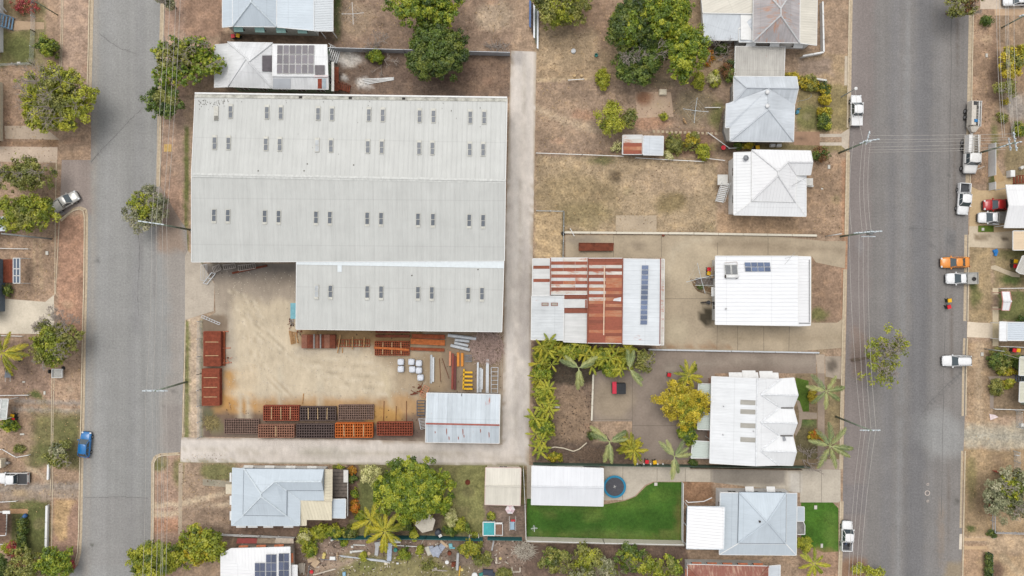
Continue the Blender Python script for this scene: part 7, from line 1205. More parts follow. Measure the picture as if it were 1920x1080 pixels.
# --- wheelie bins
BIN = {}
def wbin(lid, label, px, py, rz=0.):
    if lid not in BIN:
        t = thing('wheelie_bin', 'x', 'bin', (0, 0, 0), 'wheelie bins'); bm_ = mat('bin_body', C(52, 62, 56), .6); a, b = .24, .29
        MB().hexa([(-a, -a, .1), (a, -a, .1), (a, a, .1), (-a, a, .1), (-b, -b, .95), (b, -b, .95), (b, b, .95), (-b, b, .95)]).build('body', bm_, t, False, True); lm = mat('lid_'+lid, {'red': C(222, 36, 52), 'yellow': C(246, 190, 20)}[lid], .45, 0, .05)
        l_ = MB().hexa([(-.32, -.32, .95), (.32, -.32, .95), (.32, .32, .95), (-.32, .32, .95), (-.3, -.3, 1.02), (.3, -.3, 1.02), (.28, .3, 1.08), (-.28, .3, 1.08)]).build('lid', lm, t, False, True); MB().tube((-.22, .36, .98), (.22, .36, .98), .025, .025, 6).build('handle', bm_, t, False, True)
        for s_ in (-1, 1): MB().tube((s_*.2, .27, .1), (s_*.28, .27, .1), .1, .1, 10).build('wheel', TYRE, t, False, True)
        BIN[lid] = t; o = t
    else: o = copy_tree(BIN[lid])
    p = P(px, py, 1.0); o.location = (p.x, p.y, 0); o.rotation_euler = (0, 0, rz); o['label'] = label
for l, lb, x, y in (('red', 'red-lidded bin beside the turquoise-hooded house', 436.5, 67.5), ('yellow', 'yellow-lidded bin beside the turquoise-hooded house', 446, 66.5), ('yellow', 'yellow-lidded bin by the glazed carport', 22.5, 780), ('red', 'red-lidded bin by the glazed carport', 23.5, 787), ('red', 'red-lidded bin left of the apron building', 1329.5, 505), ('yellow', 'yellow-lidded bin left of the apron building', 1329.5, 512.5), ('yellow', 'yellow-lidded bin between the silver and bright white houses', 1421, 276), ('red', 'red-lidded bin on the concrete above the white garage', 1213, 866), ('yellow', 'yellow-lidded bin on the concrete above the white garage', 1228, 867), ('yellow', 'yellow-lidded bin standing out on the right road', 1781, 563.5), ('red', 'red-lidded bin standing out on the right road', 1780, 575.5), ('yellow', 'yellow-lidded bin in the right-hand front garden', 1905, 490), ('red', 'red-lidded bin in the right-hand front garden', 1904.5, 499), ('red', 'red-lidded bin beside the pale blue carport', 1902.5, 657), ('yellow', 'yellow-lidded bin beside the pale blue carport', 1910, 657), ('yellow', 'yellow-lidded bin beside the grey-green tree', 1884, 891.5), ('red', 'red-lidded bin beside the grey-green tree', 1892, 893), ('red', 'red-lidded bin beside the yellow palm', 1255, 703)): wbin(l, lb, x, y, random.uniform(-.3, .3))
# ---------------------------------------------------------------- builder's yard stock
RB = {'rust': mat('rusted_bar', C(168, 88, 58), .9, 0, .2), 'red': mat('red_brown_bar', C(150, 78, 56), .9, 0, .22), 'grey': mat('grey_bar', C(140, 114, 102), .8, .1, .2), 'brown': mat('brown_bar', C(156, 112, 92), .9, 0, .2), 'orange': mat('orange_rust_bar', C(196, 104, 46), .9, 0, .2), 'dark': mat('dark_bar', C(100, 84, 80), .8, .1, .2)}
GALV = mat('galvanised_steel', C(206, 210, 214), .45, .35, .08); RUST = mat('rust_plate', C(150, 78, 48), .9, 0, .22, 1.5); RUSTD = mat('dark_rust_plate', C(120, 64, 44), .9, 0, .25, 1.2)
MSH = {}
def meshstack(label, x0, y0, x1, y1, h, key, pitch=.45, n=6, bw=.07, timb=2, vert=False):
    c = P((x0+x1)/2, (y0+y1)/2, h); k = S*(HC-h)/HC; LX, LY = (x1-x0)*k, (y1-y0)*k; t = thing('mesh_stack', label, 'mesh stack', (c.x, c.y, 0), 'stacks of reinforcing mesh')
    mb = MB(); nx, ny = max(2, int(LX/pitch)), max(2, int(LY/pitch))
    for i in range(nx+1): mb.box(-LX/2+LX*i/nx, 0, .0, bw, LY, .05)
    for j in range(ny+1): mb.box(0, -LY/2+LY*j/ny, .03, LX, bw, .05)
    o = mb.build('mesh_sheet', RB[key], t, False, True); o.location = (0, 0, h)
    for i in range(1, n):
        q = o.copy(); COL.objects.link(q); q.location = (random.uniform(-.02, .02), random.uniform(-.02, .02), h-i*h/n)
        q.rotation_euler = (0, 0, random.uniform(-.006, .006))
    for i in range(2+(1 if LX > 5 else 0)):
        f = (i+.5)/(3 if LX > 5 else 2)-.5
        if vert: MB().box(0, LY*f, .05, LX*1.02, .12, .1).build('bearer', TIMB, t, False, True)
        else: MB().box(LX*f, 0, .05, .12, LY*1.02, .1).build('bearer', TIMB, t, False, True)
    for i in range(timb):
        f = ((i+.5)/timb-.5)*.8
        if vert: MB().box(0, LY*f, h+.1, LX*.8, .1, .08, random.uniform(-.03, .03)).build('batten', mat('pale_timber', C(206, 176, 134), .85, 0, .15), t, False, True)
        else: MB().box(LX*f, 0, h+.1, .1, LY*.85, .08, random.uniform(-.04, .04)).build('batten', mat('pale_timber', C(206, 176, 134), .85, 0, .15), t, False, True)
for a in (('grey-purple mesh stack at the left end of the yard rows', 421, 786, 485, 813, .5, 'grey', .36, 5, .09, 0), ('dense red-brown mesh stack, upper row left', 494, 761, 560, 788, .9, 'red', .36, 7, .12, 3), ('dark grey mesh stack, upper row middle', 563, 763, 629, 788, .8, 'dark', .42, 6, .1, 3), ('neat grey-brown mesh stack, upper row right', 635, 759.5, 700, 786, .6, 'grey', .36, 6, .09, 0), ('brown mesh stack with scattered ties, lower row left', 484.5, 797, 551, 820, 1.2, 'brown', .38, 7, .11, 1), ('steel grey mesh stack, lower row second', 556.5, 796, 626, 821, 1.1, 'dark', .4, 7, .11, 0), ('orange rusted mesh stack with pale battens, lower row', 629, 794, 698, 820, 1.2, 'orange', .4, 7, .12, 3), ('red and black mesh stack, lower row right end', 707, 792, 773, 816, .8, 'red', .4, 6, .11, 0), ('rusted mesh stack with a plate across it below the annex', 703, 640, 767, 666, .6, 'rust', .3, 6, .07, 3), ('low rusted mesh layer below the annex', 632, 637, 693, 650, .25, 'rust', .4, 3, .07, 2)): meshstack(*a)
meshstack('tall red-brown mesh stack on the dirt verge, upper', 382, 622, 413, 686, 1.0, 'red', .2, 8, .11, 2, True); meshstack('tall red-brown mesh stack on the dirt verge, lower', 379, 692, 411, 760, 1.1, 'red', .18, 8, .11, 3, True)
def beam1(name, label, a, b, w_, h, m, cat, z=0., group=None, kind='box'):
    """one steel section: I-beam, channel or plate made of flanges and web"""
    A_, B_ = P(*a, z+h), P(*b, z+h); A_.z = B_.z = z; u = Vector((0, 0, 1)); sdv = (B_-A_).normalized().cross(u)*(w_/2)
    mb = MB()
    if kind == 'I': mb.beam(A_+u*.03, B_+u*.03, w_, .04); mb.beam(A_+u*h/2, B_+u*h/2, .06, h-.1); mb.beam(A_+u*(h-.02), B_+u*(h-.02), w_, .04)
    elif kind == 'C': mb.beam(A_+u*.03, B_+u*.03, w_, .05); mb.beam(A_+sdv*.93+u*h*.55, B_+sdv*.93+u*h*.55, .06, h*.9); mb.beam(A_-sdv*.93+u*h*.55, B_-sdv*.93+u*h*.55, .06, h*.9)
    else: mb.beam(A_+u*h/2, B_+u*h/2, w_, h); mb.beam(A_.lerp(B_, .02)+u*(h+.01), A_.lerp(B_, .98)+u*(h+.01), w_*.9, .02)
    return tag(mb.build(name, m), label, cat, group)
beam1('steel_channel', 'long rusted channel beside the upper verge mesh stack', (418, 621), (418, 686), .6, .35, RUST, 'steel beam', kind='C')
for i, y in enumerate((622, 653, 681)): beam1('timber_offcut', 'orange bearer end poking out beside the verge mesh stacks, '+['top', 'middle', 'bottom'][i], (412, y), (428+4*(i == 1), y-.5), .14, .14, mat('pinkish_timber', C(206, 128, 98), .8, 0, .15), 'timber', group='bearer ends by the verge stacks')
pk_ = thing('plate_stack', 'stack of brown steel plates with two grey timbers below the annex', 'steel stack', P(597, 640))
for i in range(6): MB().box(*P(571.5+i*10.6, 640, .35), .92, 2.3, .6).build('plate', RUSTD if i % 2 else mat('brown_plate', C(146, 98, 78), .85, 0, .15), pk_)
for x in (589, 601): MB().box(*P(x, 640, .78), .22, 2.4, .18).build('timber', CONCW, pk_)
for i, (lb, a, b, w_, m_) in enumerate([('broad orange-rust plate lying across the annex mesh stack', (701, 651.5), (767, 656), .38, mat('orange_plate', C(190, 108, 58), .9, 0, .2)), ('upper rusted girder of the annex girder pile', (772, 630), (834, 632), .7, RUST), ('lower rusted girder of the annex girder pile', (770, 640), (834, 643), .9, mat('orange_plate')), ('front rusted girder of the annex girder pile', (769, 654), (833, 656.5), .5, RUST), ('dark rusted girder against the annex wall, upper', (704, 622), (768, 622), .45, RUSTD), ('dark rusted girder against the annex wall, lower', (704, 630), (768, 630.5), .45, RUSTD)]): beam1('girder', lb, a, b, w_, .45 if i else .12, m_, 'girder', z=.68 if i == 0 else 0, kind='I' if i else 'box')
for i, (a, b) in enumerate([((844, 659), (843.5, 686)), ((849, 663), (848, 730)), ((853.5, 668), (853, 731))]): beam1('steel_beam', ['short pink primed beam', 'long red oxide beam', 'dark red oxide beam'][i]+' in the yard corner', a, b, .34, .4, mat(['pink_primer', 'red_oxide', 'dark_oxide'][i], [C(214, 146, 112), C(150, 74, 60), C(112, 60, 58)][i], .7, 0, .1), 'steel beam', kind='I')
for i, x in enumerate((859, 866.5)): beam1('box_beam', ['left', 'right'][i]+' orange box beam of the pair by the brush heap', (x, 661+i), (x, 687), .42, .4, mat('orange_paint', C(222, 142, 42), .55, 0, .08), 'steel beam')
for i, (x, y0, y1, w_) in enumerate([(808.5, 665.5, 719, .3), (812.5, 670, 716, .28), (896, 679, 736, .3), (901, 690, 736, .36), (904.5, 692, 730, .22), (914, 673, 737, .5)]): beam1('galvanised_beam', ['tall left', 'shorter right', 'slim left', 'middle', 'thin right', 'broad far-right'][i]+' galvanised beam '+('beside the white bags' if i < 2 else 'below the brush heap'), (x, y0), (x-.5, y1), w_, .35, GALV, 'steel beam', kind='C' if i in (0, 3) else 'I')
for i, (a, b, w_) in enumerate([((840, 628.5), (893, 635), .58), ((853, 637), (880, 640), .5), ((852, 642.5), (878, 648), .5), ((845, 647.5), (881, 656), .56)]):
    A_, B_ = P(*a, .4), P(*b, .4); tag(MB().tube(A_, B_, w_/2, w_/2, 14, False).tube(A_, A_.lerp(B_, .02), w_/2*1.06, w_/2*1.06, 14).build('pipe', mat('pale_pipe', C(204, 208, 212), .5, .1), None, False), ['longest', 'second', 'third', 'lowest'][i]+' pale grey pipe beside the brush heap', 'pipe', 'pale pipes in the yard')
BAG = mat('white_bag', C(226, 230, 238), .7, 0, .05)
for i, (x, y) in enumerate([(751, 679), (751, 692.5), (771, 679), (772.5, 693), (785, 681.5), (785, 695), (788, 708.5)]):
    p = P(x, y, .95); mb = MB(); rz = random.uniform(-.06, .06); n = 12
    for z, s_ in ((.1, .47), (.35, .53), (.75, .53), (.92, .47), (.98, .32)):
        for j in range(n): a = 2*math.pi*(j+.5)/n+rz; cx = max(-1, min(1, math.cos(a)*1.28)); cy = max(-1, min(1, math.sin(a)*1.28)); mb.v.append((cx*s_, cy*s_, z+.02*random.random()))
    for q in range(4):
        for j in range(n): mb.f.append((q*n+j, q*n+(j+1) % n, (q+1)*n+(j+1) % n, (q+1)*n+j))
    mb.f += [tuple(range(4*n, 5*n)), tuple(range(n-1, -1, -1))]; t = thing('bulk_bag', ['left column upper', 'left column lower', 'middle column upper', 'middle column lower', 'right column top', 'right column middle', 'right column bottom'][i]+' white bulk bag in the yard', 'bulk bag', (p.x, p.y, 0), 'white bulk bags'); mb.build('bag', BAG, t, True, True); MB().box(0, 0, .05, 1.0, 1.0, .1).build('pallet', TIMB, t, False, True)
    for sx in (-1, 1):
        for sy in (-1, 1): MB().tube((sx*.36, sy*.36, .92), (sx*.28, sy*.28, 1.08), .03, .03, 5).build('lifting_loop', BAG, t, False, True)
yr = thing('storage_rack', 'bright yellow five-armed steel rack in the yard', 'rack', P(876, 712)); YEL = mat('yellow_paint', C(240, 186, 20), .5, 0, .05)
MB().beam(P(870, 692, .8), P(868.5, 730, .8), .24, .24).build('spine', YEL, yr)
for i in range(5): y = 698+i*7.7; MB().beam(P(869, y, .8), P(886, y+.3, .8), .3, .24).build('arm', YEL, yr)
for x, y in ((870, 694), (869, 729), (884, 698), (884, 729)): p = P(x, y, .7); MB().beam((p.x, p.y, 0), p, .18).build('leg', YEL, yr)
def frame(label, pts, rungs, z, m, name='frame', cat='frame', w_=.09, tilt=0.):
    A_, B_, C_, D_ = [P(*p, z) for p in pts]; D_.z += tilt; C_.z += tilt; t = thing(name, label, cat, (A_.x, A_.y, 0)); s_ = MB(); s_.beam(A_, B_, w_); s_.beam(D_, C_, w_); s_.build('side_rail', m, t)
    for i in range(rungs): f = (i+.02)/(rungs-.96); MB().beam(A_.lerp(B_, f), D_.lerp(C_, f), w_*.8).build('rung', m, t)
    return t
frame('galvanised ladder frame in the yard corner by the lane', [(921, 689), (921, 737), (933, 737), (934, 689)], 7, .3, GALV, 'ladder', 'ladder'); frame('small grey floor grate beside the orange beams', [(872, 666), (884, 666), (884, 678), (872, 678)], 6, .15, mat('grate_grey', C(136, 140, 148), .6, .3), 'grate', 'grate', .1); frame('dark steel crate frame left of the yard shed', [(782, 751), (782, 779), (797, 779), (797, 751)], 6, .7, mat('dark_frame', C(84, 92, 108), .6, .3), 'steel_crate', 'crate', .13); frame('white mesh panel left of the yard shed', [(785, 785), (789, 805), (798, 803), (797, 784)], 8, .4, GALV, 'wire_grid', 'grid', .08); frame('pale pallet leaning below the warehouse corner', [(398, 501), (411, 496), (415, 505), (402, 512)], 6, .3, mat('grey_timber', C(178, 168, 160), .9, 0, .15), 'pallet', 'pallet', .14); frame('leaning silver rails below the warehouse corner', [(381, 531), (397, 511), (404, 513), (388, 533)], 3, .3, GALV, 'rail_frame', 'frame', .1); frame('wire scrap cage at the yard fence corner', [(376, 498), (388, 495), (388, 527), (376, 525)], 5, .5, GALV, 'wire_cage', 'cage', .04); frame('open silver gate leaf at the yard entrance', [(379, 591), (413, 606), (411, 609), (377, 595)], 8, 1.0, GALV, 'gate', 'gate', .07); frame('pile of grey timber frames under the warehouse eave, left', [(418, 497), (440, 494), (442, 502), (420, 506)], 7, .4, mat('grey_timber'), 'timber_rack', 'rack', .1); frame('pile of grey timber frames under the warehouse eave, right', [(446, 498), (478, 494), (479, 503), (448, 508)], 9, .4, mat('grey_timber'), 'timber_rack', 'rack', .1); frame('rust and red scrap cage above the dark steel crate', [(787, 741), (796, 722), (805, 727), (796, 746)], 6, .4, mat('pink_primer'), 'scrap_cage', 'cage', .1)
beam1('girder', 'long dark girder under the warehouse eave beside the timber frames', (435, 512), (500, 498), .3, .35, RUSTD, 'girder', kind='I')
for i in range(7): beam1('timber', ['leftmost', 'second', 'third', 'middle', 'fifth', 'sixth', 'rightmost'][i]+' upright-looking timber of the bundle at the annex corner', (542+i*2.4, 620+i*.6), (546+i*1.9+(4 if i == 5 else 0), 646-i*.5), .12, .12+.03*(i % 3), mat('bundle_timber', C(186, 144, 98), .9, 0, .2), 'timber', group='timbers at the annex corner')
for i, (a, b, lb) in enumerate([((638, 628), (633, 662), 'long tan timber resting on the low mesh layer'), ((661, 632), (660.5, 655), 'middle timber resting on the low mesh layer'), ((683, 632), (682, 652), 'right timber resting on the low mesh layer'), ((642, 652), (642, 662), 'short stake below the low mesh layer'), ((429, 755), (432, 768), 'grey board lying on orange soil'), ((569, 738), (567, 758), 'thin stake lying on the pale yard dirt'), ((720, 752), (719, 790), 'dark bar lying on orange soil, left'), ((743, 762), (742, 792), 'dark bar lying on orange soil, middle'), ((762, 752), (762, 790), 'dark bar lying on orange soil, right'), ((824, 672), (826, 715), 'thin rusty rod lying beside the galvanised beams'), ((829, 672), (842, 710), 'bent rusty rod beside the red oxide beams')]): beam1('timber' if i < 6 else 'steel_bar', lb, a, b, .16 if i < 6 else .07, .12, mat('bundle_timber') if i < 6 else RUSTD, 'timber' if i < 6 else 'steel bar', z=.45 if i < 3 else 0)
def heap(label, x, y, rx, ry, n, mats, name='scrap_heap', cat='scrap heap', s=.5):
    t = thing(name, label, cat, P(x, y))
    for i in range(n):
        p = P(x+random.uniform(-rx, rx), y+random.uniform(-ry, ry)); a = random.uniform(0, 3.1); l = random.uniform(.3, 1)*s*2.2; w_ = random.uniform(.08, .45)*s; z = random.uniform(.05, .3)
        mb = MB(); k = random.random()
        if k < .55: mb.box(p.x, p.y, z, l, w_, random.uniform(.03, .2), a)
        elif k < .8: mb.tube((p.x, p.y, z), (p.x+math.cos(a)*l, p.y+math.sin(a)*l, z+random.uniform(0, .3)), .05*s+.02, .05*s+.02, 6)
        else: mb.lathe((p.x, p.y, 0), [(.2*s+.05, 0), (.24*s+.06, .25), (.2*s+.05, .3), (.16*s, .1)], 10)
        mb.build('piece', random.choice(mats), t)
heap('rust-brown scrap heap between the white bags and the yard shed', 783, 731, 8, 8, 16, [RUST, RUSTD, mat('straw_scrap', C(170, 140, 90), .9)], s=.45); heap('orange offcut scrap at the annex corner', 560, 622, 8, 5, 8, [mat('orange_scrap', C(226, 110, 60), .8), RUST, TIMB], s=.3); heap('dark scrap pile against the annex wall below the teal canopy', 547, 606, 5, 9, 14, [DARK, mat('grey_timber'), RUSTD], s=.4); heap('loose reinforcing offcuts below the verge mesh stacks', 428, 676, 8, 6, 8, [mat('pinkish_timber'), RUST], s=.3)
# ---------------------------------------------------------------- gardens and street things
def hoist(label, px, py, r, h, m, rot=.0):
    t = thing('clothes_hoist', label, 'clothes hoist', P(px, py)); b = P(px, py); MB().tube(b, b+Vector((0, 0, h)), .05, .04, 8).build('post', m, t)
    for i in range(4):
        a = rot+i*math.pi/2; MB().tube(b+Vector((0, 0, h)), b+Vector((math.cos(a)*r, math.sin(a)*r, h+.25)), .04, .035, 6).build('arm', m, t)
    ln = MB()
    for f in (.45, .7, .97):
        for i in range(4): a, c = rot+i*math.pi/2, rot+(i+1)*math.pi/2; ln.tube(b+Vector((math.cos(a)*r*f, math.sin(a)*r*f, h+.25*f)), b+Vector((math.cos(c)*r*f, math.sin(c)*r*f, h+.25*f)), .006, .006, 4, False)
    ln.build('line', ARM, t)
hoist('white clothes hoist on the top backyard grass', 667, 35, 1.85, 2.0, WHT, .05); hoist('thin grey clothes hoist beside the stained slab', 1298, 213, 2.15, 1.9, ARM, -.12); hoist('grey clothes hoist left of the apron building', 1308, 522, 2.6, 2.0, ARM, .25)
hoist('small white clothes airer on the corner of the green lawn', 1001, 985, .55, 1.3, WHT, .1)
gb = thing('garden_bed', 'curved rock garden bed under the grey clothes hoist', 'garden bed', P(1312, 540)); MB().prism([tuple(P(x, y).xy) for x, y in ((1296, 524), (1300, 536), (1308, 546), (1320, 550), (1333, 549), (1333, 540), (1312, 533), (1302, 524))], 0, .15).build('soil', mat('mulch', C(132, 108, 80), .95, 0, .3, 5), gb)
for i in range(14): a = i/13; x = 1296+a*37; y = 524+26*math.sin(a*1.5); MB().lathe(P(x, y), [(.12, 0), (.2, .1), (.15, .25), (.04, .3)], 7).build('stone', mat('garden_stone', C(168, 150, 126), .9, 0, .2), gb)
shrub('dark strappy plant in the rock garden bed', 1314, 538, 7, 4, .7, 'dark')
ramp = thing('entry_ramp', 'grey timber entry landing left of the apron building', 'ramp', P(1322, 528)); MB().box(*P(1322, 528, .5), 3.0, 1.2, .12).build('deck', DECK, ramp)
for y in (521, 535): MB().beam(P(1303, y, 1.2), P(1338, y, 1.2), .05).build('handrail', WHT, ramp)
# trampoline
tr_ = thing('trampoline', 'round black trampoline with a blue padded rim', 'trampoline', P(1152, 912)); c = P(1152.5, 912.5, .8); c.z = 0; BL = mat('blue_pad', C(28, 130, 166), .6, 0, .06)
MB().lathe((c.x, c.y, .84), [(1.55, 0), (1.55, .05), (1.9, .05), (1.9, 0)], 40, False).build('pad', BL, tr_); MB().cyl((c.x, c.y, .8), 1.58, .03, 40).build('mat', mat('jump_mat', C(80, 80, 86), .8), tr_); mk_ = MB()
for a in (.4, 1.9): mk_.box(c.x, c.y, .837, .5, .06, .01, a)
mk_.build('mat_logo', OFFW, tr_)
for i in range(4): a = i*math.pi/2+.6; MB().tube((c.x+math.cos(a)*1.75, c.y+math.sin(a)*1.75, 0), (c.x+math.cos(a)*1.75, c.y+math.sin(a)*1.75, .85), .04, .04, 8).build('leg', ARM, tr_)
# umbrellas, pool, sun lounger
def umbrella(label, px, py, r, h, m, rot, tilt=.12, n=6, m2=None):
    t = thing('umbrella', label, 'umbrella', P(px, py, h)*1); t.location.z = 0; b = P(px, py, h); ap = Vector((b.x, b.y, h+.35)); MB().tube((b.x, b.y, 0), ap, .04, .03, 8).build('pole', ARM, t)
    for i in range(n):
        a, q = rot+2*math.pi*i/n, rot+2*math.pi*(i+1)/n; u = Vector((b.x+math.cos(a)*r, b.y+math.sin(a)*r, h-.15)); v = Vector((b.x+math.cos(q)*r, b.y+math.sin(q)*r, h-.15)); w_ = Vector((0, 0, .03)); MB().add([ap, u, v, ap+w_, u+w_, v+w_], [(0, 2, 1), (3, 4, 5), (0, 1, 4, 3), (1, 2, 5, 4), (2, 0, 3, 5)]).build('canopy_panel', m if i % 2 or not m2 else m2, t)
    MB().lathe(ap, [(.05, -.02), (.3, -.02), (.12, .12), (.02, .2)], 8).build('finial', m, t)
umbrella('large grey-beige hexagonal garden umbrella beneath the huge mango', 797, 980.5, 1.75, 2.3, mat('faded_canvas', C(206, 198, 182), .9, 0, .08), .25); umbrella('small pink and white umbrella beside the cream shed', 956.5, 955.5, .82, 2.0, mat('pale_pink_canvas', C(240, 214, 218), .8), 0, m2=mat('white_canvas', C(246, 240, 240), .8))
sp = thing('plunge_pool', 'square turquoise plunge pool with a white rim', 'pool', P(917, 989)); c = P(917, 989); wm = mat('pool_water', C(78, 176, 180), .08, 0, .12, .8, .2); MB().box(c.x, c.y, .35, 1.95, 2.3, .5).build('shell', mat('pool_shell', C(120, 190, 196), .6), sp); MB().box(c.x, c.y, .61, 1.75, 2.1, .02).build('water', wm, sp); rm = MB()
for dx, dy, a, b in ((0, 1.12, 2.1, .14), (0, -1.12, 2.1, .14), (-1.0, 0, .14, 2.2), (1.0, 0, .18, 2.2)): rm.box(c.x+dx, c.y+dy, .62, a, b, .1)
rm.build('rim', WHT, sp); c2 = P(935.5, 990); pd_ = thing('pool_deck', 'small brown timber deck with a white frame beside the turquoise pool', 'deck', (c2.x, c2.y, 0))
for i in range(6): MB().box(c2.x-.42+i*.17, c2.y-.1, .4, .15, 1.7, .08).build('plank', mat('brown_plank', C(150, 118, 100), .85, 0, .2), pd_)
fr_ = MB(); fr_.box(c2.x, c2.y+.95, .45, 1.35, .28, .12); fr_.box(c2.x, c2.y-1.05, .45, 1.35, .1, .12); fr_.box(c2.x+.62, c2.y, .45, .1, 2.1, .12); fr_.build('frame', WHT, pd_)
lg = thing('sun_lounger', 'pale blue sun lounger with a red towel below the pink umbrella', 'lounger', P(960, 985)); MB().box(*P(960.5, 985.5, .4), .72, 1.35, .1).build('bed', mat('pale_blue_sling', C(160, 186, 204), .7), lg); MB().box(*P(962, 976, .55), .7, .35, .12).build('towel', mat('red_towel', C(196, 66, 70), .9), lg); lf = MB()
for s_ in (955, 967): lf.beam(P(s_, 968, .35), P(s_, 995, .35), .05)
lf.build('frame', WHT, lg)
for x, y in ((956, 979), (965, 979), (956, 992), (965, 992)): p = P(x, y); MB().beam(p, p+Vector((0, 0, .38)), .05).build('leg', WHT, lg)
hb = thing('water_tank', 'dark grey round water tank beside the hexagonal umbrella', 'tank', P(822, 996)); MB().lathe(P(822, 996), [(.5, 0), (.52, .1), (.52, .95), (.48, 1.02), (.1, 1.1)], 20).build('shell', mat('tank_grey', C(74, 78, 86), .6), hb, True); MB().box(*P(825.5, 1004.5, 1.3), .55, .45, .06, .5).build('lid', OFFW, hb)
pt = thing('planter', 'white rectangular planter box beside the teal fence', 'planter', P(889, 1005)); pf2 = MB(); c = P(889, 1005)
for dx, dy, a, b in ((-.78, 0, .1, .7), (.78, 0, .1, .7), (0, -.35, 1.6, .1), (0, .35, 1.6, .1)): pf2.box(c.x+dx, c.y+dy, .35, a, b, .5)
pf2.build('side', WHT, pt); MB().box(c.x, c.y, .3, 1.45, .6, .3).build('soil', mat('mulch'), pt)
fp = thing('fire_pit', 'round rusty fire pit on the lower lawn', 'fire pit', P(877, 903.5)); MB().lathe(P(877, 903.5), [(.3, 0), (.42, .15), (.42, .35), (.36, .35), (.3, .15), (.05, .12)], 16).build('bowl', RUSTD, fp)
for i in range(3): a = i*2.1; p = P(877, 903.5)+Vector((math.cos(a)*.36, math.sin(a)*.36, 0)); MB().beam(p, p+Vector((0, 0, .2)), .06).build('leg', RUSTD, fp)
# stepping stones, pits, letterboxes
for i in range(14): p = P(1226+i*7.2, 246+i*.25+(2 if i > 9 else 0)); 
ss = thing('stepping_stones', 'row of pale square stepping stones below the stained slab', 'path', P(1270, 248))
for i in range(15): p = P(1226+i*8.3, 246.5+i*.3); MB().box(p.x, p.y, .03, .42, .42, .06, random.uniform(-.2, .2)).build('stone', mat('paver', C(196, 178, 150), .9, 0, .12), ss)
PIT = mat('pit_lid', C(212, 208, 198), .85, 0, .08)
for lb, x, y, a, b in (('white pit lid on the verge near the timber deck', 88.5, 474.5, .5, .65), ('grey pit lid above the broad verge tree', 94, 129, .4, .55), ('white pit lid on the left verge beside the crossing tracks', 84, 736.5, .35, .6), ('white pit lid on the upper right verge', 1849.5, 104, .4, .65), ('white pit lid on the verge beside the slim grey pole', 1841, 664, .5, .65), ('white pit lid in front of the bright white house', 1554, 313, .45, .7), ('white marker slab in front of the bright white house, smaller', 1541, 354, .35, .25), ('white pit lid on the small lawn at right', 1842.5, 430, .45, .5), ('cream letterbox slab on the front lawn', 1529, 951, .5, .65), ('pale pit lid at the foot of the front lawn', 1540.5, 1023, .4, .7), ('grey drain lid on the lawn edge by the curved path', 1229.5, 907.5, .55, .55), ('white marker on the left lawn inside the wire fence', 35.5, 118, .6, .35), ('white slab beside the bottom left pots', 45, 716, .5, .25), ('white block on the left lawn', 42, 814, .75, .3)):
    p = P(x, y); t = thing('pit_lid', lb, 'pit lid', p); MB().box(p.x, p.y, .04, a, b, .08).build('frame', mat('pit_frame', C(176, 170, 160), .9), t); MB().box(p.x, p.y, .085, a*.86, b*.88, .03).build('lid', PIT, t)
yp = thing('tactile_pad', 'yellow grid paving pad on the left street verge', 'paving pad', P(314.8, 277.5)); c = P(314.8, 277.5)
for i in range(4):
    for j in range(4): MB().box(c.x-.47+i*.315, c.y-.47+j*.315, .025, .29, .29, .05).build('tile', mat('yellow_tile', C(214, 178, 110), .8, 0, .12), yp)
mh = thing('manhole', 'round manhole ring set in the right road', 'manhole', P(1738.8, 924.5)); MB().lathe(P(1738.8, 924.5, .006), [(.34, 0), (.34, .02), (.44, .02), (.44, 0)], 24, False).build('ring', mat('pale_ring', C(214, 200, 188), .8), mh); MB().cyl(P(1738.8, 924.5, .006), .33, .015, 20).build('cover', mat('iron_cover', C(128, 122, 120), .8), mh)
for y, s_ in ((908, 'above'), (939.5, 'below')): v = thing('valve_box', 'small square valve cover '+s_+' the round manhole', 'valve cover', P(1739.6, y)); c = P(1739.6, y, .006); MB().box(c.x, c.y, .016, .36, .36, .02).build('frame', mat('pale_ring'), v); MB().box(c.x, c.y, .022, .24, .24, .02).build('cover', mat('iron_cover'), v)
# odds and ends, each a thing of its own
def item(name, label, mb, m, cat): return tag(mb.build(name, m), label, cat)
def bx(x, y, z, a, b, c, rz=0.): p = P(x, y); return MB().box(p.x, p.y, z+c/2, a, b, c, rz).box(p.x, p.y, z+c+.015, a*.85, b*.8, .03, rz)
sb = thing('scrap_sheets', 'bundle of long corrugated sheets and tarps at the top end of the lane', 'sheet stack', P(1000, 45))
for i, (x0, x1, m_) in enumerate([(992, 996, mat('blue_tarp2', C(96, 122, 170), .6)), (996.5, 999.5, DARK), (1000, 1003.5, GALV), (1004, 1006, FP['green']), (1006.5, 1010, GALV)]): MB().hexa([P(x0, 0+i*4, .3), P(x1, 2+i*4, .3), P(x1-.5, 52+i*10, .3), P(x0, 50+i*10, .3)]+[P(a, b, .42+.05*i) for a, b in ((x0, 0+i*4), (x1, 2+i*4), (x1-.5, 52+i*10), (x0, 50+i*10))]).build('sheet', m_, sb)
pp = thing('pole_bundle', 'fan of white poles lying on the brown backyard', 'poles', P(708, 152))
for a, b in (((680, 149), (738, 145.5)), ((682, 152), (737, 146.5)), ((684, 155), (738, 148)), ((688, 157.5), (738, 149.5)), ((738, 144.5), (738, 150))): MB().beam(P(*a, .08), P(*b, .08), .12, .1).build('pole', WHT, pp)
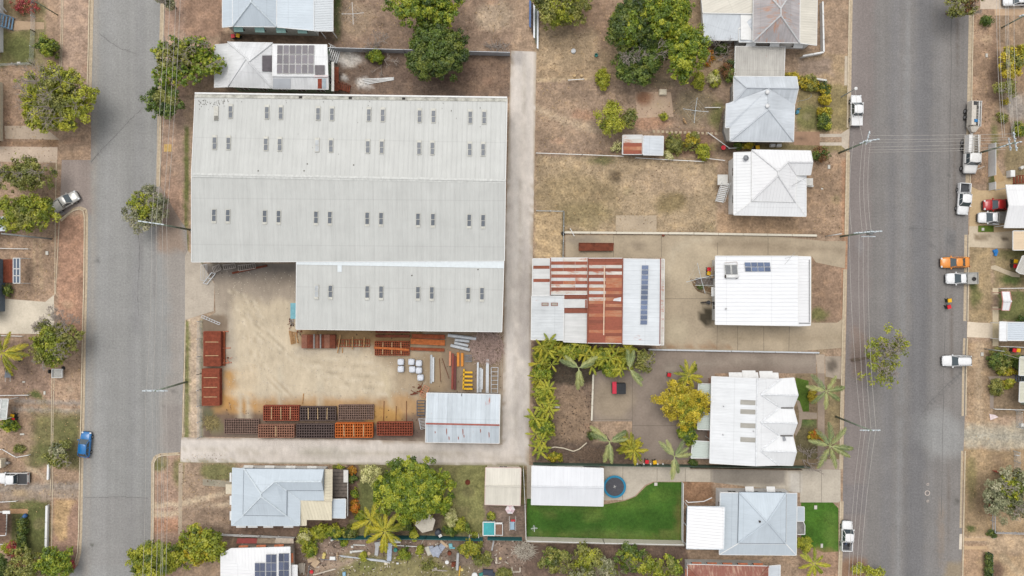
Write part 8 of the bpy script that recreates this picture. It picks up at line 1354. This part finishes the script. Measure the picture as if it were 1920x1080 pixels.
item('outdoor_sink', 'cream outdoor sink box on the stained slab edge', bx(1241.5, 174.5, .0, 1.2, .9, .7).box(P(1243, 174.5).x, P(1243, 174.5).y, .74, .5, .45, .03), CREAM, 'sink'); item('upturned_tub', 'white upturned tub on the dry grass beside the lime tree', MB().lathe(P(1075, 96.5), [(.42, 0), (.4, .3), (.3, .36), (.02, .38)], 14), mat('pale_tub', C(206, 208, 210), .6), 'tub'); item('green_bucket', 'teal bucket lying in the dry grass', MB().lathe(P(1117.5, 104.5), [(.22, 0), (.3, .4), (.26, .4), (.2, .06)], 12), mat('teal_bucket', C(60, 140, 132), .6), 'bucket')
for i, x in enumerate((1077, 1090)): item('log_round', ['left', 'right'][i]+' cut log round on the dry yard boundary', MB().lathe(P(x, 143), [(.24, 0), (.26, .05), (.24, .35), (.2, .37)], 12), mat('cut_wood', C(208, 178, 136), .9), 'log')
# dog on the dry grass beside the hoist: standing, head to the upper left
dg = thing('dog', 'tan and white dog standing on the grass beside the grey clothes hoist', 'dog', P(1283, 229)); me = bpy.data.meshes.new('dog_body'); c = P(1283, 229)
jv = [(0, 0, .46, .15), (.22, 0, .47, .16), (-.22, 0, .46, .14), (.36, 0, .56, .10), (.46, 0, .66, .09), (.6, 0, .64, .06), (.7, 0, .62, .04), (-.34, 0, .5, .06), (-.5, 0, .56, .03), (-.62, 0, .62, .02)]; je = [(0, 1), (0, 2), (1, 3), (3, 4), (4, 5), (5, 6), (2, 7), (7, 8), (8, 9)]
for x, s_ in ((.22, 1), (.22, -1)): b = len(jv); jv += [(x, s_*.1, .34, .07), (x-.02, s_*.11, .2, .045), (x+.01, s_*.11, .04, .04)]; je += [(1, b), (b, b+1), (b+1, b+2)]
for s_ in (1, -1): b = len(jv); jv += [(-.24, s_*.1, .36, .08), (-.17, s_*.11, .26, .055), (-.3, s_*.11, .15, .035), (-.28, s_*.11, .03, .04)]; je += [(2, b), (b, b+1), (b+1, b+2), (b+2, b+3)]
for s_ in (1, -1): b = len(jv); jv += [(.44, s_*.07, .76, .03), (.42, s_*.09, .82, .015)]; je += [(4, b), (b, b+1)]
me.from_pydata([v[:3] for v in jv], je, []); o = meshobj('body', me, mat('dog_coat', C(206, 168, 124), .9, 0, .35, 3), dg); mo = o.modifiers.new('skin', 'SKIN')
for i, v in enumerate(jv): me.skin_vertices[0].data[i].radius = (v[3], v[3])
me.skin_vertices[0].data[0].use_root = True; su = o.modifiers.new('sub', 'SUBSURF'); su.levels = su.render_levels = 1; o.rotation_euler = (0, 0, math.radians(125))
item('feed_trough', 'long rusty steel trough on the concrete apron', MB().hexa([P(1086, 457, .1), P(1150, 457, .1), P(1149, 469, .1), P(1087, 469, .1), P(1085, 455, .6), P(1151, 456, .6), P(1150, 470, .6), P(1085, 470, .6)]).beam(P(1085, 455.5, .66), P(1151, 456, .66), .08, .1).beam(P(1085, 470, .66), P(1150, 470, .66), .08, .1), RUSTD, 'trough'); item('white_pipe', 'white pipe leaning at the corner of the sandy plot', MB().tube(P(1069, 428, .1), P(1077, 443, .8), .06, .06, 8), WHT, 'pipe'); item('tyre', 'old tyre at the corner of the sandy plot fence', MB().lathe(P(1056, 438), [(.2, .05), (.32, 0), (.36, .1), (.32, .2), (.2, .18)], 16), TYRE, 'tyre'); item('drain_grate', 'rusty round drain on the apron wall', MB().cyl(P(1243, 441), .24, .32, 14).cyl(P(1243, 441, .32), .18, .03, 12), RUSTD, 'drain')
hk = thing('ute_canopy', 'black ribbed ute canopy with a red panel standing on the concrete', 'ute canopy', P(1160, 728)); MB().box(*P(1160, 728, .75), 2.2, 1.75, 1.3).build('shell', mat('matt_black', C(48, 50, 54), .6), hk); MB().box(*P(1152, 727, 1.42), .7, 2.0, .06).build('red_panel', mat('crimson_panel', C(206, 40, 66), .5), hk)
for i in range(5): MB().box(*P(1161+i*2.6, 728, 1.44), .1, 1.7, .08).build('rib', mat('matt_black'), hk)
item('timber_offcut', 'white timber offcut lying in the brown yard', MB().beam(P(1029, 763, .1), P(1049, 763.5, .1), .2, .15).beam(P(1031, 763, .2), P(1044, 763.3, .2), .14, .05), OFFW, 'timber'); ed = thing('garden_edging', 'curved pale concrete garden edging in the brown yard', 'edging', P(1070, 845)); pts = [(1028, 841), (1040, 838), (1056, 840), (1075, 846), (1086, 842), (1100, 830)]
for a, b in zip(pts, pts[1:]): MB().beam(P(*a, .1), P(*b, .1), .14, .2).build('edging_piece', CREAM, ed)
for i, x in enumerate((1195, 1207, 1220, 1233, 1243)): item('bollard_light', ORD[i]+' small white post light from the left along the green fence', MB().cyl(P(x, 870), .08, .5, 8).lathe(P(x, 870, .5), [(.1, 0), (.16, .04), (.12, .12), (.02, .15)], 10), WHT, 'post light')
item('red_ball_tub', 'red tub on the ground below the silver house stair', MB().lathe(P(1355.5, 277.5), [(.26, 0), (.36, .3), (.4, .34), (.36, .36), (.05, .3)], 14), mat('red_plastic', C(222, 50, 62), .5), 'tub'); item('blue_chair', 'blue folding chair against the silver house', bx(1494, 210, .35, .5, .55, .06).box(P(1494, 206).x, P(1494, 206).y, .65, .5, .06, .6).box(P(1493, 212).x, P(1493, 212).y, .17, .4, .4, .34), mat('blue_plastic', C(80, 146, 170), .6), 'chair'); item('white_rail_pipe', 'thick white pipe end above the hedges of the silver house', MB().tube(P(1530, 148, .4), P(1548, 151, .4), .2, .2, 12).tube(P(1547, 149, .4), P(1549, 155, .3), .22, .22, 12), OFFW, 'pipe'); item('hose', 'grey garden hose lying across the hedge lawn', MB().path([P(1495, 190, .03), P(1507, 188, .03), P(1516, 185, .03), P(1522, 180, .03), P(1520, 175, .03)], .03, 5), mat('hose_grey', C(168, 172, 168), .6), 'hose')
item('blue_toy', 'blue plastic toy heap at the top of the right-hand garden', bx(1865, 471, 0, .7, .6, .3, .4).box(P(1865, 476).x, P(1865, 476).y, .25, .4, .7, .25, -.3), mat('blue_toy', C(44, 128, 200), .5), 'toy'); item('white_cabinet', 'white cabinet standing behind the upper right fence', bx(1891, 327, 0, .75, 1.1, 1.0), WHT, 'cabinet'); item('garden_sign', 'white tilted box on the grass at the upper right edge', bx(1913, 315, 0, .6, .45, .5, .5), OFFW, 'box'); item('flag', 'white and pink cloth lying on the lower right verge', MB().hexa([P(1855, 776, .05), P(1866, 778, .05), P(1872, 782, .05), P(1857, 788, .05), P(1855, 776, .1), P(1866, 778, .16), P(1872, 782, .1), P(1857, 788, .12)]), mat('pinkish_cloth', C(232, 214, 212), .9), 'cloth')
for i, (x, y) in enumerate(((1913, 796), (1919, 799))): item('white_block', ['left', 'right'][i]+' white block at the right edge by the wire fence', bx(x, y, 0, .45, .55, .5), OFFW, 'block')
item('fence_sign', 'small white sign on the wire gate fence at the far right', MB().box(*P(1907.5, 854, 1.2), .5, .06, .5).beam(P(1907.5, 854, 0), P(1907.5, 854, 1.0), .06), WHT, 'sign'); item('white_pot', 'white pot at the end of the lower right fence', MB().lathe(P(1862, 1006), [(.16, 0), (.24, .35), (.2, .35), (.15, .1)], 12), WHT, 'pot'); item('fallen_pole', 'pale stick lying on the upper right verge', MB().tube(P(1830, 318.5, .06), P(1846, 311.5, .06), .05, .04, 6).tube(P(1838, 315, .06), P(1841, 318, .06), .02, .02, 5), OFFW, 'stick')
bp = thing('blue_barrel', 'blue plastic drum on its side by the lower left hedge', 'drum', P(45, 969)); MB().tube(P(40.5, 974, .45), P(49, 965, .45), .32, .32, 16).build('shell', mat('blue_drum', C(60, 104, 160), .5), bp, True)
wb_ = thing('wheelbarrow', 'small wheelbarrow with a dark tray under the left palm', 'wheelbarrow', P(15, 702)); MB().hexa([P(10, 706, .4), P(19, 706, .4), P(18, 697, .4), P(11, 697, .4), P(8, 708, .75), P(21, 708, .75), P(19.5, 695, .75), P(10, 695, .75)]).build('tray', mat('tray_grey', C(120, 124, 132), .5), wb_); MB().tube(P(13, 692, .2), P(16, 692, .2), .2, .2, 12).build('wheel', TYRE, wb_)
for x in (10, 19): MB().beam(P(x, 697, .5), P(x, 716, .6), .05).build('handle', OFFW, wb_)
tk_ = thing('childrens_bike', 'small blue and orange bicycle lying in the left yard', 'bicycle', P(41, 672)); 
for x, y in ((37, 676), (44, 668)): MB().lathe(P(x, y, .0), [(.2, .03), (.24, .02), (.24, .08), (.2, .07)], 14).build('wheel', TYRE, tk_)
MB().path([P(37, 676, .15), P(40, 671, .25), P(44, 668, .15)], .035, 6).build('frame', mat('blue_plastic'), tk_); MB().box(*P(43.5, 671, .3), .25, .14, .08).build('seat', mat('orange_block'), tk_); MB().beam(P(38, 671, .35), P(42.5, 668, .35), .05).build('handlebar', RIM, tk_)
# junk yard at the bottom: every lump is a thing
WB = mat('bleached_board', C(212, 200, 184), .9, 0, .12); PLY = mat('plywood', C(202, 176, 146), .9, 0, .12)
J = [('board_stack', 'jumble of plywood sheets left of the yellow drums', [(588, 1046, 1.1, .8, .5), (592, 1055, 1.3, 1.0, .9), (582, 1050, .9, .7, .2)], PLY), ('board_stack', 'pale boards leaning beside the solar-panel house', [(566, 1064, .8, 1.6, .1), (571, 1066, .2, 1.9, -.1), (562, 1066, .12, 1.7, .2)], WB), ('beam', 'long white timber beside the muddy track', [(609, 1071, 3.9, .18, .26)], WB), ('beam', 'short white timber near the lime bushes', [(585, 1033, .18, .9, .2)], WB), ('sink', 'white sink lying in the junk yard', [(624, 1046, .95, .55, 0), (625, 1046, .4, .35, 0)], WHT), ('bench', 'broken white bench frame in the junk yard', [(669, 1033, 2.3, .3, .06), (661, 1024, .4, .35, 0), (659, 1034, .35, .4, 0), (674, 1021, 2.0, .15, -.05)], OFFW), ('sheet_pile', 'long pale roofing sheets lying across the junk yard', [(682, 1047, 9.0, .14, -.13), (700, 1048, 4.2, .2, -.12), (710, 1051, 3.2, .16, -.14)], GALV), ('post', 'upright tan post cross at the start of the roofing sheets', [(633, 1042, .12, 1.4, 0), (634, 1040, .5, .1, 0)], PLY), ('sheet', 'tall blue-grey sheet beside the small fenced plot', [(731, 1034, .75, 3.0, -.06)], mat('blue_grey_sheet', C(180, 188, 202), .5)), ('cabinet', 'rusted open cabinet in the junk yard', [(707, 1030, .6, 1.9, -.1), (709, 1019, 1.0, .7, .2)], mat('pale_grey_metal', C(186, 186, 186), .5)), ('bathtub', 'white bathtub beside the teal fence', [(743, 1013, 1.5, .65, 0)], WHT), ('chair', 'pale blue chair at the bottom edge of the junk yard', [(646, 1075, .5, .6, .1), (646, 1072, .5, .1, .1)], mat('pale_blue_plastic', C(150, 190, 214), .6)), ('block', 'white block on the fenced plot corner', [(746, 1055, .4, .22, 0)], WHT), ('box', 'beige box at the end of the roofing sheets', [(724, 1056, .55, .45, 0)], CREAM), ('boat_cover', 'grey crumpled tarpaulin heap below the teal fence', [(817, 1032, 1.6, 1.4, .5), (826, 1028, 1.8, 1.0, .9), (808, 1030, 1.0, 1.2, .2), (821, 1037, 1.2, .8, 1.2)], mat('grey_tarp', C(170, 176, 190), .8, 0, .15)), ('tarp', 'pale cream tarpaulin edge beside the grey heap', [(803, 1032, .7, 1.5, .4)], mat('cream_tarp', C(206, 202, 188), .85)), ('plank', 'tan plank leaning on the teal fence', [(833, 1019, 1.6, .45, -.7)], PLY), ('crate', 'pale teal crate beside the tan plank', [(845, 1022, .6, .6, .1), (848, 1027, .9, .2, 0)], mat('teal_crate', C(130, 196, 206), .6)), ('cooker', 'rusty red fire box in the junk yard', [(850, 1059, .6, .55, 0), (851, 1054, .7, .2, 0)], RUSTD), ('board', 'long white board standing in the junk yard', [(858, 1052, .4, 2.9, -.05)], mat('pale_grey_metal')), ('ladder_plank', 'yellow timber at the bottom edge of the junk yard', [(862, 1070, .2, 1.6, -.1)], mat('yellow_timber', C(214, 170, 70), .8)), ('toolbox', 'dark blue-black crates at the bottom edge of the junk yard', [(915, 1072, 1.7, .9, -.05), (922, 1076, 1.2, .6, -.1)], mat('dark_blue_crate', C(62, 68, 84), .6)), ('timber', 'bleached timber piece right of the olive junk yard tree', [(931, 1050, .25, 1.1, .1), (930, 1053, .3, .3, 0)], WB), ('timber', 'thin bleached stick near the junk yard corner', [(950, 1054, .7, .1, -.6), (937, 1055, .5, .1, .3)], WB), ('sheet', 'pale sheet strip near the junk yard top', [(924, 1022, .25, 1.7, -.2)], mat('pale_grey_metal')), ('bin_lid', 'teal scrap by the bottom edge', [(903, 1076, .9, .5, .3)], mat('teal_bucket')), ('frame_timber', 'white crossed timbers on the fenced plot corner', [(790, 1021, .1, 1.9, -.4), (786, 1025, 1.2, .1, .7)], WB), ('seat', 'white-framed garden seat near the junk yard corner', [(966, 1071, 1.6, .12, 0), (960, 1067, .2, .7, 0), (975, 1067, .2, .7, 0)], WB), ('pallet', 'weathered pallet beside the rusty fire box', [(826, 1069, 2.2, .14, -.06), (815, 1066, .9, .5, .2)], mat('grey_timber'))]
for nm, lb, bs, m_ in J:
    t = thing(nm, lb, nm.replace('_', ' '), P(*bs[0][:2])) if len(bs) > 1 else None
    for k, (x, y, a, b, rz) in enumerate(bs):
        p = P(x, y); h_ = random.uniform(.12, .4); o = MB().box(p.x, p.y, h_/2+.02*k, a, b, h_, rz).box(p.x, p.y, h_+.02*k+.012, a*.86, b*.86, .03, rz+.03).build('piece' if t else nm, m_, t)
        if not t: tag(o, lb, nm.replace('_', ' '))
for i, (x, y, r, h_, m_, lb, nm) in enumerate([(609, 1038, .3, .5, mat('yellowish_drum', C(216, 196, 120), .6), 'upper pale yellow drum in the junk yard', 'drum'), (608, 1043, .28, .5, mat('yellowish_drum'), 'lower pale yellow drum in the junk yard', 'drum'), (742, 1030, .34, .4, mat('teal_bucket'), 'teal round tub inside the small fenced plot', 'tub'), (838, 1054, .33, .12, WHT, 'white round lid in the junk yard', 'lid'), (623, 1011, .22, .4, OFFW, 'white pot below the teal fence', 'pot'), (938, 1047, .24, .1, mat('yellowish_drum'), 'tan hoop near the junk yard corner', 'hoop'), (866, 1068, .26, .1, mat('yellowish_drum'), 'tan hoop beside the yellow timber', 'hoop'), (692, 1037, .3, .3, PLY, 'tan cut stump in the junk yard', 'stump'), (843, 1036, .35, .5, RUSTD, 'rusty drum beside the grey tarpaulin heap', 'drum'), (890, 1078, .5, .3, WHT, 'white round cover at the bottom edge', 'cover')]): tag(MB().lathe(P(x, y), [(r*.9, 0), (r, h_*.2), (r, h_*.85), (r*.92, h_), (r*.6, h_*.92)], 14).build(nm, m_), lb, nm)
item('hose', 'looped dark hose beside the small green bush', MB().path([P(620+10*math.cos(a*.5)+14, 1022+6*math.sin(a*.5), .05) for a in range(14)], .04, 5), DARK, 'hose'); item('pipe', 'grey pipe leaning in front of the solar-panel house', MB().tube(P(580, 1060, .1), P(577, 1080, .5), .06, .06, 8).tube(P(577, 1080, .5), P(576.5, 1082, .52), .09, .09, 8), mat('pole_metal', C(130, 134, 140), .5), 'pipe'); item('pipe', 'grey pipe lying below the white sink', MB().tube(P(600, 1049, .1), P(630, 1050, .1), .06, .06, 8).tube(P(630, 1050, .1), P(632, 1050.1, .1), .09, .09, 8), mat('pole_metal'), 'pipe'); item('red_plant_pot', 'red flower pot at the lower junk yard', MB().lathe(P(585, 1071), [(.2, 0), (.32, .3), (.3, .35), (.1, .3)], 12), mat('red_plastic'), 'pot')
# small debris that nobody could count: leaves, sticks and paper scraps strewn over the junk yard and verges
def strew(name, label, boxes, n, m, s0, s1):
    v = []; f = []
    for i in range(n):
        x0, y0, x1, y1 = random.choices(boxes, [(b[2]-b[0])*(b[3]-b[1]) for b in boxes])[0]; p = P(random.uniform(x0, x1), random.uniform(y0, y1)); a = random.uniform(0, 6.3); l = random.uniform(s0, s1); w_ = l*random.uniform(.15, .5); d = Vector((math.cos(a), math.sin(a), 0)); e = Vector((-d.y, d.x, 0)); z = Vector((0, 0, random.uniform(.03, .12))); b = len(v)
        v += [p-d*l/2+z, p+e*w_/2+z*1.3, p+d*l/2+z, p-e*w_/2+z*.6]; f.append((b, b+1, b+2, b+3))
    me = bpy.data.meshes.new(name); me.from_pydata([tuple(x) for x in v], [], f); o = meshobj(name, me, m); o['kind'] = 'stuff'; tag(o, label, name.replace('_', ' '))
strew('pale_litter', 'pale scraps and sticks strewn across the junk yard', [(558, 1010, 985, 1082)], 420, WB, .12, .5); strew('dark_litter', 'dark twigs and bits strewn across the junk yard', [(558, 1010, 985, 1082), (1000, 655, 1110, 865)], 900, mat('dark_litter', C(84, 70, 60), .95), .12, .5); strew('yard_gravel', 'pale gravel lumps strewn over the builder yard', [(430, 510, 555, 760), (560, 655, 800, 750), (400, 500, 470, 590)], 900, mat('gravel_lump', C(214, 202, 184), .95, 0, .2), .1, .32); strew('yard_offcuts', 'dark wire offcuts strewn over the builder yard', [(425, 765, 800, 818), (560, 620, 800, 640), (820, 625, 940, 735), (385, 497, 470, 520)], 420, mat('dark_litter', C(84, 70, 60), .95), .1, .35); strew('fallen_leaves', 'fallen straw-coloured leaves scattered over the dry yards', [(1006, 0, 1345, 436), (625, 0, 955, 90), (1820, 30, 1865, 340), (1500, 290, 1585, 440), (300, 850, 436, 1000), (0, 130, 110, 560), (0, 640, 150, 960), (1810, 640, 1860, 1000)], 5000, mat('straw_leaf', C(206, 176, 128), .95, 0, .25), .08, .3); strew('brown_leaves', 'fallen brown leaves scattered over the dry yards', [(1006, 0, 1345, 436), (625, 0, 955, 180), (1820, 30, 1865, 340), (1500, 290, 1585, 440), (300, 850, 436, 1000), (0, 130, 110, 560), (0, 640, 150, 960), (1000, 650, 1110, 870), (1290, 1050, 1570, 1080)], 5000, mat('brown_leaf', C(112, 84, 62), .95, 0, .25), .08, .3)
